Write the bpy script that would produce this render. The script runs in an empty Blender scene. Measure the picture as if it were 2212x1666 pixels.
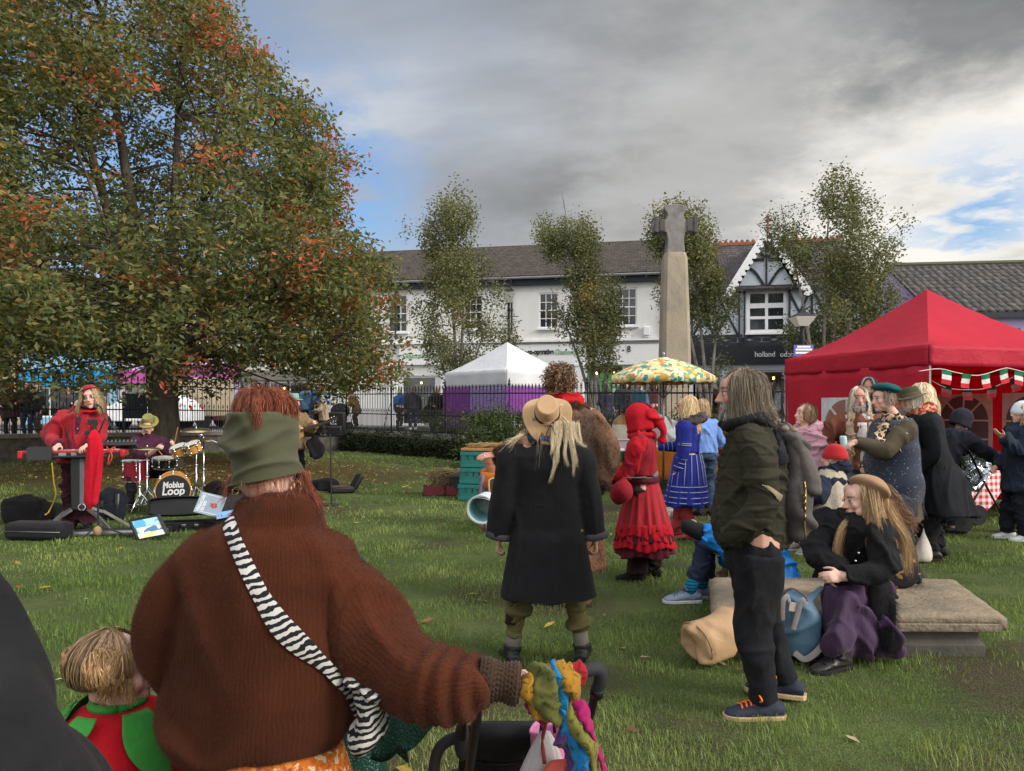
import bpy,bmesh,math,random
import numpy as np
from mathutils import Vector,Matrix,Quaternion
R=math.radians
SC=bpy.context.scene
COL=SC.collection
V=Vector
F=1560.0;CX=1106.0;HY=880.0;HC=1.57
def P(x,y,Y):return V(((x-CX)*Y/F,Y,HC-(y-HY)*Y/F))
def gz(x,y):
 return 0.34*math.exp(-((x+9.0)**2/26.0+(y-18.0)**2/34.0))+0.012*math.sin(x*1.3+.5)*math.sin(y*1.1)
rnd=random.Random(7)
def tag(o,label=None,cat=None,group=None,kind=None):
 if label:o['label']=label
 if cat:o['category']=cat
 if group:o['group']=group
 if kind:o['kind']=kind
 return o
def E7(name,loc,rz=0.0,label=None,cat=None,group=None):
 o=bpy.data.objects.new(name,None);COL.objects.link(o)
 o.empty_display_size=.1
 o.location=loc;o.rotation_euler=(0,0,rz)
 return tag(o,label,cat,group)
def frame_of(d,up=V((0,0,1))):
 d=d.normalized()
 if abs(d.dot(up))>.96:up=V((0,1,0))
 a=d.cross(up).normalized();b=a.cross(d).normalized()
 return a,b
def catmull(pts,n):
 pts=[V(p)for p in pts]
 if len(pts)<3:
  return[pts[0].lerp(pts[-1],i/n)for i in range(n+1)],[i/n*(len(pts)-1)for i in range(n+1)]
 out=[];ts=[]
 m=len(pts)-1
 for i in range(n+1):
  t=i/n*m;k=min(int(t),m-1);f=t-k
  p0=pts[k-1]if k>0 else pts[0]*2-pts[1]
  p1,p2=pts[k],pts[k+1]
  p3=pts[k+2]if k+2<=m else pts[m]*2-pts[m-1]
  out.append(.5*((2*p1)+(p2-p0)*f+(2*p0-5*p1+4*p2-p3)*f*f+(3*p1-p0-3*p2+p3)*f*f*f));ts.append(t)
 return out,ts
def lerpl(vals,t):
 k=min(int(t),len(vals)-2);f=t-k
 a,b=vals[k],vals[k+1]
 if isinstance(a,(tuple,list)):return tuple(a[i]+(b[i]-a[i])*f for i in range(len(a)))
 return a+(b-a)*f
class MB:
 def __init__(s):s.v=[];s.f=[];s.mi=[];s.cur=0;s.M=None
 def add(s,vs,fs):
  o=len(s.v)
  if s.M is not None:vs=[s.M@V(p)for p in vs]
  s.v.extend([tuple(p)for p in vs]);s.f.extend([tuple(i+o for i in f)for f in fs]);s.mi.extend([s.cur]*len(fs))
  return s
 def box(s,c,d,M=None):
  x,y,z=d[0]/2,d[1]/2,d[2]/2
  vs=[V((sx*x,sy*y,sz*z))for sz in(-1,1)for sy in(-1,1)for sx in(-1,1)]
  if M is not None:vs=[M@p for p in vs]
  vs=[p+V(c)for p in vs]
  return s.add(vs,[(0,2,3,1),(4,5,7,6),(0,1,5,4),(2,6,7,3),(0,4,6,2),(1,3,7,5)])
 def bar(s,a,b,w,h):
  a,b=V(a),V(b);d=(b-a);L=d.length;u,v=frame_of(d)
  vs=[p+u*sx*w/2+v*sy*h/2 for p in(a,b)for sx,sy in((-1,-1),(1,-1),(1,1),(-1,1))]
  return s.add(vs,[(0,1,2,3),(7,6,5,4),(0,4,5,1),(1,5,6,2),(2,6,7,3),(3,7,4,0)])
 def rings(s,rr,cap=True,closed=False):
  n=len(rr[0]);vs=[p for r in rr for p in r];fs=[]
  m=len(rr)
  for i in range(m if closed else m-1):
   for j in range(n):
    a=i*n+j;b=i*n+(j+1)%n;k=((i+1)%m)*n
    fs.append((a,b,k+(j+1)%n,k+j))
  if cap and not closed:
   fs.append(tuple(range(n-1,-1,-1)));fs.append(tuple(range((m-1)*n,m*n)))
  return s.add(vs,fs)
 def tube(s,pts,rad,n=8,cap=True,smooth=0,up=None,dome=False):
  """round tube through pts; rad = number, list of numbers or list of (ra, rb)"""
  if not isinstance(rad,(list,tuple)):rad=[rad]*len(pts)
  pts=[V(p)for p in pts]
  if smooth:
   pp,ts=catmull(pts,smooth);rad=[lerpl(rad,t)for t in ts];pts=pp
  rr=[];a=None
  for i,p in enumerate(pts):
   d=(pts[min(i+1,len(pts)-1)]-pts[max(i-1,0)])
   if d.length<1e-9:d=V((0,0,1))
   d.normalize()
   if a is None:a,b=frame_of(d,up or V((0,0,1)))
   else:
    a=(a-d*a.dot(d));a=a.normalized()if a.length>1e-6 else frame_of(d)[0]
    b=a.cross(d).normalized()
   r=rad[i];ra,rb=r if isinstance(r,(tuple,list))else(r,r)
   rr.append((p,d.copy(),a.copy(),b.copy(),ra,rb))
  if dome:
   p,d,a,b,ra,rb=rr[0];m=min(ra,rb)
   pre=[(p-d*m*k,d,a,b,ra*q,rb*q)for k,q in((.95,.3),(.75,.66),(.4,.92))]
   p,d,a,b,ra,rb=rr[-1];m=min(ra,rb)
   post=[(p+d*m*k,d,a,b,ra*q,rb*q)for k,q in((.4,.92),(.75,.66),(.95,.3))]
   rr=pre+rr+post
  out=[[p+a*math.cos(2*math.pi*j/n)*ra+b*math.sin(2*math.pi*j/n)*rb for j in range(n)]for p,d,a,b,ra,rb in rr]
  return s.rings(out,cap)
 def cyl(s,a,b,r0,r1=None,n=12,cap=True):return s.tube([a,b],[r0,r0 if r1 is None else r1],n,cap)
 def ell(s,c,r,M=None,nu=14,nv=9):
  if not isinstance(r,(tuple,list)):r=(r,r,r)
  vs=[];c=V(c)
  for i in range(1,nv):
   t=math.pi*i/nv
   for j in range(nu):
    u=2*math.pi*j/nu
    p=V((r[0]*math.sin(t)*math.cos(u),r[1]*math.sin(t)*math.sin(u),r[2]*math.cos(t)))
    vs.append(c+(M@p if M is not None else p))
  fs=[]
  for i in range(nv-2):
   for j in range(nu):
    a=i*nu+j;b=i*nu+(j+1)%nu
    fs.append((a,a+nu,b+nu,b))
  t0=len(vs);q=V((0,0,r[2]));vs.append(c+(M@q if M is not None else q));vs.append(c-(M@q if M is not None else q))
  for j in range(nu):
   fs.append((t0,j,(j+1)%nu));k=(nv-2)*nu;fs.append((t0+1,k+(j+1)%nu,k+j))
  return s.add(vs,fs)
 def lathe(s,prof,c=(0,0,0),n=24,M=None,cap=True,sx=1,sy=1):
  c=V(c);rr=[]
  for r,z in prof:
   ring=[V((r*sx*math.cos(2*math.pi*j/n),r*sy*math.sin(2*math.pi*j/n),z))for j in range(n)]
   if M is not None:ring=[M@p for p in ring]
   rr.append([c+p for p in ring])
  return s.rings(rr,cap)
 def prism(s,outline,depth,M=None,c=(0,0,0)):
  """outline in (x,z), extruded along +y by depth"""
  n=len(outline);c=V(c)
  vs=[V((x,0,z))for x,z in outline]+[V((x,depth,z))for x,z in outline]
  if M is not None:vs=[M@p for p in vs]
  fs=[tuple(range(n)),tuple(range(2*n-1,n-1,-1))]+[(i,i+n,(i+1)%n+n,(i+1)%n)for i in range(n)]
  return s.add([p+c for p in vs],fs)
 def grid(s,fn,nu,nv):
  vs=[fn(i/nu,j/nv)for j in range(nv+1)for i in range(nu+1)]
  return s.add(vs,[(j*(nu+1)+i,j*(nu+1)+i+1,(j+1)*(nu+1)+i+1,(j+1)*(nu+1)+i)for j in range(nv)for i in range(nu)])
 def sheet(s,fn,nu,nv,th):
  """thick sheet: fn(u,v)->point, thickness th along numeric normal"""
  g=[[V(fn(i/nu,j/nv))for i in range(nu+1)]for j in range(nv+1)]
  N=[]
  for j in range(nv+1):
   row=[]
   for i in range(nu+1):
    du=g[j][min(i+1,nu)]-g[j][max(i-1,0)];dv=g[min(j+1,nv)][i]-g[max(j-1,0)][i]
    n=du.cross(dv);row.append(n.normalized()if n.length>1e-9 else V((0,0,1)))
   N.append(row)
  w=nu+1;k=w*(nv+1)
  vs=[g[j][i]for j in range(nv+1)for i in range(w)]+[g[j][i]-N[j][i]*th for j in range(nv+1)for i in range(w)]
  fs=[]
  for j in range(nv):
   for i in range(nu):
    a=j*w+i;fs.append((a,a+1,a+w+1,a+w));fs.append((k+a,k+a+w,k+a+w+1,k+a+1))
  for i in range(nu):
   fs.append((i,k+i,k+i+1,i+1));a=nv*w+i;fs.append((a,a+1,k+a+1,k+a))
  for j in range(nv):
   a=j*w;fs.append((a,a+w,k+a+w,k+a));a=j*w+nu;fs.append((a,k+a,k+a+w,a+w))
  return s.add(vs,fs)
 def arrays(s):return np.array(s.v,dtype=float).reshape(-1,3),s.f
def mesh_obj(name,verts,faces,mats,parent=None,smooth=True,mi=None,col=None,loc=None):
 me=bpy.data.meshes.new(name)
 me.from_pydata([tuple(p)for p in verts],[],faces if not isinstance(faces,np.ndarray)else faces.tolist())
 finish(me,mats,smooth,mi,col)
 return link(name,me,parent,loc)
def finish(me,mats,smooth,mi=None,col=None):
 if not isinstance(mats,(list,tuple)):mats=[mats]
 for m in mats:me.materials.append(m)
 if mi is not None and len(mats)>1:me.polygons.foreach_set('material_index',mi)
 if smooth is True:me.polygons.foreach_set('use_smooth',[True]*len(me.polygons))
 elif smooth:
  me.polygons.foreach_set('use_smooth',[True]*len(me.polygons));me.set_sharp_from_angle(angle=R(smooth))
 else:me.polygons.foreach_set('use_smooth',[False]*len(me.polygons))
 if col is not None:
  a=me.color_attributes.new('Col','FLOAT_COLOR','POINT')
  c=np.ones((len(me.vertices),4),dtype=np.float32);c[:,:3]=col
  a.data.foreach_set('color',c.ravel())
 me.update()
def link(name,data,parent=None,loc=None):
 o=bpy.data.objects.new(name,data);COL.objects.link(o)
 if parent is not None:o.parent=parent
 if loc is not None:o.location=loc
 return o
def T7(name,verts,faces,mats,parent=None,smooth=False,col=None,n=3,loc=None):
 """fast mesh from numpy arrays with equal sized faces"""
 verts=np.asarray(verts,dtype=np.float32);faces=np.asarray(faces,dtype=np.int32)
 me=bpy.data.meshes.new(name)
 me.vertices.add(len(verts));me.vertices.foreach_set('co',verts.ravel())
 n=faces.shape[1]
 me.loops.add(faces.size);me.loops.foreach_set('vertex_index',faces.ravel())
 me.polygons.add(len(faces));me.polygons.foreach_set('loop_start',np.arange(0,faces.size,n,dtype=np.int32))
 me.update(calc_edges=True)
 finish(me,mats,smooth,None,col)
 return link(name,me,parent,loc)
def B7(mb,name,mats,parent=None,smooth=40,bevel=0,sub=0,loc=None,solid=0):
 """mesh builder -> ONE object; world coordinates are turned local when loc is given"""
 vs=mb.v
 if loc is not None:vs=[tuple(V(p)-V(loc))for p in vs]
 me=bpy.data.meshes.new(name);me.from_pydata(vs,[],mb.f)
 bm=bmesh.new();bm.from_mesh(me);bmesh.ops.recalc_face_normals(bm,faces=bm.faces);bm.to_mesh(me);bm.free()
 finish(me,mats,smooth,mb.mi)
 o=link(name,me,parent,loc)
 if sub:
  m=o.modifiers.new('sub','SUBSURF');m.levels=sub;m.render_levels=sub
 if solid:
  m=o.modifiers.new('solid','SOLIDIFY');m.thickness=solid;m.offset=0
 if bevel:
  m=o.modifiers.new('bevel','BEVEL');m.width=bevel;m.segments=2;m.limit_method='ANGLE';m.angle_limit=R(40)
 return o
def R7(mb,vox,it=6,fac=.5):
 """fuse overlapping closed shapes into one continuous surface; returns numpy verts, list of quads"""
 me=bpy.data.meshes.new('t');me.from_pydata(mb.v,[],mb.f)
 bm=bmesh.new();bm.from_mesh(me);bmesh.ops.recalc_face_normals(bm,faces=bm.faces);bm.to_mesh(me);bm.free()
 o=bpy.data.objects.new('t',me);COL.objects.link(o)
 m=o.modifiers.new('r','REMESH');m.mode='VOXEL';m.voxel_size=vox;m.adaptivity=0
 if it:
  m=o.modifiers.new('s','SMOOTH');m.factor=fac;m.iterations=it
 dg=bpy.context.evaluated_depsgraph_get();dg.update()
 e=o.evaluated_get(dg);em=e.to_mesh()
 n=len(em.vertices);co=np.empty(n*3,dtype=np.float32);em.vertices.foreach_get('co',co)
 no=np.empty(n*3,dtype=np.float32);em.vertices.foreach_get('normal',no)
 lt=np.empty(len(em.loops),dtype=np.int32);em.loops.foreach_get('vertex_index',lt)
 nf=len(em.polygons)
 assert len(lt)==4*nf
 e.to_mesh_clear();bpy.data.objects.remove(o);bpy.data.meshes.remove(me)
 return co.reshape(-1,3).astype(float),no.reshape(-1,3).astype(float),lt.reshape(-1,4)
def wn(co,sc,seed,k=9):
 """smooth vector-sum noise about -1..1; sc number or triple"""
 r=np.random.RandomState(seed);s=np.zeros(len(co));q=co*np.array(sc)
 w=q+.6*np.stack([np.sin(q[:,1]*1.3+seed),np.sin(q[:,2]*1.1+1.7*seed),np.sin(q[:,0]*1.2+.3*seed)],1)
 for i in range(k):
  d=r.randn(3);d/=np.linalg.norm(d);d*=r.uniform(.6,1.5)
  s+=np.sin(w@d+r.uniform(0,6.28))
 return s/(k**.5)*.75
def F7(co,no,amp,sc,seed):
 n=wn(co,sc,seed);f=1.6*np.exp(-(n/.22)**2)-.45+.35*wn(co,tuple(1.9*x for x in sc)if isinstance(sc,tuple)else sc*1.9,seed+50)
 return co+no*(amp*1.45*f)[:,None]
def strips(paths,width,nrm=None,taper=.25):
 """list of (k,3) arrays all the same k -> ribbons: verts, quads"""
 A=np.asarray(paths,dtype=float);n,k,_=A.shape
 T=np.gradient(A,axis=1);T/=(np.linalg.norm(T,axis=2,keepdims=True)+1e-9)
 if nrm is None:nrm=np.random.RandomState(3).randn(n,1,3)
 Sd=np.cross(T,nrm);Sd/=(np.linalg.norm(Sd,axis=2,keepdims=True)+1e-9)
 w=np.asarray(width).reshape(-1,1,1)*np.linspace(1,taper,k)[None,:,None]*.5
 vs=np.stack([A-Sd*w,A+Sd*w],2).reshape(-1,3)
 i=np.arange(n)[:,None]*k*2+np.arange(k-1)[None,:]*2
 fs=np.stack([i,i+1,i+3,i+2],-1).reshape(-1,4)
 return vs,fs
def H7(co,no,fc,n,L,w,seed=1,droop=0.0,lay=None,mask=None):
 """short fibre triangles standing on a quad surface"""
 r=np.random.RandomState(seed)
 q=co[fc];ar=np.linalg.norm(np.cross(q[:,2]-q[:,0],q[:,3]-q[:,1]),axis=1)
 if mask is not None:ar=ar*mask(q.mean(1))
 idx=r.choice(len(fc),n,p=ar/ar.sum());a=r.rand(n,1);b=r.rand(n,1)
 qq=q[idx];p=(qq[:,0]*(1-a)+qq[:,1]*a)*(1-b)+(qq[:,3]*(1-a)+qq[:,2]*a)*b
 d=no[fc[idx,0]]+r.randn(n,3)*.55
 d/=np.linalg.norm(d,axis=1,keepdims=True)
 if lay is not None:d=d+np.array(lay);d/=np.linalg.norm(d,axis=1,keepdims=True)
 d[:,2]-=droop
 s=np.cross(d,r.randn(n,3));s/=np.linalg.norm(s,axis=1,keepdims=True)
 ll=L*r.uniform(.5,1.2,(n,1));p=p-no[fc[idx,0]]*.0015
 vs=np.stack([p-s*w/2,p+s*w/2,p+d*ll],1).reshape(-1,3)
 return vs,np.arange(3*n).reshape(-1,3)
EXPO=1.15;SUN_E=1.7;BGS=.1;BACK=3.3;TOPB=2.3  # last two: added sky fill from behind the camera and overhead
class G:
 def __init__(s,nt):s.nt=nt
 def __call__(s,typ,ins=None,**pr):
  n=s.nt.nodes.new(typ if typ.startswith('Shader')else 'ShaderNode'+typ)
  for k,v in pr.items():setattr(n,k,v)
  for k,v in(ins or{}).items():
   if isinstance(v,bpy.types.NodeSocket):s.nt.links.new(v,n.inputs[k])
   elif v is not None:n.inputs[k].default_value=v
  return n
 def math(s,op,a,b=0.0,c=0.0):
  return s('Math',{0:a,1:b,2:c},operation=op).outputs[0]
 def mix(s,f,a,b,bt='MIX'):
  n=s('Mix',{0:f,6:a,7:b},data_type='RGBA',blend_type=bt);return n.outputs[2]
 def ramp(s,f,stops,interp='LINEAR'):
  n=s('ValToRGB',{0:f});cr=n.color_ramp;cr.interpolation=interp
  while len(cr.elements)<len(stops):cr.elements.new(.5)
  for e,(p,c)in zip(cr.elements,stops):e.position=p;e.color=c4(c)
  return n.outputs[0]
def c4(c):
 if isinstance(c,(int,float)):c=(c,c,c)
 return tuple(c)+(1.0,)if len(c)==3 else tuple(c)
def rgb(r,g,b):
 return tuple(((x/255+.055)/1.055)**2.4 if x>10 else x/3294.6 for x in(r,g,b))
def newmat(name):
 m=bpy.data.materials.new(name);m.use_nodes=True;m.node_tree.nodes.clear();return m,G(m.node_tree)
def coords(g,scale=(1,1,1),rot=(0,0,0),kind='Object'):
 t=g('TexCoord').outputs[kind]
 return g('Mapping',{'Vector':t,'Scale':scale,'Rotation':rot}).outputs[0]
def principled(g,col,rough,metal=0,spec=.3,normal=None,sheen=0,trans=0,alpha=None,sss=0):
 b=g('BsdfPrincipled',{'Base Color':col if isinstance(col,bpy.types.NodeSocket)else c4(col),'Roughness':rough,'Metallic':metal,'Specular IOR Level':spec})
 if normal is not None:g.nt.links.new(normal,b.inputs['Normal'])
 if sheen:b.inputs['Sheen Weight'].default_value=min(sheen,.2);b.inputs['Sheen Tint'].default_value=c4(col)if not isinstance(col,bpy.types.NodeSocket)else(.6,.5,.45,1);b.inputs['Sheen Roughness'].default_value=.5
 if trans:b.inputs['Transmission Weight'].default_value=trans
 if sss:
  b.inputs['Subsurface Weight'].default_value=sss;b.inputs['Subsurface Radius'].default_value=(.012,.005,.003);b.inputs['Subsurface Scale'].default_value=1
 o=g('OutputMaterial',{'Surface':b.outputs[0]})
 return b
MC={}
def S7(name,col,rough=.85,col2=None,cs=9,ct=.55,bump=.25,bs=120,bd=.004,metal=0,spec=.25,sheen=0,st=(1,1,1),b2=0,b2s=14,b2d=.02,attr=False,fine=.12,sss=0,alpha=None):
 """general surface: mottled base colour (two related tones), fine grain, two scales of bump"""
 if name in MC:return MC[name]
 m,g=newmat(name);co=coords(g,st)
 n1=g('TexNoise',{'Vector':co,'Scale':cs,'Detail':5.0,'Roughness':.6})
 n2=g('TexNoise',{'Vector':co,'Scale':bs,'Detail':3.0})
 if attr:
  base=g('Attribute',attribute_name='Col').outputs['Color']
  c=g.mix(g.math('MULTIPLY',n1.outputs[0],.25),base,g.mix(1.0,base,c4((.55,.5,.5)),'MULTIPLY'))
 else:
  if col2 is None:col2=tuple(x*.72 for x in(col if not isinstance(col,(int,float))else(col,)*3))
  f=g('MapRange',{0:n1.outputs[0],1:.5-ct*.4,2:.5+ct*.4}).outputs[0]
  c=g.mix(f,c4(col),c4(col2))
 gr=g.math('MULTIPLY_ADD',n2.outputs[0],fine*2,1-fine)
 hsv=g('HueSaturation',{'Value':gr,'Color':c}).outputs[0]
 nrm=None
 if bump:
  nrm=g('Bump',{'Height':n2.outputs[0],'Strength':bump,'Distance':bd}).outputs[0]
 if b2:
  n3=g('TexNoise',{'Vector':co,'Scale':b2s,'Detail':4.0,'Distortion':.6})
  bn=g('Bump',{'Height':n3.outputs[0],'Strength':b2,'Distance':b2d})
  if nrm is not None:g.nt.links.new(nrm,bn.inputs['Normal'])
  nrm=bn.outputs[0]
 principled(g,hsv,rough,metal,spec,nrm,sheen,sss=sss)
 MC[name]=m
 return m
def canopy_fabric(name,col,trans=.3):
 m,g=newmat(name);co=coords(g);n=g('TexNoise',{'Vector':co,'Scale':3.2,'Detail':5.0,'Distortion':1.2}).outputs[0];n2=g('TexNoise',{'Vector':co,'Scale':1.1,'Detail':3.0}).outputs[0]
 h=g('TexNoise',{'Vector':g('Mapping',{'Vector':co,'Scale':(1,1,3.0)}).outputs[0],'Scale':9.0,'Detail':3.0,'Distortion':1.5}).outputs[0]
 c=g.mix(g('MapRange',{0:n2,1:.3,2:.7}).outputs[0],c4(col),c4(tuple(x*.86 for x in col)))
 b1=g('Bump',{'Height':h,'Strength':.35,'Distance':.012});b2=g('Bump',{'Height':n,'Strength':.5,'Distance':.04});g.nt.links.new(b1.outputs[0],b2.inputs['Normal'])
 p=g('BsdfPrincipled',{'Base Color':c,'Roughness':.62,'Specular IOR Level':.25,'Normal':b2.outputs[0]});t=g('BsdfTranslucent',{'Color':c,'Normal':b2.outputs[0]})
 g('OutputMaterial',{'Surface':g('MixShader',{0:trans,1:p.outputs[0],2:t.outputs[0]}).outputs[0]});MC[name]=m;return m
def C7(name,col,col2=None,sheen=.25,**k):
 sheen=sheen*.25
 k.setdefault('rough',.92);k.setdefault('bs',420);k.setdefault('bump',.35);k.setdefault('bd',.002);k.setdefault('b2',.35);k.setdefault('b2s',16);k.setdefault('spec',.12)
 return S7(name,col,col2=col2,sheen=sheen,**k)
def plastic(name,col,rough=.42,**k):
 k.setdefault('bump',.05);k.setdefault('fine',.03);k.setdefault('ct',.9);k.setdefault('spec',.4)
 return S7(name,col,rough=rough,**k)
def metal(name,col,rough=.35,**k):return S7(name,col,rough=rough,metal=1,bump=.06,fine=.04,spec=.5,**k)
def emit(name,col,st):
 if name in MC:return MC[name]
 m,g=newmat(name);e=g('Emission',{'Color':c4(col),'Strength':st});g('OutputMaterial',{'Surface':e.outputs[0]});MC[name]=m;return m
def leafmat(name,trans=.35,rough=.6):
 m,g=newmat(name)
 a=g('Attribute',attribute_name='Col').outputs['Color']
 d=g('BsdfPrincipled',{'Base Color':a,'Roughness':rough,'Specular IOR Level':.25})
 t=g('BsdfTranslucent',{'Color':g.mix(1.0,a,c4((1.25,1.15,.7)),'MULTIPLY')})
 s=g('MixShader',{0:trans,1:d.outputs[0],2:t.outputs[0]});g('OutputMaterial',{'Surface':s.outputs[0]});return m
def hairmat(name,root,tip,rough=.45,var=.35):
 """strand colour from the attribute (per strand), fine lengthwise variation"""
 m,g=newmat(name)
 a=g('Attribute',attribute_name='Col').outputs['Color']
 n=g('TexNoise',{'Vector':coords(g,(60,60,6)),'Scale':3.0,'Detail':3.0}).outputs[0]
 f=g('MapRange',{0:n,1:.3,2:.7}).outputs[0]
 c=g.mix(f,c4(root),c4(tip));c=g.mix(1.0,c,a,'MULTIPLY')
 principled(g,c,rough,0,.35,None,.15);return m
def knit(name,col,col2,rib=95,strength=.7,dist=.006,sheen=.5):
 """ribbed knit: ribs run along the limb; coordinates come from the 'uvk' attribute (metres)"""
 m,g=newmat(name)
 uv=g('Attribute',attribute_name='uvk').outputs['Vector']
 sx=g('SeparateXYZ',{0:uv})
 nz=g('TexNoise',{'Vector':uv,'Scale':14.0,'Detail':3.0}).outputs[0]
 u=g.math('ADD',sx.outputs[0],g.math('MULTIPLY',g.math('SUBTRACT',nz,.5),.03))
 ribs=g.math('SINE',g.math('MULTIPLY',u,rib*6.283/1.0))
 st=g.math('SINE',g.math('MULTIPLY',g.math('ADD',sx.outputs[1],g.math('MULTIPLY',g.math('ABSOLUTE',ribs),.003)),190*6.283))
 h=g.math('ADD',g.math('MULTIPLY',ribs,.32),g.math('MULTIPLY',st,.12))
 n2=g('TexNoise',{'Vector':coords(g),'Scale':260.0,'Detail':4.0}).outputs[0]
 h=g.math('ADD',h,g.math('MULTIPLY',n2,.9))
 n3=g('TexNoise',{'Vector':coords(g),'Scale':7.0,'Detail':4.0}).outputs[0]
 c=g.mix(g('MapRange',{0:n3,1:.3,2:.7}).outputs[0],c4(col),c4(col2))
 c=g.mix(g('MapRange',{0:n2,1:.35,2:.75,3:0,4:.35}).outputs[0],c,c4(tuple(x*1.5 for x in col)))
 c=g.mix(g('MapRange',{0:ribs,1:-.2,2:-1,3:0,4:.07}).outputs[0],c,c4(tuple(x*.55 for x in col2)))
 nrm=g('Bump',{'Height':h,'Strength':strength,'Distance':dist}).outputs[0]
 principled(g,c,.95,0,.08,nrm,sheen);return m
def tiles(name,col,col2,row=.25,w=.3,mortar=.02,bump=.8,kind='slate',moss=None):
 """courses in the XY plane of object space (x along, y up the slope)"""
 m,g=newmat(name);co=coords(g,(1,1,1),kind='Object')
 uv=g('Attribute',attribute_name='uvk').outputs['Vector']
 b=g('TexBrick',{'Vector':uv,'Color1':c4(col),'Color2':c4(col2),'Mortar':c4(tuple(x*.35 for x in col)),'Scale':1.0,'Mortar Size':mortar,'Brick Width':w,'Row Height':row,'Bias':0.0})
 n=g('TexNoise',{'Vector':co,'Scale':3.0,'Detail':8.0,'Roughness':.7}).outputs[0]
 c=g.mix(g('MapRange',{0:n,1:.5,2:.72}).outputs[0],b.outputs[0],c4(moss or tuple(x*1.6 for x in col)))
 sx=g('SeparateXYZ',{0:uv}).outputs
 saw=g.math('FRACT',g.math('DIVIDE',sx[1],row))
 h=g.math('SUBTRACT',1.0,saw)
 if kind=='pan':
  h=g.math('ADD',h,g.math('MULTIPLY',g.math('ABSOLUTE',g.math('SINE',g.math('MULTIPLY',sx[0],math.pi/w))),1.2))
 h=g.math('ADD',h,g.math('MULTIPLY',b.outputs[1],-.5));h=g.math('ADD',h,g.math('MULTIPLY',n,.4))
 nrm=g('Bump',{'Height':h,'Strength':bump,'Distance':.06}).outputs[0]
 principled(g,c,.9,0,.2,nrm);return m
def gingham(name,c1,c0,sz):
 m,g=newmat(name);uv=g('Attribute',attribute_name='uvk').outputs['Vector'];s=g('SeparateXYZ',{0:uv}).outputs
 a=g.math('GREATER_THAN',g.math('FRACT',g.math('DIVIDE',s[0],sz)),.5);b=g.math('GREATER_THAN',g.math('FRACT',g.math('DIVIDE',s[1],sz)),.5)
 f=g.math('MULTIPLY',g.math('ADD',a,b),.5)
 principled(g,g.mix(f,c4(c0),c4(c1)),.85,0,.2);return m
def patches(name,cols,scale=9,rough=.85,dist=.8,bump=.2,edge=None):
 """irregular many-coloured print"""
 m,g=newmat(name);co=coords(g)
 n=g('TexNoise',{'Vector':co,'Scale':scale*.7,'Detail':2.0}).outputs[1]
 vec=g('VectorMath',{0:co,1:g('VectorMath',{0:n,1:(.5*dist/scale*3,)*3},operation='MULTIPLY').outputs[0]},operation='ADD').outputs[0]
 v=g('TexVoronoi',{'Vector':vec,'Scale':scale});sx=g('SeparateColor',{0:v.outputs['Color']}).outputs[0]
 k=len(cols);c=g.ramp(sx,[(i/k,c_)for i,c_ in enumerate(cols)],'CONSTANT')
 if edge is not None:
  e=g('TexVoronoi',{'Vector':vec,'Scale':scale},feature='DISTANCE_TO_EDGE').outputs['Distance']
  c=g.mix(g('MapRange',{0:e,1:.04,2:.07}).outputs[0],c4(edge),c)
 nb=g('TexNoise',{'Vector':co,'Scale':300.0}).outputs[0]
 principled(g,c,rough,0,.15,g('Bump',{'Height':nb,'Strength':bump,'Distance':.002}).outputs[0]);return m
def zebra(name,black,white,scale=26,st=(1,1,1)):
 m,g=newmat(name);co=coords(g,st)
 n=g('TexNoise',{'Vector':co,'Scale':scale*.45,'Detail':2.0,'Distortion':.4}).outputs[0]
 uv=g('SeparateXYZ',{0:co}).outputs
 ph=g.math('ADD',g.math('MULTIPLY',g.math('ADD',uv[2],g.math('MULTIPLY',uv[0],-.35)),scale*4.6),g.math('MULTIPLY',n,9.0))
 s=g.math('SINE',ph);f=g('MapRange',{0:s,1:-.05,2:.18}).outputs[0]
 nb=g('TexNoise',{'Vector':co,'Scale':500.0}).outputs[0]
 principled(g,g.mix(f,c4(black),c4(white)),.85,0,.15,g('Bump',{'Height':nb,'Strength':.3,'Distance':.002}).outputs[0]);return m
def leopard(name):
 m,g=newmat(name);co=coords(g)
 n=g('TexNoise',{'Vector':co,'Scale':22.0,'Detail':3.0}).outputs[1]
 vec=g('VectorMath',{0:co,1:g('VectorMath',{0:n,1:(.035,)*3},operation='MULTIPLY').outputs[0]},operation='ADD').outputs[0]
 d=g('TexVoronoi',{'Vector':vec,'Scale':30.0}).outputs['Distance']
 ring=g.ramp(d,[(0,rgb(120,95,70)),(.2,rgb(35,30,30)),(.5,rgb(190,165,135))],'CONSTANT')
 principled(g,ring,.9,0,.1,None,.3);return m
def brushed(name,col,col2,sc,rough=.85,bump=.3,bd=.004,ang=(0,0,0),spec=.3):
 """wood grain / long streaks along z before rotation"""
 m,g=newmat(name);co=coords(g,sc,ang)
 n=g('TexNoise',{'Vector':co,'Scale':1.0,'Detail':5.0,'Distortion':.4}).outputs[0]
 c=g.mix(g('MapRange',{0:n,1:.35,2:.65}).outputs[0],c4(col),c4(col2))
 principled(g,c,rough,0,spec,g('Bump',{'Height':n,'Strength':bump,'Distance':bd}).outputs[0]);return m
def glass_dark(name='window_glass',col=(.02,.024,.03)):
 if name in MC:return MC[name]
 m,g=newmat(name);n=g('TexNoise',{'Vector':coords(g),'Scale':1.4,'Detail':1.0}).outputs[0]
 principled(g,col,.07,0,.6,g('Bump',{'Height':n,'Strength':.03,'Distance':.05}).outputs[0]);MC[name]=m;return m
cam=bpy.data.cameras.new('camera');co_=bpy.data.objects.new('camera',cam);COL.objects.link(co_)
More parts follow.
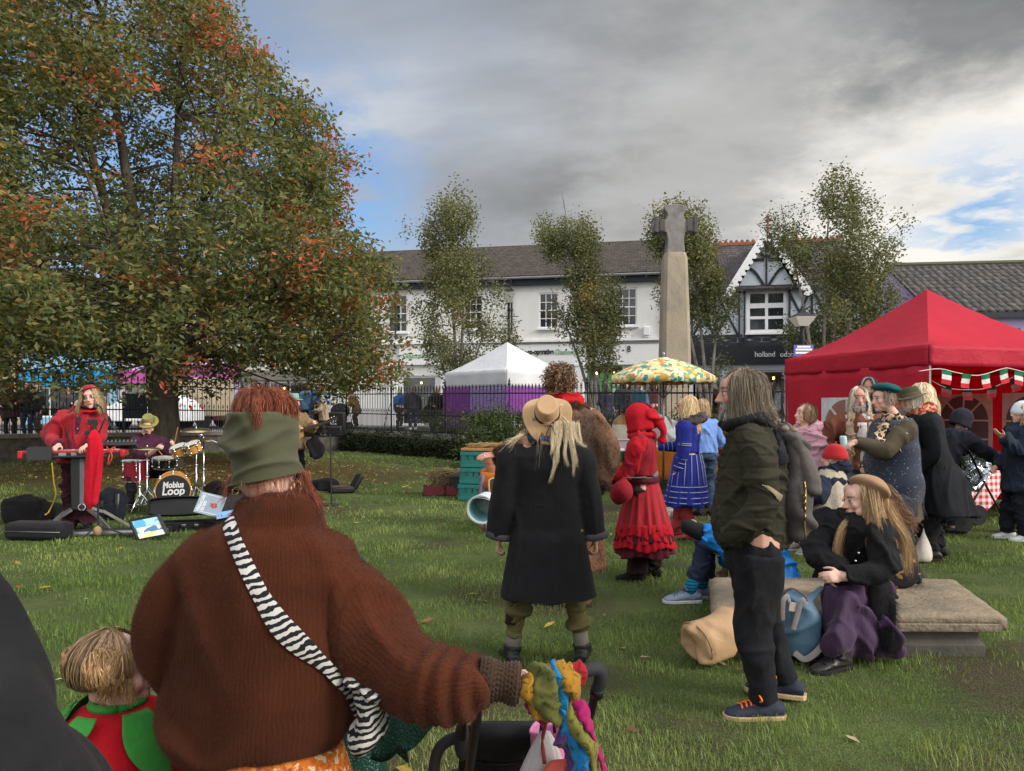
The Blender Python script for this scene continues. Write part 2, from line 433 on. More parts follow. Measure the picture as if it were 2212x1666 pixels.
cam.sensor_width=36;cam.lens=36*F/2212;cam.shift_y=(HY-833)/2212;cam.clip_end=1500;cam.clip_start=.05
co_.location=(0,0,HC);co_.rotation_euler=(math.pi/2,0,0);SC.camera=co_
SC.view_settings.view_transform='Standard';SC.view_settings.look='None';SC.view_settings.gamma=1;SC.view_settings.use_curve_mapping=False
SC.view_settings.exposure=EXPO
SC.cycles.max_bounces=6;SC.cycles.diffuse_bounces=3;SC.cycles.transparent_max_bounces=8;SC.cycles.use_adaptive_sampling=True;SC.cycles.adaptive_threshold=.015
SC.cycles.use_denoising=True
SUN=V((.80,-.38,.46)).normalized()
sl=bpy.data.lights.new('sun','SUN');sl.energy=SUN_E;sl.angle=R(22);sl.color=(1,.93,.84)
so=bpy.data.objects.new('sun',sl);COL.objects.link(so);so.location=(20,-10,20);so.rotation_euler=(-SUN).to_track_quat('-Z','Y').to_euler()
w=bpy.data.worlds.new('World');SC.world=w;w.use_nodes=True;nt=w.node_tree;nt.nodes.clear();g=G(nt)
sky=g('TexSky',sky_type='NISHITA');sky.sun_disc=False;sky.sun_elevation=math.asin(SUN.z);sky.sun_rotation=math.atan2(SUN.x,SUN.y);sky.air_density=1.2;sky.dust_density=.6
d=g('TexCoord').outputs['Generated'];sx=g('SeparateXYZ',{0:d}).outputs
inv=g.math('DIVIDE',1.0,g.math('ADD',g.math('MAXIMUM',sx[2],0.0),.16))
cp=g('CombineXYZ',{0:g.math('MULTIPLY',sx[0],inv),1:g.math('MULTIPLY',sx[1],inv),2:0.0}).outputs[0]
n1=g('TexNoise',{'Vector':g('Mapping',{'Vector':cp,'Scale':(.62,1.0,1),'Rotation':(0,0,R(-24)),'Location':(3.1,1.6,0)}).outputs[0],'Scale':1.0,'Detail':8.0,'Roughness':.52,'Distortion':.35}).outputs[0]
n2=g('TexNoise',{'Vector':cp,'Scale':2.6,'Detail':6.0,'Roughness':.6}).outputs[0]
def blob(px,py,r0,r1,nz=.12):
 q=V(((px-CX)/F,1,(HY-py)/F)).normalized()
 dd=g('VectorMath',{0:d,1:tuple(q)},operation='DISTANCE').outputs['Value']
 dd=g.math('ADD',dd,g.math('MULTIPLY',g.math('SUBTRACT',n2,.5),-nz*4))
 return g('MapRange',{0:dd,1:r1,2:r0,3:0.0,4:1.0},interpolation_type='SMOOTHSTEP').outputs[0]
S1=2**(-EXPO)/BGS
def sc(c,k=1):return tuple(x*S1*k for x in c)
cl=g.ramp(n1,[(.34,sc(rgb(118,121,123))),(.45,sc(rgb(152,154,156))),(.55,sc(rgb(184,186,190))),(.64,sc(rgb(226,228,231)))])
lowwarm=g('MapRange',{0:sx[2],1:.42,2:.12}).outputs[0]
cl=g.mix(g.math('MULTIPLY',lowwarm,.55),cl,c4(sc(rgb(186,183,176))))
cl=g.mix(g.math('MULTIPLY',blob(520,160,.05,.55),.55),cl,c4(sc(rgb(168,184,208))))
cl=g.mix(g.math('MULTIPLY',blob(1560,330,.02,.3,.16),.5),cl,c4(sc(rgb(214,213,210))))
white=g.math('MAXIMUM',blob(2010,590,.05,.26,.10),blob(2230,400,.04,.24,.10))
cl=g.mix(white,cl,c4(sc(rgb(250,246,238),1.05)))
blue=g.mix(g('MapRange',{0:sx[2],1:.05,2:.5}).outputs[0],c4(sc(rgb(150,196,238))),c4(sc(rgb(84,140,214))))
blue=g.mix(.2,blue,sky.outputs[0])
bm_=g.math('MAXIMUM',blob(600,470,.10,.235,.09),blob(2120,470,.0,.095,.12))
bm_=g.math('MAXIMUM',bm_,g.math('MULTIPLY',blob(180,470,.15,.40,.12),.9))
puffs=g('MapRange',{0:n2,1:.5,2:.62}).outputs[0]
bm_=g.math('MULTIPLY',bm_,g.math('SUBTRACT',1.0,g.math('MULTIPLY',puffs,.75)))
c=g.mix(bm_,cl,blue)
back=g('MapRange',{0:sx[1],1:.35,2:-.45,3:1.0,4:BACK},interpolation_type='SMOOTHSTEP').outputs[0]  # unseen sky behind the camera brightened to light the scene
top=g('MapRange',{0:sx[2],1:.55,2:.95,3:1.0,4:TOPB},interpolation_type='SMOOTHSTEP').outputs[0]  # sky overhead, above the frame, raised likewise as added fill light
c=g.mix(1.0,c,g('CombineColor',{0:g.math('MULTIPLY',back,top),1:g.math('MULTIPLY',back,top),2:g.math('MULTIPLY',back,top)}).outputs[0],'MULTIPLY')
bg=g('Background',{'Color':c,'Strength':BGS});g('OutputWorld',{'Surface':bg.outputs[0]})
def uvk(o,arr):
 a=o.data.attributes.new('uvk','FLOAT_VECTOR','POINT');a.data.foreach_set('vector',np.asarray(arr,dtype=np.float32).ravel())
LINE=[(-150,17.0,.92),(350,20.2,.88),(748,26.0,.74),(1100,20.0,.66),(1500,14.6,.56),(1690,14.4,.58),(2700,15.5,.6)]
FL=[V(((x-CX)*Y/F,Y,z))for x,Y,z in LINE]
def wear(x,y):
 q=np.stack([np.asarray(x),np.asarray(y),0*np.asarray(x)],1);return .55*wn(q,1.5,61)+.55*wn(q,4.3,62)+.42*np.exp(-((q[:,0]-1.5)**2/7+(q[:,1]-5)**2/16))
def grass_ground():
 def axis(lim,near,step):
  a=list(np.arange(-near,near+1e-6,step));k=near
  while k<lim:k*=1.35;a.append(k);a.insert(0,-k)
  return a
 xs=axis(420,14,.16);ys=[y+12 for y in axis(420,14,.16)]
 vs=[(x,y,gz(x,y)-(0.0 if math.hypot(x,y-12)<40 else .3))for y in ys for x in xs];n=len(xs)
 fs=[(j*n+i,j*n+i+1,(j+1)*n+i+1,(j+1)*n+i)for j in range(len(ys)-1)for i in range(n-1)]
 m,g=newmat('lawn');c_=coords(g)
 a=g('TexNoise',{'Vector':c_,'Scale':.9,'Detail':6.0,'Roughness':.65}).outputs[0]
 b=g('TexNoise',{'Vector':c_,'Scale':6.0,'Detail':6.0,'Roughness':.7}).outputs[0]
 f=g('TexNoise',{'Vector':c_,'Scale':90.0,'Detail':3.0}).outputs[0]
 col=g.ramp(g.math('ADD',g.math('MULTIPLY',a,.5),g.math('MULTIPLY',f,.5)),[(.36,(.030,.042,.016)),(.5,(.066,.085,.030)),(.64,(.11,.135,.05))])
 dirt=g('MapRange',{0:g.math('ADD',g('Attribute',attribute_name='wear').outputs['Fac'],g.math('MULTIPLY',g.math('SUBTRACT',b,.5),1.6)),1:.38,2:.95,3:0.0,4:.9}).outputs[0]
 col=g.mix(dirt,col,g.ramp(f,[(.35,(.035,.026,.016)),(.65,(.085,.066,.042))]))
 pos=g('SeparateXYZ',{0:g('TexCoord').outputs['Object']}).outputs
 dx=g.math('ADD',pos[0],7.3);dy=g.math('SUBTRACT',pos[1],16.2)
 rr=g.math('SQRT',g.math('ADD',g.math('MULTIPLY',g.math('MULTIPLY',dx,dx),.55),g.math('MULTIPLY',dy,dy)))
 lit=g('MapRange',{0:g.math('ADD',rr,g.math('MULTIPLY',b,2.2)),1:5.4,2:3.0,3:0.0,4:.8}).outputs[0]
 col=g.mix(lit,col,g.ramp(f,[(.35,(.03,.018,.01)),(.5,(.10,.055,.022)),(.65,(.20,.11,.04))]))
 h=g.math('ADD',g.math('MULTIPLY',b,.5),g.math('MULTIPLY',f,.6))
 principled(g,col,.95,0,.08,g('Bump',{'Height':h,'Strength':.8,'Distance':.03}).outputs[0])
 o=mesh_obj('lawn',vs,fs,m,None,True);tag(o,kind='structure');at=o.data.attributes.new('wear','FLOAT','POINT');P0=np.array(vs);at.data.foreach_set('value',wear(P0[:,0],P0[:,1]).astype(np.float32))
grass_ground()
def grass_blades():
 r=np.random.RandomState(5);out=[]
 for y0,y1,dens,hh,ww in((2.2,4.2,5200,.034,.0034),(4.2,6.5,2900,.036,.0045),(6.5,9.5,1250,.038,.007),(9.5,15.5,420,.042,.012),(15.5,24,110,.05,.02)):
  n=int((y1-y0)*(y0+y1)*.73*dens)
  y=np.sqrt(r.uniform(y0*y0,y1*y1,n));x=r.uniform(-.73,.73,n)*y
  k=wn(np.stack([x,y,0*x],1),2.2,3);k2=wn(np.stack([x,y,0*x],1),9.0,8)
  keep=((k*.5+k2*.6)>r.uniform(-1.25,-.05,n))&(wear(x,y)<r.uniform(.35,1.15,n));x=x[keep];y=y[keep];k=k[keep];k2=k2[keep]
  inside=np.ones(len(x),bool)
  for a,b in zip(FL[:-1],FL[1:]):
   t=(x-a.x)/(b.x-a.x);m=(t>=0)&(t<=1);inside&=~(m&(y>a.y+(b.y-a.y)*t-.35))
  under=((x+7.3)**2*.4+(y-16)**2)<12;inside&=~(under&(r.rand(len(x))<.75))
  x,y,k,k2=x[inside],y[inside],k[inside],k2[inside];n=len(x)
  z=np.array([gz(a,b)for a,b in zip(x,y)])
  th=r.uniform(0,6.28,n);h=hh*r.uniform(.45,1.25,n)*(1+.8*np.clip(k2,-1,1));ln=r.uniform(.15,.9,n)*h
  out.append((x,y,z,th,h,ln,np.full(n,ww)*r.uniform(.7,1.3,n),k,k2))
 x,y,z,th,h,ln,ww,k,k2=[np.concatenate(q)for q in zip(*out)];n=len(x)
 p=np.stack([x,y,z-.004],1);sd=np.stack([np.cos(th),np.sin(th),0*th],1)*ww[:,None]*.5;ld=np.stack([-np.sin(th),np.cos(th),0*th],1)
 up=np.array([0,0,1.])
 m_=p+up*(h*.6)[:,None]+ld*(ln*.35)[:,None];t_=p+up*h[:,None]*.95+ld*ln[:,None]
 vs=np.stack([p-sd,p+sd,m_+sd*.7,t_,m_-sd*.7],1).reshape(-1,3)
 i=np.arange(n)[:,None]*5
 f4=np.concatenate([i+0,i+1,i+2,i+4],1);f3=np.concatenate([i+4,i+2,i+3,i+3],1)
 tri=np.concatenate([f4[:,[0,1,2]],f4[:,[0,2,3]],f3[:,:3]])
 u=r.rand(n,1);pal=np.array([[.045,.068,.018],[.085,.112,.032],[.135,.155,.052],[.21,.18,.085]])
 q=np.clip(.95+.75*k+.6*k2+(u[:,0]-.5)*1.5+.7*np.clip(wear(x,y),0,1),0,2.6);a=np.floor(q).astype(int);f=(q-a)[:,None]
 c=pal[a]*(1-f)+pal[np.minimum(a+1,3)]*f;c=c*np.array([1.55,1.78,1.4])
 col=np.repeat(c,5,0)
 o=T7('grass',vs,tri,leafmat('grass_blade',.3,.55),None,False,col)
 tag(o,'short trodden green grass blades all over the lawn','grass',kind='stuff');o.data.name='grass'
 return n
print('blades',grass_blades())
def leaf_litter():
 r=np.random.RandomState(11)
 pts=[]
 for _ in range(1300):
  a=r.uniform(0,6.28);q=abs(r.randn())*3.4;pts.append((-6.6+q*math.cos(a)*1.35,14.6+q*math.sin(a)*.8))
 for _ in range(260):
  y=r.uniform(3,19);pts.append((r.uniform(-.7,.62)*y,y))
 for _ in range(420):pts.append((r.uniform(-8,-1.2),r.uniform(12.5,20)))
 P0=np.array([p for p in pts if p[1]<26 and p[1]>2.5]);n=len(P0)
 z=np.array([gz(a,b)for a,b in P0])+r.uniform(.012,.035,n)
 th=r.uniform(0,6.28,n);s=r.uniform(.028,.06,n)
 u=np.stack([np.cos(th),np.sin(th),r.uniform(-.3,.3,n)],1)*s[:,None];v=np.stack([-np.sin(th),np.cos(th),r.uniform(-.3,.3,n)],1)*s[:,None]*.5
 c=np.stack([P0[:,0],P0[:,1],z],1)
 vs=np.stack([c-u,c+v*.8-u*.1,c+u,c-v*.8-u*.1],1).reshape(-1,3);vs[1::4,2]+=.008;fs=np.arange(4*n).reshape(-1,4)
 pal=np.array([[.34,.2,.07],[.42,.29,.13],[.25,.09,.03],[.38,.26,.04],[.16,.08,.04],[.45,.36,.22]])
 col=np.repeat(pal[r.randint(0,6,n)]*r.uniform(.6,1.1,(n,1)),4,0)
 tag(T7('fallen_leaves',vs,fs,leafmat('dry_leaf',.2,.8),None,False,col),'scattered yellow and brown fallen leaves on the lawn','leaves',kind='stuff')
leaf_litter()
mb=MB();poly=[(p.x,p.y)for p in FL]+[(70,16),(70,75),(-70,75),(-70,17)]
ZS=.66
n=len(poly);mb.add([V((x,y,ZS))for x,y in poly]+[V((x,y,-.2))for x,y in poly],[tuple(range(n-1,-1,-1)),tuple(range(n,2*n))]+[(i,(i+1)%n,(i+1)%n+n,i+n)for i in range(n)])
tag(B7(mb,'pavement',S7('paving',(.20,.19,.18),cs=1.5,rough=.8,bs=60),None,False),kind='structure')
FO=V((-6.2,36.3,0));FD=V((.9826,-.186,0));FN=V((-.186,-.9826,0))
mb=MB();q=[FO+FD*a+FN*b for a,b in((-60,2.6),(60,2.6),(60,8.5),(-60,8.5))];mb.add([V((p.x,p.y,ZS+.004))for p in q],[(0,1,2,3)])
tag(B7(mb,'road',S7('asphalt',(.055,.055,.058),cs=3,rough=.85,bs=90),None,False),kind='structure')
def wall():
 mb=MB();mc=MB()
 def off(k,d):
  p=FL[k];t=V((0,0,0))
  if k>0:t+=(p-FL[k-1]).to_2d().normalized().to_3d()
  if k<len(FL)-1:t+=(FL[k+1]-p).to_2d().normalized().to_3d()
  t.normalize();nrm=V((t.y,-t.x,0));return p+nrm*d
 def sweep(m,d0,d1,z0,z1):
  rr=[]
  for k in range(len(FL)):
   a,b=off(k,d0),off(k,d1);zt=FL[k].z
   rr.append([V((a.x,a.y,zt+z0)),V((b.x,b.y,zt+z0)),V((b.x,b.y,zt+z1)),V((a.x,a.y,zt+z1))])
  sub=[]
  for a,b in zip(rr[:-1],rr[1:]):
   m_=14
   for i in range(m_):sub.append([p.lerp(q,i/m_)for p,q in zip(a,b)])
  sub.append(rr[-1]);m.rings(sub)
 sweep(mb,-.05,.32,-1.2,-.10);sweep(mc,-.08,.40,-.10,.0)
 root=E7('stone_wall',(0,0,0),0,'low grey stone retaining wall with a broad coping below the iron railing','wall')
 st=S7('rubble_stone',(.15,.13,.105),col2=(.06,.055,.048),cs=5,bs=40,bump=.6,bd=.02,b2=.9,b2s=6,b2d=.05)
 B7(mb,'masonry',st,root,30);B7(mc,'coping',S7('coping_stone',(.24,.2,.165),col2=(.12,.105,.09),cs=4,bs=50,bump=.5,bd=.01,b2=.6,b2s=4,b2d=.03),root,30)
 return off
off=wall()
IRON=S7('black_iron',(.012,.013,.015),rough=.5,bump=.1,spec=.4)
def railing(k0,k1,label,step=.152):
 root=E7('iron_railing',FL[k0],0,label,'railing');o=FL[k0]
 mb=MB();mr=MB()
 for k in range(k0,k1):
  a,b=FL[k],FL[k+1];L=(b-a).length;n=int(L/step);d=(b-a)
  for i in range(n):
   p=a+d*(i/n)-o;
   mb.tube([p,p+V((0,0,1.42))],.0105,5,cap=False)
   mb.lathe([(.010,1.40),(.026,1.43),(.012,1.455),(.03,1.475),(.022,1.5),(.004,1.565)],p,5)
   p=a+d*((i+.5)/n)-o
   mb.tube([p,p+V((0,0,.72))],.009,4,cap=False);mb.lathe([(.009,.70),(.022,.73),(.003,.82)],p,4)
  for z in(.10,.62,1.30):mr.bar(a-o+V((0,0,z)),b-o+V((0,0,z)),.012,.035)
  m=max(1,int(L/2.6))
  for i in range(m+(1 if k==k1-1 else 0)):
   p=a+d*(i/m)-o;mp=MB();mp.box(p+V((0,0,.76)),(.04,.04,1.52));mp.lathe([(.03,1.52),(.045,1.56),(.02,1.6),(.034,1.63),(.004,1.73)],p,8)
   t=d.normalized();nn=V((t.y,-t.x,0))
   mp.tube([p+V((0,0,1.1)),p+nn*.25+V((0,0,.4)),p+nn*.3+V((0,0,-.02))],.011,5,smooth=6)
   B7(mp,'post',IRON,root,30)
 B7(mb,'bar_panel',IRON,root,30);B7(mr,'rail',IRON,root,30)
railing(0,2,'black spiked iron railing on the wall behind the tree and the drum kit')
railing(2,4,'black spiked iron railing running past the white gazebo with the purple cloth')
railing(4,6,'black spiked iron railing behind the stall and the red gazebo')
def leafy(cent,n_per,spread,size,ratio,pal,colf,seed,droop=0.0):
 r=np.random.RandomState(seed);m=len(cent);n=m*n_per
 base=np.repeat(cent,n_per,0)+r.randn(n,3)*np.array(spread)
 base[:,2]-=np.abs(r.randn(n))*droop
 d=r.randn(n,3);d[:,2]=d[:,2]*.6-.35;d/=np.linalg.norm(d,axis=1,keepdims=True)
 s=np.cross(d,r.randn(n,3));s/=np.linalg.norm(s,axis=1,keepdims=True);nn=np.cross(d,s)
 L=size*r.uniform(.6,1.25,(n,1));wd=L*ratio*.5
 mid=base+d*L*.5
 vs=np.stack([base,mid+s*wd+nn*wd*.35,base+d*L,mid-s*wd+nn*wd*.35],1).reshape(-1,3)
 c=colf(base,r)
 return vs,np.arange(4*n).reshape(-1,4),np.repeat(c,4,0)
def limbs_to(mb,start_nodes,targets,r0,r1,sag,n=4,sides=5,seed=0):
 """curved branches from the nearest suitable node (pos, radius, dir) to each target; returns new nodes"""
 r=random.Random(seed);A=np.array([list(p)for p,_ in start_nodes]);out=[]
 for t in targets:
  dv=A-np.array(t);dist=np.linalg.norm(dv,axis=1)+np.maximum(0,dv[:,2])*2.2
  k=int(np.argmin(dist));a,ra=start_nodes[k];t=V(t);L=(t-a).length
  if L<.05:continue
  rb=min(ra*.8,r0)
  m1=a.lerp(t,.4)+V((r.uniform(-1,1),r.uniform(-1,1),r.uniform(-.2,1)))*L*.10+V((0,0,sag*L))
  pts,_=catmull([a,m1,t],n);rr=[rb+(r1-rb)*(i/n)for i in range(n+1)]
  mb.tube(pts,rr,sides,cap=False);out+=[(p,q)for p,q in zip(pts[1:],rr[1:])]
 return out
def big_tree():
 bx,by=P(352,960,15.5).x,15.5;zb=gz(bx,by)
 root=E7('autumn_tree',(bx,by,zb),0,'large tree with green leaves turning orange and red at the left of the lawn','tree')
 zr=[(1.6,3.6),(2.2,4.9),(3.0,5.1),(3.8,4.85),(4.5,4.7),(5.3,4.3),(6.0,4.05),(7.2,3.85),(8.2,3.3),(8.7,2.75),(9.4,1.9),(10.3,.95),(11.3,.35)]
 zl=[(1.6,3.9),(2.2,5.1),(3.0,5.4),(6,5.6),(9,5.2),(10.3,4.6),(11.5,3.3),(12.6,1.4)]
 def ip(t,z):return np.interp(z,[a for a,_ in t],[b for _,b in t])
 r=np.random.RandomState(21);pts=[]
 while len(pts)<2700:
  q=r.uniform([-6,-5.5,1.6],[6,5.5,12.6],(4000,3));z=q[:,2]
  cxs=np.interp(z,[8.5,12.5],[0,-2.4]);dx=q[:,0]
  rr=np.where(dx>0,ip(zr,z),ip(zl,z));ry=np.interp(z,[1.6,2.6,7,10,12.6],[3.2,4.6,4.4,3.0,.6])
  rho=np.sqrt((dx/rr)**2+(q[:,1]/ry)**2)
  edge=1+.13*wn(q,1.7,5)
  k=(rho<edge)&((rho>.62)|(r.rand(len(q))<.34))&(wn(q,2.5,31)+.4*wn(q,1.2,32)>-.48+.36*(rho>.8)-.6*(z<4.6))&~((z>12.4-(0 if 0 else 0))&(dx>.5))
  k&=~((z<2.5)&(rho<.52));k&=~((z<2.0+.5*np.abs(wn(q,2.0,77)))&(rho<.9))
  pts+=list(q[k])
 cent=np.array(pts[:2700])
 mb=MB();trunk=[V((0,0,-.3)),V((.02,0,.5)),V((.0,.02,1.3)),V((-.02,0,2.1)),V((.05,.1,2.7))]
 mb.tube(trunk,[.46,.335,.30,.32,.30],14,smooth=12)
 nodes=[(V((0,0,2.2)),.28),(V((.05,.1,2.65)),.27)]
 main=[V(q)for q in((-2.6,-.6,4.3),(-1.5,1.2,6.6),(-1.2,-1.2,7.6),(.2,.3,8.2),(1.4,-.8,6.4),(2.4,.8,4.6),(2.9,-1.4,3.6),(-3.4,1.2,3.6),(.6,2.4,5.0),(.2,-2.4,4.4),(-1.4,.2,9.8))]
 l1=[]
 for i,t in enumerate(main):
  a=nodes[i%2][0];m1=a.lerp(t,.45)+V((t.x*.08,t.y*.08,.12*(1 if t.z>5 else-1.6)))
  p,_=catmull([a,m1,t],10);rr=[.19-.145*k/10 for k in range(11)]
  mb.tube(p,rr,8,cap=False);l1+=list(zip(p[2:],rr[2:]))
 sub=cent[r.choice(len(cent),240,False)]*np.array([.86,.86,.93])
 l2=limbs_to(mb,l1,sub,.045,.013,.05,5,5,1)
 l3=limbs_to(mb,l1+l2,cent[::2],.014,.004,.03,3,3,2)
 bark=S7('bark',(.10,.085,.065),col2=(.035,.03,.024),cs=7,bs=22,bump=.9,bd=.03,st=(1,1,.3),b2=.8,b2s=8,b2d=.04)
 B7(mb,'trunk',bark,root,50)
 def colf(p,r):
  n=len(p);green=np.array([[.075,.105,.042],[.12,.148,.056],[.17,.185,.068],[.22,.20,.078]])
  o=green[r.randint(0,4,n)]*r.uniform(.75,1.2,(n,1))
  hot=wn(p,1.9,44)*.5+wn(p,4.4,45)*.5+.10*(p[:,0])/3+.06*(p[:,2]-5)+r.randn(n)*.2+.2*np.clip((np.hypot(p[:,0],p[:,1])-3.0)/2,0,1)
  t1=hot>.62;t2=hot>.78;t3=(hot>.92)
  o[t1]=np.array([.27,.165,.055])*r.uniform(.7,1.25,(t1.sum(),1));o[t2]=np.array([.42,.15,.065])*r.uniform(.7,1.25,(t2.sum(),1));o[t3]=np.array([.55,.13,.085])*r.uniform(.7,1.3,(t3.sum(),1))
  yl=r.rand(n)<.025;o[yl]=(.3,.19,.03)
  return o
 vs,fs,c=leafy(cent,62,(.18,.18,.13),.128,.46,None,colf,9,.05)
 T7('crown',vs,fs,leafmat('autumn_leaf',.45),root,False,c)
big_tree()
def birch(px,Y,stems,env,n,seed,label,z0=ZS):
 b=P(px,880,Y);root=E7('birch_tree',(b.x,Y,z0),0,label,'tree','birch trees along the street')
 r=np.random.RandomState(seed);pts=[]
 def sc_(x,y):return((x-px)*Y/F,HC-(y-HY)*Y/F-z0)
 e=[(sc_(a,y),sc_(b_,y))for y,a,b_ in env]
 zs=[l[1]for l,_ in e];xl=[l[0]for l,_ in e];xr=[q[0]for _,q in e]
 while len(pts)<n:
  q=r.uniform([min(xl)-.2,-2,min(zs)],[max(xr)+.2,2,max(zs)+.3],(3000,3))
  a=np.interp(q[:,2],zs,xl);b_=np.interp(q[:,2],zs,xr);m=(a+b_)/2;hw=(b_-a)/2
  rho=np.sqrt(((q[:,0]-m)/hw)**2+(q[:,1]/np.maximum(hw,.5))**2)
  k=(rho<1+.22*wn(q,2.4,seed))&(wn(q,1.7,seed+5)+.5*wn(q,3.6,seed+6)>-.12+.3*(rho>.75));pts+=list(q[k])
 n=int(n*.62);cent=np.array(pts[:n]);mb=MB();nodes=[]
 for tx,ty in stems:
  t=sc_(tx,ty);top=V((t[0],r.uniform(-.4,.4),t[1]));p,_=catmull([V((r.uniform(-.12,.12),0,-.1)),V((top.x*.35,top.y*.3,top.z*.45)),top],12)
  rr=[.10-.088*i/12 for i in range(13)];mb.tube(p,rr,7,cap=False);nodes+=list(zip(p[3:],rr[3:]))
 l2=limbs_to(mb,nodes,cent[r.choice(n,70,False)],.03,.008,.04,4,4,seed)
 limbs_to(mb,nodes+l2,cent[::2],.010,.003,.06,3,3,seed+1)
 bark=S7('birch_bark',(.30,.27,.23),col2=(.05,.045,.04),cs=3,bs=30,st=(1,1,.5),bump=.4)
 B7(mb,'trunk',bark,root,50)
 def colf(p,r):
  k=len(p);g_=np.array([[.09,.11,.05],[.13,.15,.065],[.17,.18,.08],[.21,.20,.085]]);o=g_[r.randint(0,4,k)]*r.uniform(.75,1.2,(k,1))
  y=(wn(p,1.6,seed+9)+r.randn(k)*.3)>.95;o[y]=np.array([.22,.14,.03])*r.uniform(.7,1.2,(y.sum(),1));return o
 vs,fs,c=leafy(cent,64,(.17,.17,.24),.115,.58,None,colf,seed+3,.28)
 T7('crown',vs,fs,BLEAF,root,False,c)
BLEAF=leafmat('birch_leaf',.3)
birch(993,28.5,[(960,440),(1010,470),(1065,660),(925,700)],[(800,975,1030),(770,915,1080),(720,890,1105),(650,905,1105),(610,930,1090),(560,905,1062),(500,885,1058),(450,915,1040),(412,965,1000)],620,1,'double stemmed birch tree behind the left slope of the white gazebo')
birch(1290,28.5,[(1215,410),(1255,500),(1340,690),(1190,620)],[(800,1270,1325),(770,1240,1350),(720,1200,1370),(650,1155,1350),(600,1155,1325),(560,1195,1300),(500,1150,1305),(450,1150,1275),(392,1205,1240)],640,2,'slender birch tree in front of the white shop sign, between two sash windows')
birch(1530,27.5,[(1420,470),(1490,500),(1560,600)],[(800,1490,1570),(740,1480,1582),(680,1475,1585),(620,1405,1595),(560,1395,1565),(500,1390,1530),(462,1395,1500)],520,3,'birch tree spreading on both sides of the stone cross')
birch(1775,26.5,[(1690,440),(1800,400),(1860,450),(1900,520)],[(800,1710,1850),(740,1725,1905),(680,1720,1915),(620,1722,1925),(560,1705,1935),(520,1655,1930),(470,1650,1920),(440,1670,1915),(400,1770,1870),(380,1780,1830)],800,4,'tallest birch tree, with two tops, beside the timber framed gable and street lamp')
def bush(name,label,cat,cent,n_per,spread,size,ratio,cols,seed,kind=None,stems=None):
 c0=np.array(cent);o=c0.mean(0);o[2]=c0[:,2].min()
 def colf(p,r):
  a=np.array(cols);return a[r.randint(0,len(a),len(p))]*r.uniform(.7,1.25,(len(p),1))
 vs,fs,c=leafy(c0-o,n_per,spread,size,ratio,None,colf,seed)
 return tag(T7(name,vs,fs,BLEAF,None,False,c,loc=tuple(o)),label,cat,None,kind)
r_=random.Random(3)
def along(k0,k1,t0,t1,n,dn,z0,z1,jit=.12):
 out=[]
 for i in range(n):
  u=t0+(t1-t0)*r_.random();a=FL[k0].lerp(FL[k1],u);t=(FL[k1]-FL[k0]).normalized();nn=V((t.y,-t.x,0));p=a+nn*(dn+r_.gauss(0,jit));out.append((p.x,p.y,a.z+z0+(z1-z0)*r_.random()))
 return out
bush('ivy','dark ivy hanging over the low stone wall','ivy',along(2,3,.03,1.0,330,.42,-.62,-.12,.05)+along(2,3,.0,1.0,60,.25,-.02,.03,.1),26,(.10,.06,.08),.07,.8,[(.02,.03,.012),(.035,.05,.018),(.05,.06,.025)],71,'stuff')
bush('shrub','leafy green shrub at the railing behind the hand of the man in the fur coat','shrub',[(-.35+r_.gauss(0,.5),18.6+r_.gauss(0,.35),.15+1.35*r_.random()**1.2)for _ in range(190)],28,(.16,.13,.13),.085,.6,[(.03,.05,.015),(.06,.09,.025),(.10,.13,.04)],72)
bush('hedge','low grey green hedge behind the railing in front of the purple cloth','hedge',along(2,3,.45,1.0,150,-.5,.0,.62,.16),26,(.13,.1,.11),.08,.25,[(.05,.07,.03),(.08,.09,.04),(.11,.11,.06)],73)
bush('lavender_hedge','olive green hedge behind the railing near the patterned parasol','hedge',along(3,4,.42,1.05,170,-.8,.05,.85,.2),30,(.14,.12,.14),.10,.2,[(.07,.085,.035),(.10,.11,.05),(.05,.07,.03)],74)
bush('shrub','green shrub behind the railing just left of the red gazebo','shrub',along(4,5,.1,.95,90,-.7,.1,.75,.18),28,(.14,.12,.14),.09,.3,[(.06,.09,.03),(.09,.12,.045),(.13,.13,.06)],75)
bush('plant','bright green plant on the pavement beside the dark planter','plant',[(P(1020,900,25).x+r_.gauss(0,.3),25.2+r_.gauss(0,.2),ZS+.1+.45*r_.random())for _ in range(40)],26,(.12,.12,.1),.11,.5,[(.06,.12,.02),(.1,.17,.04)],76)
ANG=math.atan2(FD.y,FD.x)
def fs_(x,y,n=0.0):
 """pixel -> (s along the facade, z) on the plane n metres in front of the facade line"""
 o=FO+FN*n;k=(x-CX)/F
 s=(k*o.y-o.x)/(FD.x-k*FD.y);Y=o.y+FD.y*s
 return s,HC-(y-HY)*Y/F
def rect(x0,y0,x1,y1,n=0.0):
 a=fs_(x0,y0,n);b=fs_(x1,y1,n);z0=fs_((x0+x1)/2,y1,n)[1];z1=fs_((x0+x1)/2,y0,n)[1]
 return a[0],b[0],z0,z1
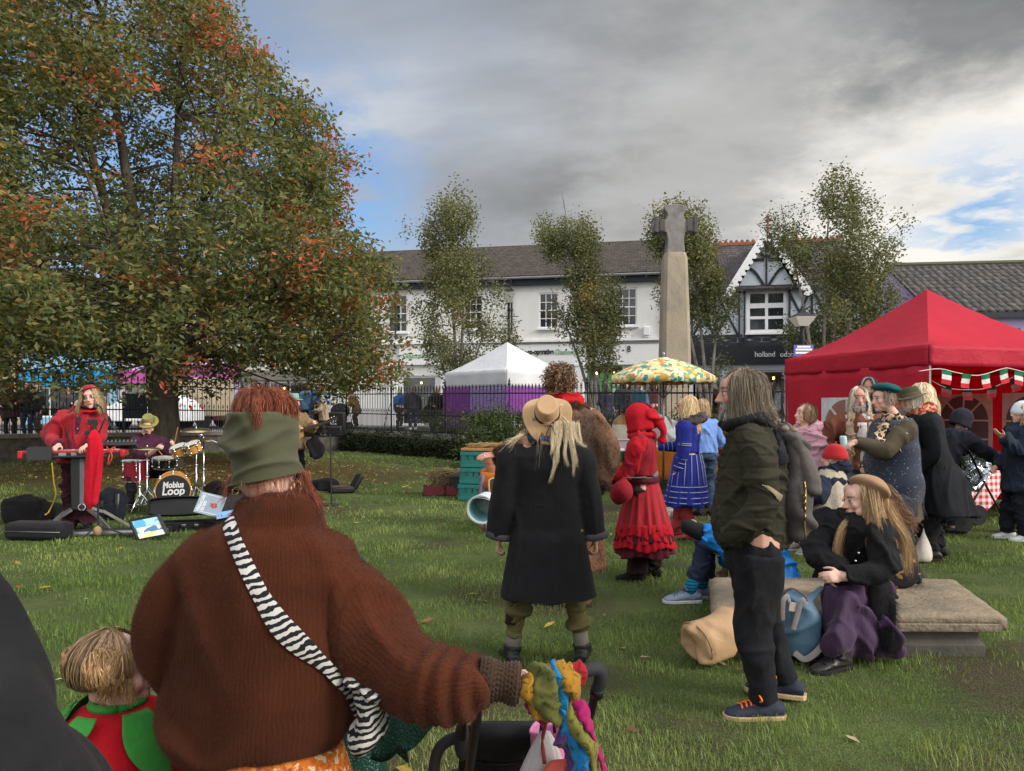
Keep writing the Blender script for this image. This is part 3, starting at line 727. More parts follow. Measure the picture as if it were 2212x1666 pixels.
def wallholes(mb,s0,s1,z0,z1,holes,th=.16,y=0.0):
 xs=sorted({s0,s1,*[h[0]for h in holes],*[h[1]for h in holes]});zs=sorted({z0,z1,*[h[2]for h in holes],*[h[3]for h in holes]})
 def inh(a,b):return any(h[0]<a<h[1]and h[2]<b<h[3]for h in holes)
 for i in range(len(xs)-1):
  for j in range(len(zs)-1):
   a,b,c,d=xs[i],xs[i+1],zs[j],zs[j+1]
   if not inh((a+b)/2,(c+d)/2):mb.add([V((a,y,c)),V((b,y,c)),V((b,y,d)),V((a,y,d))],[(0,1,2,3)])
 for a,b,c,d in holes:
  q=[V((a,y,c)),V((b,y,c)),V((b,y,d)),V((a,y,d))];w_=[p+V((0,th,0))for p in q]
  mb.add(q+w_,[(0,4,5,1),(1,5,6,2),(2,6,7,3),(3,7,4,0)])
def window(root,r4,cols,rows,mat,y=0.0,fw=.07,bw=.03,mid=None,sill=True,th=.16,pane=None,name='window'):
 a,b,c,d=r4;mb=MB();yy=y+th*.45
 for s0,s1,z0,z1 in((a,a+fw,c,d),(b-fw,b,c,d),(a+fw,b-fw,c,c+fw),(a+fw,b-fw,d-fw,d)):mb.box(((s0+s1)/2,yy,(z0+z1)/2),(s1-s0-.004,.07,z1-z0-.004))
 for i in range(1,cols):x=a+fw+(b-a-2*fw)*i/cols;mb.box((x,yy,(c+d)/2),(bw,.045,d-c-2*fw-.004))
 for j in range(1,rows):
  z=c+fw+(d-c-2*fw)*j/rows;wd=bw*1.7 if mid==j else bw;mb.box(((a+b)/2,yy,z),(b-a-2*fw-.004,.05 if mid!=j else .06,wd))
 if sill:mb.box(((a+b)/2,y-.03,c-.05),(b-a+.16,.2,.07))
 f=B7(mb,name,mat,root,30)
 mp=MB();mp.box(((a+b)/2,yy+.03,(c+d)/2),(b-a-.02,.012,d-c-.02));B7(mp,'pane',pane or glass_dark(),f,False)
 return f
def roof(root,s0,s1,n0,zE,n1,zR,mat,name='roof',over=.12,back=True,th=.1):
 """pitched roof: eave at local y=n0 height zE, ridge at y=n1 height zR"""
 L=math.hypot(n1-n0,zR-zE);mb=MB()
 sec=[(n0,zE,0.0),(n1,zR,L),(2*n1-n0,zE,0.0)]
 rr=[]
 for s in(s0-over,s1+over):rr.append([V((s,y,z))for y,z,_ in sec]+[V((s,y,z-th))for y,z,_ in reversed(sec)])
 mb.rings(rr);o=B7(mb,name,mat,root,20)
 uvk(o,[(v.co.x,abs(v.co.y-n0)if v.co.y<=n1+.01 else abs(2*n1-n0-v.co.y),0)for v in o.data.vertices]);return o
def text(s,root,mat,s0,z,h,y,name='lettering',width=None,ext=.012,bold=0.0):
 cu=bpy.data.curves.new(name,'FONT');cu.body=s;cu.size=h*1.38;cu.extrude=ext;cu.offset=bold;cu.materials.append(mat)
 o=link(name,cu,root);o.location=(s0,y,z);o.rotation_euler=(math.pi/2,0,0)
 bpy.context.view_layer.update();w_=o.dimensions.x
 me=bpy.data.meshes.new_from_object(o.evaluated_get(bpy.context.evaluated_depsgraph_get()));bpy.data.objects.remove(o)
 o=link(name,me,root);o.location=(s0,y,z);o.rotation_euler=(math.pi/2,0,0)
 if width and w_>0:o.scale=(width/w_,1,1)
 return o
WHITE=S7('white_render',(.72,.71,.69),col2=(.60,.59,.56),cs=1.6,bs=60,bump=.15,fine=.05,ct=.6,st=(1,1,.35))
WPAINT=S7('white_paint',(.78,.78,.78),col2=(.7,.7,.7),rough=.5,bump=.03,fine=.03)
DARKP=S7('dark_paint',(.03,.034,.042),rough=.5,bump=.05)
SHOPB=S7('shop_interior',(.05,.045,.04),col2=(.16,.12,.09),cs=2.2,ct=.3,bump=0)
def shopfront(root,r4,goods,seed,frame=WPAINT,depth=.9,lights=0,door=None):
 """recessed shop window: dark interior, shelves with coloured goods, frame, glass"""
 a,b,c,d=r4;r=random.Random(seed)
 m=MB();m.box(((a+b)/2,depth+.1,(c+d)/2),(b-a+.4,.05,d-c+.2));B7(m,'interior',SHOPB,root,False)
 m=MB();mats=[S7('goods_%s'%'_'.join(str(int(x*99))for x in q),q,bump=0)for q in goods]
 for i in range(int((b-a)*14)):
  x=r.uniform(a+.1,b-.15);lev=r.choice([.0,.35,.7,1.05,1.4,1.75]);h=r.uniform(.12,.3);z=c+.06+lev
  if z+h>d-.05:continue
  m.cur=r.randrange(len(mats));m.box((x,depth-.15-r.random()*.45,z+h/2),(r.uniform(.12,.35),r.uniform(.1,.25),h))
 B7(m,'goods_display',mats,root,False)['kind']='stuff'
 for i in range(lights):
  m=MB();x=a+(b-a)*(i+.5)/lights;m.ell((x,depth*.5,d-.35),(.05,.05,.07),None,8,6);B7(m,'lamp',emit('warm_lamp',(1,.55,.12),9),root,True)
 window(root,r4,max(1,int((b-a)/1.1)),1,frame,th=.2,fw=.09,bw=.06,sill=False,name='shop_window',pane=GLASS)
m,g=newmat('shop_glass');tr=g('BsdfTransparent',{'Color':(.85,.88,.88,1)});gl=g('BsdfGlossy',{'Roughness':.03,'Color':(.9,.95,1,1)});fr=g('Fresnel',{0:1.5})
mx=g('MixShader',{0:g.math('MULTIPLY',fr.outputs[0],1.2),1:tr.outputs[0],2:gl.outputs[0]});g('OutputMaterial',{'Surface':mx.outputs[0]});GLASS=m
def food_shop():
 root=E7('shop_building',FO,ANG,'long white rendered shop with sash windows above a co-operative sign','building')
 a=fs_(690,600)[0];b=fs_(1487,600)[0];zE=fs_(1300,598)[1];zF1,zF0=fs_(1215,739)[1],fs_(1215,783)[1]
 wins=[rect(*q)for q in((838,637,880,718),(1001,637,1043,712),(1164,632,1206,709),(1328,622,1376,704))]
 fr=[rect(866,812,943,936),rect(982,800,1100,936),rect(1110,785,1237,936),rect(1268,790,1345,936),rect(1352,790,1425,936)]
 fr=[(q[0],q[1],ZS+.02,q[3])for q in fr]
 mb=MB();wallholes(mb,a,b,ZS-.1,zE,wins+fr)
 mb.add([V((b,0,ZS)),V((b,9,ZS)),V((b,9,zE)),V((b,0,zE))],[(0,1,2,3)]);mb.add([V((a,0,ZS)),V((a,9,ZS)),V((a,9,zE)),V((a,0,zE))],[(3,2,1,0)])
 for s in(a,b):mb.add([V((s,-.1,zE)),V((s,9,zE)),V((s,4.5,zE+2.5))],[(0,1,2)])
 B7(mb,'wall',WHITE,root,False)
 for q in wins:window(root,q,3,4,WPAINT,mid=2)
 zR=fs_(1200,527,-4.5)[1]
 roof(root,a,b,-.38,zE+.12,4.5,zR,tiles('brown_roof',(.065,.05,.042),(.04,.034,.03),.26,.3,.015,.6,moss=(.085,.075,.055)))
 m=MB();m.box(((a+b)/2,-.12,zE-.16),(b-a,.2,.30));B7(m,'fascia_board',S7('navy_fascia',(.022,.03,.045),rough=.5),root,30)
 m=MB();m.tube([V((a,-.34,zE+.02)),V((b,-.34,zE+.02))],.07,8);B7(m,'gutter',S7('grey_gutter',(.22,.22,.24),rough=.5),root,40)
 m=MB();m.box(((a+b)/2,-.10,fs_(1100,742)[1]+.07),(b-a,.24,.09));B7(m,'cornice',WPAINT,root,30)
 for x0,x1 in((864,1100),(1112,1322),(1326,1440)):
  q=rect(x0,744,x1,788);m=MB();m.box(((q[0]+q[1])/2,-.07,(q[2]+q[3])/2),(q[1]-q[0],.12,q[3]-q[2]));B7(m,'sign_board',WPAINT,root,30,.01)
 dk=S7('sign_dark',(.03,.035,.045),bump=0);gn=S7('sign_green',(.28,.52,.30),bump=0);gy=S7('sign_grey',(.2,.22,.25),bump=0)
 def tx(s_,x0,x1,yb,h,mat,bold=0):
  p,q=fs_(x0,yb),fs_(x1,yb);text(s_,root,mat,p[0],p[1],h,-.145,width=q[0]-p[0],bold=bold)
 tx('The',1124,1139,766,.26,gy);tx('co-operative',1140,1197,766,.26,dk,.012);tx('Glastonbury',1200,1262,766,.26,gn)
 tx('Glastonbury',872,940,774,.26,gn);tx('8',1354,1362,761,.3,dk)
 m=MB();q=fs_(1110,742);m.prism([(-.42,0),(.42,0),(0,.34)],.3,None,(fs_(1110,742)[0]+.0,-.26,q[1]+.12));B7(m,'pediment',S7('pale_stone',(.5,.49,.46)),root,30)
 for x in(856,1106,1436):
  s_,z_=fs_(x,610);m=MB();m.tube([V((s_,-.34,z_+.05)),V((s_,-.30,z_-.2)),V((s_,-.10,z_-.5)),V((s_,-.10,zF1+.25))],.05,8);[m.box((s_,-.08,zF1+.4+k*1.2),(.16,.12,.05))for k in range(3)];B7(m,'downpipe',S7('pipe_black',(.03,.032,.036),rough=.5),root,40)
 for x in(850,962,1103,1252,1440):
  m=MB();s,z=fs_(x,790);m.box((s,-.05,(ZS+z)/2),(.42,.14,z-ZS));m.box((s,-.05,z+.03),(.5,.2,.12))
  B7(m,'pilaster',WPAINT,root,30,.01)
 shopfront(root,fr[0],[(.05,.05,.06),(.35,.04,.04),(.1,.3,.12),(.06,.12,.4),(.5,.45,.35)],1,lights=1)
 shopfront(root,fr[1],[(.2,.42,.45),(.5,.5,.5),(.1,.2,.25)],2,frame=S7('teal_frame',(.22,.42,.44),rough=.5))
 shopfront(root,fr[2],[(.25,.02,.02),(.12,.2,.06),(.3,.16,.05)],3)
 shopfront(root,fr[3],[(.1,.3,.08),(.35,.3,.2),(.4,.1,.06)],4,frame=S7('green_frame',(.05,.28,.07),rough=.5),lights=2)
 shopfront(root,fr[4],[(.3,.3,.28),(.12,.2,.3),(.4,.12,.07)],5,lights=2)
 q=rect(1296,806,1336,846);m=MB();m.box(((q[0]+q[1])/2,.02,(q[2]+q[3])/2),(q[1]-q[0],.05,q[3]-q[2]));o=B7(m,'cash_machine_panel',S7('panel_green',(.09,.33,.07),bump=0,rough=.4),root,30)
 s,z=fs_(1302,833);text('Free',o,WPAINT,s,z,.32,-.012)
 m=MB();m.box(((q[0]+q[1])/2,.0,q[2]-.32),(q[1]-q[0],.06,.22));B7(m,'light_panel',emit('green_glow',(.25,1,.25),.9),root,30)
 m=MB();s,z=fs_(1397,716);m.box((s,-.12,z),(.3,.24,.42));m.box((s,-.12,z-.26),(.22,.16,.1));B7(m,'alarm_box',WPAINT,root,30,.02)
food_shop()
def timber_house():
 root=E7('timber_framed_building',FO,ANG,'black and white timber framed gabled building with dark shop sign','building')
 a=fs_(1489,600)[0]+.02;b=fs_(1862,600)[0];zE=fs_(1560,630)[1];sF=fs_(1655,748);zS1=sF[1];zS0=fs_(1655,788)[1]
 gx0,gx1=fs_(1585,640)[0],fs_(1726,640)[0];gc=(gx0+gx1)/2;zA=fs_(1655,492,.3)[1];zG=fs_(1655,622)[1]
 wq=rect(1613,627,1700,719);wl=rect(1795,668,1835,725)
 fr=[rect(1500,800,1560,936),rect(1600,800,1700,936),rect(1716,800,1840,936)];fr=[(q[0],q[1],ZS+.3,q[3])for q in fr]
 mb=MB();wallholes(mb,a,b,ZS-.1,zE,[wq,wl]+fr)
 mb.add([V((a,0,zE)),V((a,8,zE)),V((a,4,zE+3))],[(0,1,2)]);mb.add([V((b,0,zE)),V((b,8,zE)),V((b,4,zE+3))],[(0,1,2)])
 for s in(a,b):mb.add([V((s,0,ZS)),V((s,8,ZS)),V((s,8,zE)),V((s,0,zE))],[(0,1,2,3)])
 mb.add([V((gx0+.1,-.02,zE-.05)),V((gx1-.1,-.02,zE-.05)),V((gc,-.02,zA-.3))],[(0,1,2)])
 B7(mb,'wall',S7('pale_blue_render',(.62,.68,.74),col2=(.54,.6,.66),cs=1.5,bump=.1,fine=.05),root,False)
 zR=fs_(1560,531,-4)[1]
 sl=tiles('slate_roof',(.075,.062,.066),(.055,.047,.05),.22,.3,.02,.6)
 roof(root,a,b,-.3,zE+.05,4.0,zR,sl)
 m=MB();s=a
 while s<b:m.box((s+.13,4.0,zR+.06),(.25,.16,.16));m.lathe([(.09,0),(.09,.08),(.02,.14)],(s+.13,4.0,zR+.14),8);s+=.27
 B7(m,'ridge_tile',S7('terracotta',(.30,.12,.07),cs=4),root,30)
 m=MB();hw=gc-gx0+.42;zb=zG-.35;th=.1;zt=zA
 rr=[]
 for y in(-.42,4.2):rr.append([V((gc-hw,y,zb)),V((gc,y,zt)),V((gc+hw,y,zb)),V((gc+hw,y,zb-th)),V((gc,y,zt-th*1.5)),V((gc-hw,y,zb-th))])
 m.rings(rr);o=B7(m,'gable_roof',sl,root,20);uvk(o,[(v.co.y,abs(v.co.x-gc)*2.0,0)for v in o.data.vertices])
 m=MB()
 for sgn in(-1,1):
  L=V((gc+sgn*hw,-.44,zb-.06));T=V((gc,-.44,zt-.10));m.bar(L,T,.05,.26)
  n=12
  for i in range(n):p=L.lerp(T,(i+.5)/n);m.cyl(p+V((-sgn*.12,-.02,-.10)),p+V((-sgn*.12,.03,-.10)),.10,None,10)
 B7(m,'bargeboard',WPAINT,root,30)
 m=MB();m.lathe([(.06,-.3),(.07,.1),(.03,.16),(.09,.3),(.05,.4),(.015,.62)],(gc,-.44,zt-.02),10);B7(m,'finial',S7('terracotta',(.3,.12,.07)),root,40)
 t=MB();Y0=-.05
 def beam(x0,z0,x1,z1,w_=.13):t.bar(V((x0,Y0,z0)),V((x1,Y0,z1)),.07,w_)
 zc=zG+(zA-zG)*.48;wd=gx1-gx0
 beam(gx0-.2,zG-.02,gx1+.2,zG-.02,.2);beam(gc,zG+.08,gc,zA-.62,.17);beam(gc-wd*.25,zc,gc-.09,zc);beam(gc+.09,zc,gc+wd*.25,zc)
 for sg in(-1,1):
  pts,_=catmull([V((gc+sg*wd*.40,Y0,zc-.25)),V((gc+sg*wd*.2,Y0,zG+.8)),V((gc+sg*.1,Y0,zG+.1))],6)
  for p,q in zip(pts[:-1],pts[1:]):t.bar(p,q,.06,.12)
  beam(gc+sg*wd*.2,zc+.75,gc+sg*.09,zc+.1)
 zl,zt2=zS1+.12,zG-.14
 xs=[a+.1];
 while xs[-1]<b-1:xs.append(xs[-1]+1.05)
 for x in xs:
  if wq[0]-.1<x<wq[1]+.1:continue
  beam(x,zl,x,zE-.05,.14)
 beam(wq[0]-.1,zl,wq[0]-.1,zt2,.14);beam(wq[1]+.1,zl,wq[1]+.1,zt2,.14)
 zm=wq[2]-.12
 beam(a,zm,wq[0]-.2,zm,.12);beam(wq[0]-.02,zm,wq[1]+.02,zm,.10);beam(wq[1]+.2,zm,b,zm,.12);beam(a,zl-.02,b,zl-.02,.16)
 for x in xs[:-1]:
  if wq[0]-1.1<x<wq[1]:continue
  t.bar(V((x+.07,Y0+.01,zm+.06)),V((x+.98,Y0+.01,zE-.1)),.05,.10);t.bar(V((x+.98,Y0+.016,zm+.06)),V((x+.07,Y0+.016,zE-.1)),.05,.10)
 n=8;x0,x1=a,b;k=int((x1-x0)/.98);st_=(x1-x0)/k;h=zm-zl-.14;zmid=(zm+zl)/2
 for i in range(k):
  c_=x0+st_*(i+.5)
  for sx_,sz_ in((-1,-1),(1,-1),(1,1),(-1,1)):
   pts,_=catmull([V((c_+sx_*st_*.47,Y0+.008,zmid+sz_*.04)),V((c_+sx_*st_*.2,Y0+.008,zmid+sz_*h*.2)),V((c_,Y0+.008,zmid+sz_*h*.47))],4)
   for p,q in zip(pts[:-1],pts[1:]):t.bar(p,q,.045,.085)
 B7(t,'timber_frame',DARKP,root,30)
 window(root,wq,2,3,WPAINT,fw=.15,bw=.13,mid=2,th=.14);window(root,wl,1,3,WPAINT,fw=.08,bw=.05,th=.14)
 m=MB();m.box(((a+b)/2,-.14,(zS1+zS0)/2),(b-a,.2,zS1-zS0));sb=B7(m,'sign_board',S7('sign_black',(.018,.021,.026),rough=.45),root,30,.01)
 for wtxt,x0,x1 in(('holland',1630,1673),('odam',1685,1717)):
  p,q=fs_(x0,771,.25),fs_(x1,771,.25);text(wtxt,sb,S7('sign_white',(.75,.76,.78),bump=0),p[0],p[1],.25,-.255,width=q[0]-p[0])
 for i,q in enumerate(fr):shopfront(root,q,[(.5,.5,.48),(.2,.22,.26),(.12,.1,.09)],20+i,frame=S7('grey_frame',(.5,.54,.58),rough=.5),lights=2)
timber_house()
def tiled_cottage():
 a=fs_(1866,600)[0];b=fs_(2010,600)[0]
 root=E7('cottage',FO,ANG,'low cottage with a rust red pantile roof between the timber gable and the lilac house','building')
 zE=fs_(1930,690)[1];q=rect(1880,705,1905,750)
 mb=MB();wallholes(mb,a,b,ZS-.1,zE,[q]);mb.add([V((a,0,ZS)),V((a,7,ZS)),V((a,7,zE)),V((a,0,zE))],[(0,1,2,3)]);B7(mb,'wall',S7('cream_render',(.6,.56,.48),bump=.1),root,False)
 window(root,q,2,2,WPAINT)
 roof(root,a,b,-.3,zE,3.4,fs_(1930,604,-3.4)[1],tiles('red_pantile',(.20,.085,.055),(.11,.055,.04),.3,.25,.03,.9,'pan'))
tiled_cottage()
def lilac_house():
 o=P(1955,880,27.0);root=E7('lilac_house',(o.x,27.0,0),R(-7),'lilac painted house with a big grey tiled roof and green window','building')
 zE=HC+(880-676)*26.6/F;zR=HC+(880-572)*30.6/F;L=17
 x0,x1=P(2172,0,26.2).x-o.x,P(2205,0,26.2).x-o.x
 q=(x0+.02,x1+.25,HC+(880-745)*26.3/F-.5,HC+(880-708)*26.3/F);mb=MB();wallholes(mb,.9,L,ZS-.1,zE,[q]);mb.add([V((.9,0,ZS)),V((.9,8,ZS)),V((.9,8,zE)),V((.9,0,zE))],[(3,2,1,0)]);mb.add([V((.9,0,zE)),V((.9,4,zR-.15)),V((.9,8,zE))],[(0,1,2)])
 B7(mb,'wall',S7('lilac_render',(.52,.42,.68),col2=(.46,.37,.62),bump=.1,fine=.05),root,False)
 window(root,q,3,2,S7('green_paint',(.2,.42,.2),rough=.5))
 roof(root,.9,L,-.35,zE+.05,4.0,zR,tiles('grey_pantile',(.085,.075,.07),(.055,.05,.048),.34,.3,.03,1.0,'pan',moss=(.14,.12,.10)))
 m=MB();m.tube([V((.8,4.0,zR+.02)),V((L,4.0,zR+.02))],.11,8);B7(m,'ridge',S7('mossy_ridge',(.11,.12,.06),col2=(.06,.06,.05)),root,40)
 m=MB();m.box((L/2+.5,-.3,zE-.12),(L-1,.14,.2));B7(m,'fascia_board',DARKP,root,30)
lilac_house()
def plain_shop(x0,x1,ytop,label,wallc,fascia,fy0,fy1,seed,goods,lights=0,name='shop_building',txt=None,roofc=(.08,.07,.065),win=True,storey=True):
 root=E7(name,FO,ANG,label,'building');a,b=fs_(x0,0)[0]+.03,fs_(x1,0)[0]-.03
 zE=fs_((x0+x1)/2,ytop)[1];q=(a+.35,b-.35,ZS+.35,fs_((x0+x1)/2,fy1)[1]-.05);z0,z1=fs_((x0+x1)/2,fy1)[1],fs_((x0+x1)/2,fy0)[1]
 ws=[]
 if win:
  k=max(1,int((b-a)/2.2))
  for i in range(k):
   c_=a+(b-a)*(i+.5)/k
   for zz in(z1+.9,z1+3.6):
    if zz+1.6<zE-.3:ws.append((c_-.5,c_+.5,zz,zz+1.6))
 mb=MB();wallholes(mb,a,b,ZS-.1,zE,[q]+ws);mb.box(((a+b)/2,4.2,(ZS+zE)/2),(b-a,7.9,zE-ZS))if False else None
 for s,f in((a,(0,1,2,3)),(b,(3,2,1,0))):mb.add([V((s,0,ZS)),V((s,8,ZS)),V((s,8,zE)),V((s,0,zE))],[f])
 wm=S7('render_%d'%seed,wallc,bump=.1,fine=.05);B7(mb,'wall',wm,root,False)
 for w4 in ws:window(root,w4,2,2,WPAINT)
 m=MB();m.box(((a+b)/2,-.1,(z0+z1)/2),(b-a-.1,.22,z1-z0));sb=B7(m,'sign_board',S7('fascia_%d'%seed,fascia,rough=.5),root,30,.01)
 if txt:text(txt,sb,S7('fascia_txt_%d'%seed,tuple(x*.55 for x in fascia),bump=0),a+(b-a)*.4,z0+.35,.4,-.22)
 shopfront(root,q,goods,seed,lights=lights)
 roof(root,a,b,-.3,zE,4.0,zE+2.0,tiles('shop_roof_%d'%seed,roofc,tuple(x*.7 for x in roofc)),over=0)
plain_shop(-260,44,640,'sandy stone building at the far left behind the railing',(.48,.36,.22),(.35,.26,.15),800,822,41,[(.1,.08,.06)])
plain_shop(46,252,655,'pale blue shop with a bright cyan sign board and warm lamps',(.30,.58,.78),(.03,.33,.62),800,834,42,[(.4,.35,.28),(.12,.1,.1),(.5,.4,.3)],2)
plain_shop(254,372,650,'lilac shop with a pink sign board left of the tree trunk',(.66,.56,.72),(.55,.10,.36),800,829,43,[(.5,.45,.4),(.3,.25,.2)],1)
plain_shop(374,520,660,'lilac shop with a pink sign board right of the tree trunk',(.66,.56,.72),(.55,.12,.38),788,826,44,[(.6,.5,.38),(.5,.1,.08),(.1,.1,.1)],2,txt='A U')
plain_shop(522,688,600,'cream house hidden behind the orange leaves of the tree',(.62,.58,.5),(.2,.18,.16),800,822,45,[(.2,.2,.2),(.4,.1,.1)],1)
def memorial():
 Y=19.5;b=P(1457,880,Y);root=E7('stone_cross',(b.x,Y,.62),0,'tall tapering stone memorial cross with a weathered wheel head','memorial')
 def X(x):return(x-1457)*Y/F
 def Z(y):return HC-(y-HY)*Y/F-.62
 st=S7('weathered_stone',(.36,.29,.20),col2=(.21,.185,.15),cs=2.2,bs=35,bump=.5,bd=.012,b2=.5,b2s=5,b2d=.03,st=(1,1,.6))
 mb=MB();rr=[]
 for y,hw in((900,32),(775,31),(660,28),(560,24.5),(548,21)):
  w_=X(1457+hw);c=w_*.25
  rr.append([V((x*1.0,yy*.8,Z(y)))for x,yy in((-w_+c,-w_),(w_-c,-w_),(w_,-w_+c),(w_,w_-c),(w_-c,w_),(-w_+c,w_),(-w_,w_-c),(-w_,-w_+c))])
 mb.rings(rr);B7(mb,'shaft',st,root,30)
 mb=MB();prof=[(1437,549),(1440,520),(1437,505),(1424,503),(1413,505),(1410,497),(1410,480),(1413,473),(1424,480),(1437,478),(1440,466),(1432,455),(1433,449),(1445,445),(1457,444)]
 o=[(X(x),Z(y))for x,y in prof];o+=[(-x,z)for x,z in reversed(o[:-1])]
 mb.prism(o,.34,None,(0,-.17,0));hd=B7(mb,'cross_head',S7('grey_stone',(.25,.235,.22),col2=(.13,.12,.115),cs=4,bs=40,bump=.5,bd=.012),root,30,.02)
 for sg in(-1,1):
  mb=MB();mb.box((sg*X(1457+29),0,Z(490)),(.15,.40,.32));mb.box((sg*X(1457+42),0,Z(489)),(.10,.44,.42))
  B7(mb,'arm_boss',S7('dark_stone',(.10,.09,.085),cs=6,bs=30,bump=.6,bd=.02),hd,30,.015)
 mb=MB();mb.box((0,0,.25),(1.5,1.5,.5));mb.box((0,0,.6),(1.1,1.1,.22));B7(mb,'plinth',st,root,30,.02)
memorial()
def street_lamp(px,Y,y_lan0,y_lan1,label,sign=False):
 b=P(px,880,Y);z=lambda y:HC-(y-HY)*Y/F-ZS
 root=E7('street_lamp',(b.x,Y,ZS),0,label,'street lamp','street lamps');h0,h1=z(y_lan1),z(y_lan0);h=h1-h0
 m=MB();m.lathe([(.14,0),(.14,.3),(.1,.4),(.085,.9),(.06,1.0),(.05,h0-.4),(.07,h0-.3),(.045,h0-.15),(.06,h0)],(0,0,0),12);m.bar(V((-.4,0,h0-.55)),V((.4,0,h0-.55)),.03,.03);B7(m,'post',IRON,root,40)
 m=MB();gl=h*.55;n=4
 for i in range(4):
  a=math.pi/4+i*math.pi/2;c,s=math.cos(a),math.sin(a);m.bar(V((c*.13,s*.13,h0)),V((c*.27,s*.27,h0+gl)),.02,.02)
 m.lathe([(.30,h0+gl),(.30,h0+gl+.03),(.14,h0+gl+h*.22),(.10,h0+gl+h*.28),(.1,h0+gl+h*.34),(.03,h1-.03),(.015,h1+.1)],(0,0,0),4,Matrix.Rotation(math.pi/4,3,'Z'));B7(m,'lantern_frame',IRON,root,20)
 m=MB();m.lathe([(.17,h0+.01),(.37,h0+gl-.005)],(0,0,0),4,Matrix.Rotation(math.pi/4,3,'Z'));m2,g=newmat('frosted_glass_'+str(px));principled(g,(.7,.66,.58),.4,0,.4,trans=0.0);B7(m,'lantern_glass',m2,root,20)
 if sign:
  m=MB();m.box((0,-.08,z(758)),(.5,.03,z(746)-z(770)));sb=B7(m,'street_sign',S7('purple_sign',(.16,.12,.42),rough=.4),root,30)
  m=MB()
  for k,yy in enumerate((750,756,763)):m.box((0,-.1,z(yy)),(.42-.08*(k==0),.006,.05))
  B7(m,'sign_lines',WPAINT,sb,30)
street_lamp(1733,18.5,668,706,'old lantern street lamp with purple sign left of the red gazebo',True)
street_lamp(1099,30.0,612,655,'old lantern street lamp in front of the white shop, right of the first birch')
def car():
 b=P(318,880,29.5);root=E7('parked_car',(b.x,29.5,ZS),R(4),'white hatchback car parked behind the railing left of the tree','car')
 L=4.0;prof=[(-2.0,.35),(-2.0,.75),(-1.85,.88),(-1.05,.98),(-.45,1.40),(-.1,1.47),(1.0,1.46),(1.55,1.30),(1.88,.98),(2.0,.8),(2.0,.35)]
 mb=MB();rr=[]
 for y,k,dz in((-.86,.97,-.03),(-.8,1.0,0),(.8,1.0,0),(.86,.97,-.03)):
  rr.append([V((x*k,y*(1 if z<1 else .86),z+(dz if z>.5 else 0)))for x,z in prof])
 mb.rings(rr);B7(mb,'body',S7('car_white',(.72,.73,.74),rough=.25,bump=0,fine=.02,spec=.5),root,30,.04)
 gm=glass_dark()
 mb=MB()
 for sy in(-1,1):
  for pts in([(-.9,1.0),(-.42,1.34),(.18,1.40),(.18,1.0)],[(.26,1.0),(.26,1.40),(1.0,1.38),(1.4,1.22),(1.5,1.0)]):
   mb.prism(pts,.03,None,(0,sy*.765-.015,0))
 B7(mb,'side_window',gm,root,False)
 mb=MB();mb.add([V((-1.02,-.66,1.0)),V((-1.02,.66,1.0)),V((-.5,.6,1.385)),V((-.5,-.6,1.385))],[(3,2,1,0)]);o=B7(mb,'windscreen',gm,root,False);o.location=(-.02,0,.012)
 for x in(-1.3,1.25):
  for sy in(-1,1):
   mb=MB();M_=Matrix.Rotation(math.pi/2,3,'X');mb.lathe([(.2,-.1),(.3,-.1),(.32,-.06),(.32,.06),(.3,.1),(.2,.1)],(x,sy*.78,.32),20,M_);wh=B7(mb,'wheel',S7('tyre',(.02,.02,.02)),root,40)
   mb=MB();mb.lathe([(.02,.085),(.2,.07),(.2,-.07),(.02,-.085)],(x,sy*.79,.32),14,M_);B7(mb,'rim',metal('alloy',(.5,.5,.52)),wh,40)
 for sy in(-1,1):
  mb=MB();mb.ell((-1.9,sy*.6,.76),(.12,.2,.1),None,10,7);B7(mb,'headlight',S7('lamp_lens',(.7,.7,.72),rough=.15,bump=0),root,True)
  mb=MB();mb.ell((1.93,sy*.62,.86),(.08,.14,.14),None,10,7);B7(mb,'tail_light',S7('red_lens',(.4,.02,.02),rough=.2,bump=0),root,True)
car()
def van():
 b=P(424,880,32.5);root=E7('parked_van',(b.x,32.5,ZS),R(-4),'beige box van parked behind the railing right of the tree trunk','van')
 mb=MB();mb.box((0,0,1.35),(2.6,1.9,1.7));B7(mb,'box_body',S7('beige_panel',(.50,.41,.29),rough=.6,cs=1),root,30,.06)
 mb=MB();mb.prism([(-1.3,.4),(-1.3,1.9),(-1.75,1.85),(-2.15,1.2),(-2.6,1.05),(-2.65,.4)],1.8,None,(0,-.9,0));cb=B7(mb,'cab',S7('beige_panel',(.5,.41,.29)),root,30,.06)
 mb=MB();mb.prism([(-1.4,1.2),(-1.4,1.75),(-1.72,1.74),(-2.0,1.2)],.02,None,(0,-.925,0));B7(mb,'window',glass_dark(),cb,False)
 mb=MB();mb.box((0,0,.42),(3.9,1.5,.16));mb.box((-.6,-.955,1.3),(.35,.012,.4));mb.cyl((.1,-.955,1.2),(.1,-.965,1.2),.17);B7(mb,'chassis',S7('van_dark',(.12,.05,.04)),root,30)
 for x in(-1.9,.75):
  for sy in(-1,1):
   mb=MB();mb.lathe([(.12,-.1),(.34,-.1),(.36,0),(.34,.1),(.12,.1)],(x,sy*.82,.36),18,Matrix.Rotation(math.pi/2,3,'X'));B7(mb,'wheel',S7('tyre',(.02,.02,.02)),root,40)
van()
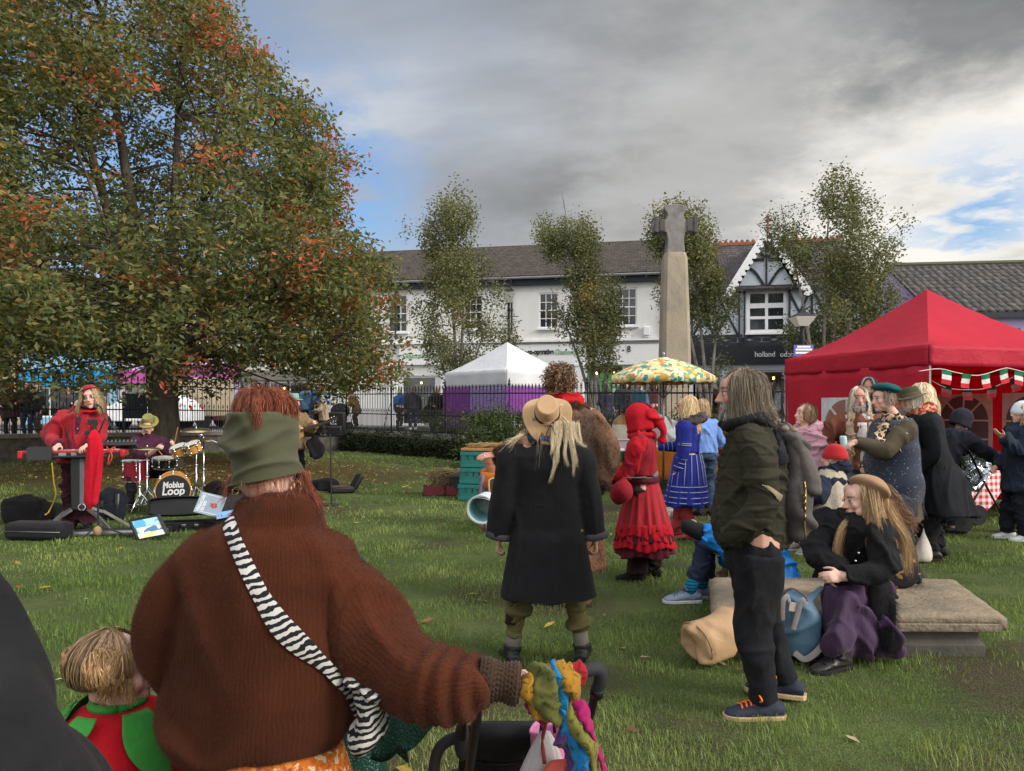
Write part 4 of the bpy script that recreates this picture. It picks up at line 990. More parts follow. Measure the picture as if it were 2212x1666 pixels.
def notice_board():
 p=FL[0].lerp(FL[1],.86)+V((.3,.35,0));p=P(291,880,20.6)
 root=E7('notice_board',(p.x,20.6,ZS),0,'dark blue notice board on two posts behind the railing','notice board')
 mb=MB();mb.box((0,0,.95),(.60,.06,.72));B7(mb,'board',S7('navy_board',(.018,.024,.042),rough=.6),root,30,.01)
 for s in(-.32,.32):mb=MB();mb.box((s,0,.67),(.05,.05,1.34));B7(mb,'post',IRON,root,30)
notice_board()
def planter():
 p=P(960,880,26);root=E7('planter',(p.x,26,ZS),R(-30),'square dark planter box on the pavement behind the railing','planter')
 mb=MB();mb.rings([[V((x*.36,y*.36,z))for x,y in((-1,-1),(1,-1),(1,1),(-1,1))]for z in(0,)]+[[V((x*.45,y*.45,.72))for x,y in((-1,-1),(1,-1),(1,1),(-1,1))]]);mb.box((0,0,.74),(.98,.98,.08));B7(mb,'box',S7('dark_box',(.025,.024,.026),rough=.6),root,30,.015)
 mb=MB();mb.box((0,0,.79),(.84,.84,.03));B7(mb,'soil',S7('soil',(.05,.035,.025)),root,30)
planter()
def ik(a,b,l1,l2,pole):
 d=b-a;L=d.length;mx=(l1+l2)*.998
 if L>mx:b=a+d*(mx/L);d=b-a;L=mx
 u=d.normalized();c=(l1*l1+L*L-l2*l2)/(2*l1*L);c=max(-1,min(1,c));h=l1*math.sqrt(max(0,1-c*c))
 q=pole-u*pole.dot(u);q=q.normalized()if q.length>1e-5 else frame_of(u)[1]
 return a+u*(l1*c)+q*h,b
SKINS={}
def skin_mat():
 if 'm' not in SKINS:
  m,g=newmat('skin');a=g('Attribute',attribute_name='Col').outputs['Color'];co=coords(g)
  n=g('TexNoise',{'Vector':co,'Scale':30.0,'Detail':4.0}).outputs[0]
  c=g.mix(g('MapRange',{0:n,1:.35,2:.7,3:0,4:.35}).outputs[0],a,g.mix(1.0,a,c4((1.05,.78,.74)),'MULTIPLY'))
  nb=g('TexNoise',{'Vector':co,'Scale':350.0}).outputs[0]
  principled(g,c,.55,0,.3,g('Bump',{'Height':nb,'Strength':.12,'Distance':.001}).outputs[0],sss=.12);SKINS['m']=m
 return SKINS['m']
SK=(.50,.28,.20);SK_PALE=(.58,.36,.28);SK_RED=(.50,.25,.18)
class Person:
 def __init__(s,label,x,Y,H,rz=0.0,zb=None,lean=0.0,roll=0.0,hip=None,feet=None,hands=None,poles=None,kpoles=None,head=(0,0,0),hs=1.0,vox=.010,bulk=1.0,group=None,cat='person',stance=.09,name='person',wpos=None,sit=False,twist=0.0):
  X=(x-CX)*Y/F if wpos is None else wpos[0];Yw=Y if wpos is None else wpos[1]
  z0=gz(X,Yw)if zb is None else zb
  s.loc=V((X,Yw,z0));s.rz=R(rz);s.H=H;s.vox=vox;s.label=label
  s.root=E7(name,s.loc,s.rz,label,cat,group)
  s.Ri=Matrix.Rotation(-s.rz,3,'Z');s.Rm=Matrix.Rotation(s.rz,3,'Z')
  h=H;s.bulk=bulk
  s.hip=V(hip)if hip is not None else V((0,0,.525*h))
  s.up=V((math.sin(R(roll)),math.sin(R(lean)),math.cos(R(lean))*math.cos(R(roll)))).normalized()
  s.right=V((math.cos(R(twist)),math.sin(R(twist)),0));s.right=(s.right-s.up*s.right.dot(s.up)).normalized();s.fwd=s.up.cross(s.right)
  s.neck=s.hip+s.up*.312*h
  s.sh=[s.neck-s.up*.050*h+s.right*(k*.106*h*bulk)for k in(-1,1)]
  s.hj=[s.hip+s.right*(k*.052*h*bulk)for k in(-1,1)]
  ft=feet or[(-stance,.02,0),(stance,-.02,0)]
  s.foot=[];s.fdir=[]
  for k,f in enumerate(ft):
   s.foot.append(V(f[:3])+V((0,0,.045*h)));a=R(f[3])if len(f)>3 else R(-8 if k else 8)
   s.fdir.append(V((-math.sin(a),math.cos(a),f[4]if len(f)>4 else 0)).normalized())
  s.knee=[]
  for k in(0,1):
   p=V(kpoles[k])if kpoles else V((.08*(1 if k else-1),1,0));kn,an=ik(s.hj[k],s.foot[k],.245*h,.24*h,p);s.knee.append(kn);s.foot[k]=an
  hd=hands or[None,None];s.wr=[];s.el=[]
  for k in(0,1):
   sg=1 if k else-1
   t=V(hd[k])if hd[k]is not None else s.sh[k]+V((sg*.055*h,.035*h,-.315*h))
   p=V(poles[k])if poles and poles[k]is not None else V((sg*.5,-1,-.15))
   e,w_=ik(s.sh[k],t,.172*h,.152*h,p);s.el.append(e);s.wr.append(w_)
  s.hs=hs*h/1.72
  yaw,pit,rl=[R(a)for a in head]
  B=Matrix((s.right,s.fwd,s.up)).transposed()
  B=Matrix((V((s.right.x,s.right.y,0)).normalized(),V((-s.right.y,s.right.x,0)).normalized(),V((0,0,1)))).transposed()if abs(lean)<60 else B
  s.hm=B@Matrix.Rotation(yaw,3,'Z')@Matrix.Rotation(-pit,3,'X')@Matrix.Rotation(rl,3,'Y')
  s.hc=s.neck+s.up*.035*h+s.hm@V((0,.012,.098))*s.hs
 def L(s,w):return s.Ri@(V(w)-s.loc)
 def px(s,x,y,Y):return s.L(P(x,y,Y))
 def hp(s,x,y,z):return s.hc+s.hm@(V((x,y,z))*s.hs)
 def body(s,skin=SK,hands=True,curl=(.5,.5),palms=(None,None),hdirs=(None,None),lips=None,brow=(.10,.07,.05),eye=(.05,.04,.035),beard=None,legs=True,blush=.0,fullhand=True,makeup=None,fcurl=None,nails=None,spread=1.0):
  h=s.H;mb=MB();hs=s.hs;b=s.bulk
  prof=[(-.045,.070,.060),(-.01,.092,.066),(.04,.096,.066),(.11,.080,.055),(.18,.086,.060),(.23,.094,.062),(.27,.080,.050),(.30,.042,.040)]
  rr=[]
  for t,rx,ry in prof:
   c=s.hip+s.up*(t*h);rr.append([c+s.right*(rx*h*b*math.cos(a))+s.fwd*(ry*h*b*math.sin(a))for a in[2*math.pi*j/18 for j in range(18)]])
  mb.rings(rr)
  mb.tube([s.neck-s.up*.03*h,s.neck+s.up*.03*h,s.hp(0,-.012,-.055),s.hp(0,-.01,0)],[.042*h,.034*h,.052*hs,.05*hs],14,smooth=6)
  for k in(0,1):
   mb.tube([s.neck-s.up*.045*h+s.right*(.03*h*(1 if k else-1)),s.sh[k],s.el[k],s.wr[k]],[.030*h,.030*h*b,.0235*h,.0175*h],12,smooth=14,dome=True)
   if legs:mb.tube([s.hj[k],s.hj[k].lerp(s.knee[k],.5),s.knee[k],s.knee[k].lerp(s.foot[k],.35),s.foot[k]],[.052*h*b,.046*h*b,.033*h,.032*h,.021*h],12,smooth=14,dome=True)
   if legs:f=s.foot[k];mb.tube([f-s.fdir[k]*.02*h+V((0,0,-.018*h)),f+s.fdir[k]*.04*h+V((0,0,-.024*h)),f+s.fdir[k]*.075*h+V((0,0,-.032*h))],[.020*h,.018*h,.009*h],10,dome=True)
   if hands:s.hand(mb,k,curl[k],palms[k],hdirs[k],fcurl,spread)
  s.headshape(mb)
  co,no,fc=R7(mb,s.vox,5,.45)
  col=np.tile(np.array(skin),(len(co),1))
  q=(co-np.array(s.hc))@np.array(s.hm)/hs
  def spot(c,r):return np.linalg.norm((q-np.array(c))/np.array(r),axis=1)
  hd=np.linalg.norm(q,axis=1)<.16
  for sg in(-1,1):
   if makeup is not None:m=spot((sg*.033,.088,.008),(.026,.04,.020))<1;col[m]=makeup
   m=spot((sg*.033,.088,.034),(.024,.04,.0055))<1;col[m&hd]=brow
   m=spot((sg*.033,.088,.007),(.0150,.04,.0065))<1;col[m&hd]=(.50,.45,.42)
   m=spot((sg*.033,.090,.007),(.0078,.04,.0085))<1;col[m&hd]=eye
   m=spot((sg*.033,.088,.0155),(.0175,.04,.0032))<1;col[m&hd]=tuple(x*.35 for x in brow)
   m=spot((sg*.045,.075,-.03),(.022,.04,.02))<1;col[m&hd]=col[m&hd]*np.array([1.05,.86-blush,.85-blush])
  m=spot((0,.1,-.066),(.025,.035,.0105))<1;col[m&hd]=lips if lips is not None else np.array(skin)*np.array([.92,.58,.60])
  m=spot((0,.11,-.066),(.023,.035,.0014))<1;col[m&hd]=np.array(skin)*np.array([.4,.25,.25])
  m=spot((0,.115,-.028),(.018,.025,.02))<1;col[m&hd]=col[m&hd]*np.array([1.04,.86,.84])
  if beard is not None:
   m=(q[:,2]<-.028-.03*np.clip((.11-np.abs(q[:,1]))/.11,0,1))&(q[:,1]>.0)&hd&(q[:,2]>-.14);m&=~(spot((0,.1,-.066),(.026,.035,.0115))<1);col[m]=beard
  o=T7('body',co,fc,skin_mat(),s.root,True,col);s.bodyarr=(co,no,fc);return o
 def headshape(s,mb):
  hs=s.hs;M=s.hm
  def e(c,r,Mx=None):mb.ell(s.hp(*c),tuple(x*hs for x in r),M@Mx if Mx is not None else M,18,12)
  e((0,-.018,.038),(.075,.098,.085));e((0,.022,-.018),(.064,.072,.095));e((0,.05,-.088),(.042,.038,.032));e((0,.076,-.102),(.022,.018,.018))
  e((0,.058,.035),(.056,.038,.05));e((0,.078,.030),(.05,.017,.011))
  for sg in(-1,1):
   e((sg*.044,.062,-.022),(.021,.022,.022));e((sg*.011,.103,-.034),(.0085,.011,.0085));e((sg*.033,.078,.006),(.0165,.015,.012))
   e((sg*.078,-.008,-.008),(.008,.020,.032),Matrix.Rotation(R(12*sg),3,'Y')@Matrix.Rotation(R(-25*sg),3,'Z'));e((sg*.05,.03,-.06),(.022,.04,.03))
  mb.tube([s.hp(0,.086,.022),s.hp(0,.102,-.008),s.hp(0,.114,-.030)],[.0085*hs,.010*hs,.0125*hs],10,dome=True)
  e((0,.090,-.060),(.024,.012,.0075));e((0,.088,-.073),(.020,.012,.0085));e((0,.078,-.064),(.034,.018,.022))
 def hand(s,mb,k,curl,palm,hdir,fcurl=None,spread=1.0):
  h=s.H;sc_=h/1.72;W=s.wr[k];d=V(hdir).normalized()if hdir is not None else(s.wr[k]-s.el[k]).normalized()
  sg=1 if k else-1
  n=V(palm)if palm is not None else V((-sg,.1,0));n=n-d*n.dot(d);n=n.normalized()if n.length>1e-4 else frame_of(d)[0]
  t=d.cross(n)*(-sg)if False else n.cross(d)*(1 if k==0 else-1)
  t.normalize();L=.085*sc_
  C=Matrix((t,d,n)).transposed()
  mb.ell(W+d*L*.52,(.040*sc_,.053*sc_,.0145*sc_),C,14,10);mb.tube([W-d*.02*sc_,W+d*L*.35],[(.021*sc_,.026*sc_),(.017*sc_,.034*sc_)],10,up=None,dome=True)
  for i,(off,ln,ba)in enumerate(((.029,.074,.94),(.0098,.082,1.0),(-.0098,.076,.97),(-.028,.060,.88))):
   cu=fcurl[i]if fcurl else curl*(1+.10*(i-1));a0=W+d*L*ba+t*off*sc_*1.0;ang=0;pts=[a0-d*.02*sc_];p=a0
   sp=t*(off*1.6*spread)
   for seg,kk in((.46,1.0),(.31,1.15),(.23,.7)):
    pts.append(p.copy());ang+=cu*kk;dd=(d*math.cos(ang)+n*math.sin(ang)+sp*math.cos(ang)*.6).normalized();p=p+dd*ln*seg*sc_
   pts.append(p);mb.tube(pts,[.0095*sc_,.0092*sc_,.0085*sc_,.0078*sc_,.0062*sc_],8,dome=True)
  b0=W+d*L*.22+t*.026*sc_;dd=(d*.62+t*.75+n*.25).normalized();p1=b0+dd*.036*sc_;d2=(d*.82+t*.35+n*(.3+curl*.5)).normalized();p2=p1+d2*.030*sc_;p3=p2+(d*.9+n*(.3+curl*.6)).normalized()*.024*sc_
  mb.tube([b0-dd*.01*sc_,b0,p1,p2,p3],[.014*sc_,.0145*sc_,.0115*sc_,.0098*sc_,.0075*sc_],8,dome=True)
 def garment(s,name,mat,hem,ease=.018,upper=.046,fore=.038,cuff=None,collar=.02,neckr=.05,flare=1.15,sleeves=True,slen=1.0,vox=None,fold=.010,fsc=(16,16,7),seed=1,it=5,waist=1.0,drop=.0,hemfold=0,fuzz=None,sideslit=False,shw=1.0,chest=1.0,back=None,parent=None,extra=None,col=None,hemc=None,sleeve_sides=(0,1)):
  """top of any length: torso, sleeves and collar as one cloth surface. hem = local z of the lower edge"""
  h=s.H;b=s.bulk;mb=MB();e=ease
  def ring(c,rx,ry,u=None,f=None,n=28,pl=0):
   u=u or s.right;f=f or s.fwd
   return[c+u*(rx*math.cos(a)*(1+pl*math.sin(a*9+seed)))+f*(ry*math.sin(a)*(1+pl*math.sin(a*9+seed)))for a in[2*math.pi*j/n for j in range(n)]]
  rr=[]
  top=[(.312+collar,neckr*.92,neckr*.9),(.312,neckr*1.02,neckr),(.298,.082*shw,.056),(.268,.112*shw*b,.070),(.22,.106*b*chest,.076*chest),(.15,.096*b*waist,.072*waist),(.08,.098*b*waist,.073*waist),(0,.104*b,.077)]
  for t,rx,ry in top:
   c=s.hip+s.up*(t*h)
   if c.z<hem:break
   ee=e*(0 if t>.305 else 1 if t<.28 else .5);rr.append(ring(c,rx*h+ee,ry*h+ee))
  if s.hip.z>hem+.02:
   n=6;dz=s.hip.z-hem;u=V((s.right.x,s.right.y,0)).normalized();f=V((-u.y,u.x,0));hc=V(hemc)if hemc is not None else V((0,0,0))
   for i in range(1,n+1):
    t=i/n;k=1+(flare-1)*t;c=V((s.hip.x,s.hip.y,s.hip.z-dz*t))+hc*t;rr.append(ring(c,(.104*h*b+e)*k,(.077*h*b+e)*k,u,f,pl=hemfold*t))
  mb.rings(rr)
  if sleeves:
   for k in sleeve_sides:
    sg=1 if k else-1;w_=s.el[k].lerp(s.wr[k],slen);lw=max(0,upper-.050)*h;root=s.neck-s.up*(.055*h+lw)+s.right*(sg*.05*h*b);drop_=drop+lw*.9
    cf=cuff or fore*.9
    mb.tube([root,s.sh[k]-s.up*drop_,s.sh[k].lerp(s.el[k],.5),s.el[k],s.el[k].lerp(w_,.5),w_],[.05*h,upper*h,upper*h*.98,(upper+fore)/2*h,fore*h,cf*h],16,smooth=22,dome=False)
  if extra:extra(mb,s)
  vox=vox or s.vox*1.15
  co,no,fc=R7(mb,vox,it,.5)
  co=F7(co,no,fold,fsc,seed);co=F7(co,no,fold*.45,tuple(2.3*x for x in fsc),seed+3)
  if fuzz:
   n,L,w_=fuzz[:3];lay=fuzz[3]if len(fuzz)>3 else None;v2,f2=H7(co,no,fc,n,L,w_,seed,lay=lay)
  o=T7(name,co,fc,mat,parent or s.root,True,col(co)if col else None)
  if fuzz:
   vv=np.concatenate([co,v2]);me=o.data
   o2=T7('pile',v2,f2,mat,o,False,np.repeat(col(v2[::3]),3,0)if col else None)
  s.last=(co,no,fc);return o
 def trousers(s,mat,hip=.062,knee=.043,ankle=.034,end=.06,fold=.008,seed=2,vox=None,name='trousers',top=.06,fsc=(14,14,22),it=5,split=None):
  h=s.H;b=s.bulk;mb=MB();rr=[]
  for t,rx,ry in((top,.085,.062),(.02,.096,.069),(-.02,.097,.071),(-.055,.085,.066)):
   if t>top:continue
   c=s.hip+s.up*(t*h);rr.append([c+s.right*(rx*h*b*math.cos(a))+s.fwd*(ry*h*b*math.sin(a))for a in[2*math.pi*j/20 for j in range(20)]])
  mb.rings(rr)
  for k in(0,1):
   e=s.knee[k].lerp(s.foot[k],1-(end-.045)/.24)if end>.045 else s.foot[k]
   mb.tube([s.hj[k]+V((0,0,.01)),s.hj[k].lerp(s.knee[k],.45),s.knee[k],s.knee[k].lerp(e,.5),e],[hip*h*b,(hip*.55+knee*.45)*h*b,knee*h,(knee+ankle)/2*h,ankle*h],16,smooth=20)
  co,no,fc=R7(mb,vox or s.vox*1.1,it,.5);co=F7(co,no,fold,fsc,seed);co=F7(co,no,fold*.5,tuple(2.1*x for x in fsc),seed+5)
  return T7(name,co,fc,mat,s.root,True)
 def skirt(s,mat,top,hem,rt,rb,pleats=14,pl=.05,ry=.85,name='skirt',c0=(0,0),c1=(0,0),curve=1.0,tiers=None,seed=0,n=96,m=26,parent=None,col=None,wave=.02):
  vs=MB();rr=[];r_=random.Random(seed);ph=[r_.uniform(0,6.28)for _ in range(4)]
  for i in range(m+1):
   t=i/m;z=top+(hem-top)*t;rad=rt+(rb-rt)*t**curve
   if tiers:rad+=sum(a*math.exp(-max(0,t-t0)*14)*(t>=t0)for t0,a in tiers)
   ring=[]
   for j in range(n):
    a=2*math.pi*j/n;f=1+pl*t*math.sin(pleats*a+ph[0]+.6*math.sin(2*a+ph[1]))+pl*.5*t*math.sin(pleats*1.7*a+ph[2])
    ring.append(V((c0[0]+(c1[0]-c0[0])*t+rad*f*math.cos(a),c0[1]+(c1[1]-c0[1])*t+rad*ry*f*math.sin(a),z+wave*t*math.sin(5*a+ph[3]))))
   rr.append(ring)
  vs.rings(rr);co=np.array(vs.v)
  return mesh_obj(name,vs.v,vs.f,mat,parent or s.root,True,None,col(co)if col else None)
 def shoes(s,mat,sole=None,shaft=0.0,size=1.0,names=('shoe','shoe'),lace=None,which=(0,1),heel=0.0):
  h=s.H*size
  for k in which:
   f=s.foot[k];d=s.fdir[k];side=d.cross(V((0,0,1))).normalized();up=side.cross(d).normalized();g0=f-up*.045*s.H
   mb=MB()
   prof=[(-.052,.022,.038),(-.03,.027,.050),(.0,.028,.053),(.03,.029,.043),(.06,.031,.033),(.085,.030,.026),(.105,.022,.020),(.115,.010,.014)]
   rr=[]
   for t,w_,hh in prof:
    c=g0+d*(t*h);ring=[]
    for j in range(14):
     a=2*math.pi*j/14;ring.append(c+side*(w_*h*math.cos(a))+up*(max(0,.006+.5*hh*(1+math.sin(a)))*h))
    rr.append(ring)
   mb.rings(rr)
   if shaft:mb.tube([f-up*.01,f.lerp(s.knee[k],shaft*.5),f.lerp(s.knee[k],shaft)],[.033*h,.035*h,.037*h],14)
   co,no,fc=R7(mb,.007,4,.5);co=F7(co,no,.002,(40,40,60),7)
   sh=T7(names[0],co,fc,mat,s.root,True)
   if sole is not None:
    mb=MB();o=[]
    for t,w_ in((-.058,.012),(-.05,.025),(-.02,.029),(.03,.031),(.065,.034),(.09,.031),(.11,.02),(.118,.008)):o.append((t,w_))
    lo=[g0+d*(t*h)+side*(w_*h)for t,w_ in o]+[g0+d*(t*h)-side*(w_*h)for t,w_ in reversed(o)]
    mb.rings([[p+up*.001 for p in lo],[p+up*.014*h for p in lo]]);B7(mb,'sole',sole,sh,40,.003)
   if lace is not None:
    mb=MB()
    for i in range(4):
     c=g0+d*((.028+.013*i)*h)+up*((.05-.004*i)*h);w_=.017*h
     mb.tube([c-side*w_+d*.004-up*.006,c+up*.006,c+side*w_+d*.012-up*.006],.0052,5,smooth=6)
    c=g0+d*(.024*h)+up*(.052*h)
    for sg in(-1,1):
     mb.tube([c,c+side*sg*.04+up*.045+d*.006,c+side*sg*.085+up*.03,c+side*sg*.04+up*.004,c],.005,5,smooth=12);mb.tube([c,c+side*sg*.03-up*.012+d*.02,c+side*sg*.04-up*.03+d*.02],.003,5,smooth=6)
    B7(mb,'laces',lace,sh,True)
 def hair(s,root,tip,length=.3,n=700,w=.006,front=50,wave=.006,wf=3.0,spread=.02,seed=1,part=0.0,rad=1.06,cap=True,back=1.0,low=0.0,k=12,jitter=.012,hang=None,name='hair',vol=0.0,crown=1.0,end_in=0.0,fringe=None,lo_az=None,var=.3,wind=None,topless=None):
  """strands start along the parting, follow the skull, then hang. front = half angle left free for the face"""
  r=np.random.RandomState(seed);hs=s.hs;A=np.array(s.hm)
  az=r.uniform(R(front),2*math.pi-R(front),n)
  lay=r.uniform(0,1,n);rx,ry,rz=.080*rad+vol,.102*rad+vol,.090*rad+vol
  Lt=length*r.uniform(.72,1.06,n)/hs
  start=r.uniform(.05,.5,n)*crown
  if topless is not None:start=r.uniform(topless,topless+.25,n)
  paths=np.zeros((n,k,3))
  eq=1.62+low
  arc=(eq-start)*.09
  for j in range(k):
   u=j/(k-1);tot=arc+Lt;dist=u*tot
   on=np.minimum(dist/np.maximum(arc,1e-4),1.0);pol=start+(eq-start)*on
   lift=1+.06*lay+jitter*3*r.randn(n)*.3
   x=np.sin(pol)*np.sin(az)*rx*lift*-1;y=np.sin(pol)*np.cos(az)*ry*lift;z=np.cos(pol)*rz*lift
   dn=np.maximum(dist-arc,0);f=np.clip(dn/.12,0,1)
   ox=-np.sin(az)*(spread*f-end_in*np.clip(dn/np.maximum(Lt,.01),0,1));oy=np.cos(az)*(spread*f*.7-end_in*np.clip(dn/np.maximum(Lt,.01),0,1))
   ph=r.uniform(0,6.28,n)if j==0 else ph;wv=wave*np.minimum(1,dist/.10)*np.sin(wf*6.28*u+ph)
   paths[:,j,0]=x+ox+wv*np.cos(az);paths[:,j,1]=y-.018*(1 if True else 0)+oy+wv*np.sin(az);paths[:,j,2]=z+.03-dn
  paths+=r.randn(n,1,3)*jitter*.4
  W=paths*hs
  out=np.array(s.hc)+W@A.T
  base=np.array(s.hc)+(W-np.stack([0*W[:,:,0],0*W[:,:,0],np.minimum(W[:,:,2]+.02*hs,0)],2))@A.T
  out=base+np.stack([0*W[:,:,0],0*W[:,:,0],np.minimum(W[:,:,2]+.02*hs,0)],2)
  if hang is not None:out=hang(out,r)
  nb=np.array(s.neck);rel=out-nb;ax=np.array(s.right);fw=np.array(s.fwd)
  sx=rel@ax;sf=rel@fw;dz=rel[:,:,2]
  bel=np.clip((-dz+.0*s.H)/(.05*s.H),0,1)
  rr_=np.sqrt((sx/(.128*s.H*s.bulk))**2+(sf/(.095*s.H*s.bulk))**2)+1e-6
  push=np.where((rr_<1)&(dz<0),1+(np.minimum(1.0/rr_,2.6)-1)*bel*.85,1.0)
  out=out+(sx*(push-1))[:,:,None]*ax*.35+(sf*(push-1))[:,:,None]*fw
  nr=out-np.array(s.hc);nr[:,:,2]*=.2
  vs,fc=strips(out,w*r.uniform(.6,1.4,n),nr+r.randn(n,1,3)*.02,.3)
  c=np.repeat(np.clip(1+var*r.randn(n,1)*np.ones((1,3)),.35,1.9),2*k,0)
  if cap:
   mb=MB()
   def fn(u,v):
    a=R(front*.95)+(2*math.pi-2*R(front*.95))*u;p=.0+(eq+.12)*v
    return s.hp(-math.sin(p)*math.sin(a)*rx*.985,math.sin(p)*math.cos(a)*ry*.985-.018,math.cos(p)*rz*.985+.03)
   mb.grid(fn,28,12);o0=len(vs);vs=np.concatenate([vs,np.array([list(q)for q in mb.v])]);fc=np.concatenate([fc,np.array(mb.f)+o0]);c=np.concatenate([c,np.full((len(mb.v),3),.55)])
  m=hairmat('hair_%s'%s.label[:12],root,tip)
  return T7(name,vs,fc,m,s.root,True,c)
 def curls(s,root,tip,n=260,r0=.011,vol=.03,front=60,seed=1,lowz=-.06,size=1.0,name='hair'):
  """short curly hair: many small corkscrews on the skull"""
  r=np.random.RandomState(seed);hs=s.hs;A=np.array(s.hm);k=12;out=[]
  for i in range(n):
   a=r.uniform(R(front),2*math.pi-R(front));p=math.acos(1-r.uniform(0,1)*1.72)
   d=np.array([-math.sin(p)*math.sin(a),math.sin(p)*math.cos(a),math.cos(p)]);b=d*np.array([.078,.1,.088])+np.array([0,-.018,.03])
   if b[2]<lowz:continue
   t1=np.cross(d,r.randn(3));t1/=np.linalg.norm(t1);t2=np.cross(d,t1);ln=vol*r.uniform(.5,1.3);ph=r.uniform(0,6.28);rr=r0*r.uniform(.6,1.3);sw=t1*r.uniform(0,.02)
   out.append([b+d*ln*(j/(k-1))+(t1*math.cos(ph+j*.95)+t2*math.sin(ph+j*.95))*rr+sw*(j/(k-1))**2 for j in range(k)])
  W=np.array(out)*hs;o=np.array(s.hc)+W@A.T
  vs,fc=strips(o,.0075*hs*r.uniform(.6,1.5,len(o))*size,None,.5);c=np.repeat(np.clip(1+.3*r.randn(len(o),1)*np.ones((1,3)),.4,1.9),2*k,0)
  mb=MB()
  def fn(u,v):
   a=R(front)+(2*math.pi-2*R(front))*u;p=1.78*v;return s.hp(-math.sin(p)*math.sin(a)*.084,math.sin(p)*math.cos(a)*.106-.018,math.cos(p)*.095+.03)
  mb.grid(fn,24,10);o0=len(vs);vs=np.concatenate([vs,np.array([list(q)for q in mb.v])]);fc=np.concatenate([fc,np.array(mb.f)+o0]);c=np.concatenate([c,np.full((len(mb.v),3),.5)])
  return T7(name,vs,fc,hairmat('curls_%s'%s.label[:12],root,tip),s.root,True,c)
 def Mh(s,c,tilt=(0,0)):
  return s.hm@Matrix.Rotation(R(tilt[0]),3,'X')@Matrix.Rotation(R(tilt[1]),3,'Y')
 def beret(s,mat,tilt=(-18,12),r=.135,c=(0,-.03,.085),hh=.06,name='beret'):
  M=s.Mh(c,tilt);q=s.hs;mb=MB();mb.lathe([(.083*q,-.035*q),(.088*q,-.01*q),(r*.93*q,.008*q),(r*q,.028*q),(r*.9*q,.05*q),(r*.55*q,hh*q),(.012*q,(hh+.004)*q),(.005*q,(hh+.012)*q)],s.hp(*c),28,M)
  v,f=mb.arrays();v=v+.006*wn(v,28,3)[:,None]*np.array(M@V((0,0,1)))
  o=mesh_obj(name,v,f,mat,s.root,True);m=o.modifiers.new('sub','SUBSURF');m.levels=1;m.render_levels=2;return o
 def brimhat(s,mat,band,crown_r=.088,crown_h=.11,brim=.075,c=(0,-.018,.07),tilt=(0,0),curl=.03,name='hat',droop=0.0,flat=False,sub=2,bandname='band',topin=.012):
  M=s.Mh(c,tilt);q=s.hs;mb=MB();n=36;rr=[];C=s.hp(*c)
  def ring(r,z,cu=0.0):
   out=[]
   for j in range(n):
    a=2*math.pi*j/n;zz=z+cu*(math.cos(a)**2)-droop*cu/.03*(math.sin(a)**2)*.5 if cu else z;out.append(C+M@V((r*math.cos(a)*.92*q,r*math.sin(a)*1.1*q,zz*q)))
   return out
  ins=[ring(crown_r*.94,-.004),ring(crown_r+brim*.98,-.004,curl)]
  rr=[ring(.01,crown_h-topin),ring(crown_r*.5,crown_h-topin),ring(crown_r*.78,crown_h),ring(crown_r*.86,crown_h-.006),ring(crown_r*.96,crown_h*.5),ring(crown_r,.006),ring(crown_r+.012,.001,curl*.05),ring(crown_r+brim*.5,0,curl*.4),ring(crown_r+brim,0.0,curl),ring(crown_r+brim,-.005,curl),ring(crown_r+brim*.5,-.006,curl*.4),ring(crown_r*.96,-.006)]
  mb.rings(rr);o=mesh_obj(name,mb.v,mb.f,mat,s.root,True);m=o.modifiers.new('sub','SUBSURF');m.levels=1;m.render_levels=sub
  if band is not None:
   b=MB();b.rings([ring(crown_r*1.015,.004),ring(crown_r*1.05,.01),ring(crown_r*1.03,.026),ring(crown_r*.99,.03)],False);B7(b,bandname,band,o,True)
  return o
 def beanie(s,mat,c=(0,-.018,.02),rad=1.1,low=1.55,name='hat',tilt=(0,0),point=0.0,vol=0):
  M=s.Mh(c,tilt);q=s.hs;mb=MB();C=s.hp(*c);rr=[]
  for i in range(12):
   p=.04+(low-.04)*i/11;k=rad*(1.0+(.05 if i>=9 else 0));rr.append([C+M@V((math.sin(p)*math.cos(a)*(.078*k+vol)*q,math.sin(p)*math.sin(a)*(.1*k+vol)*q,(math.cos(p)*(.105*k+vol)+point*max(0,1-p*1.6))*q))for a in[2*math.pi*j/28 for j in range(28)]])
  rr.append([C+(p-C)*.93 for p in rr[-1]]);mb.rings(rr);v,f=mb.arrays();v=v+.003*wn(v,40,3)[:,None]
  o=mesh_obj(name,v,f,mat,s.root,True);m=o.modifiers.new('sub','SUBSURF');m.levels=1;m.render_levels=1;return o
 def scarf(s,mat,r=.062,th=.026,c=None,tilt=0,rise=.0,name='scarf',wraps=2,seed=1,tails=(),tw=.035,vox=None):
  h=s.H;mb=MB();c=c or s.neck+s.up*(.02*h)
  for w_ in range(wraps):
   pts=[]
   for j in range(17):
    a=2*math.pi*j/16;rr=(r+.012*w_)*h/1.0;pts.append(c+s.right*(rr*math.cos(a))+s.fwd*(rr*.92*math.sin(a)+.004*h)+s.up*((-.016*w_+rise*math.sin(a)*-1)*h))
   mb.tube(pts,th*h,10)
  for t in tails:mb.tube(t,[(tw*h*.5,th*h*.6)]+[(tw*h,th*h*.45)]*(len(t)-1),10,smooth=10)
  co,no,fc=R7(mb,vox or s.vox,3,.5);co=F7(co,no,.008,(30,30,45),seed)
  return T7(name,co,fc,mat,s.root,True)
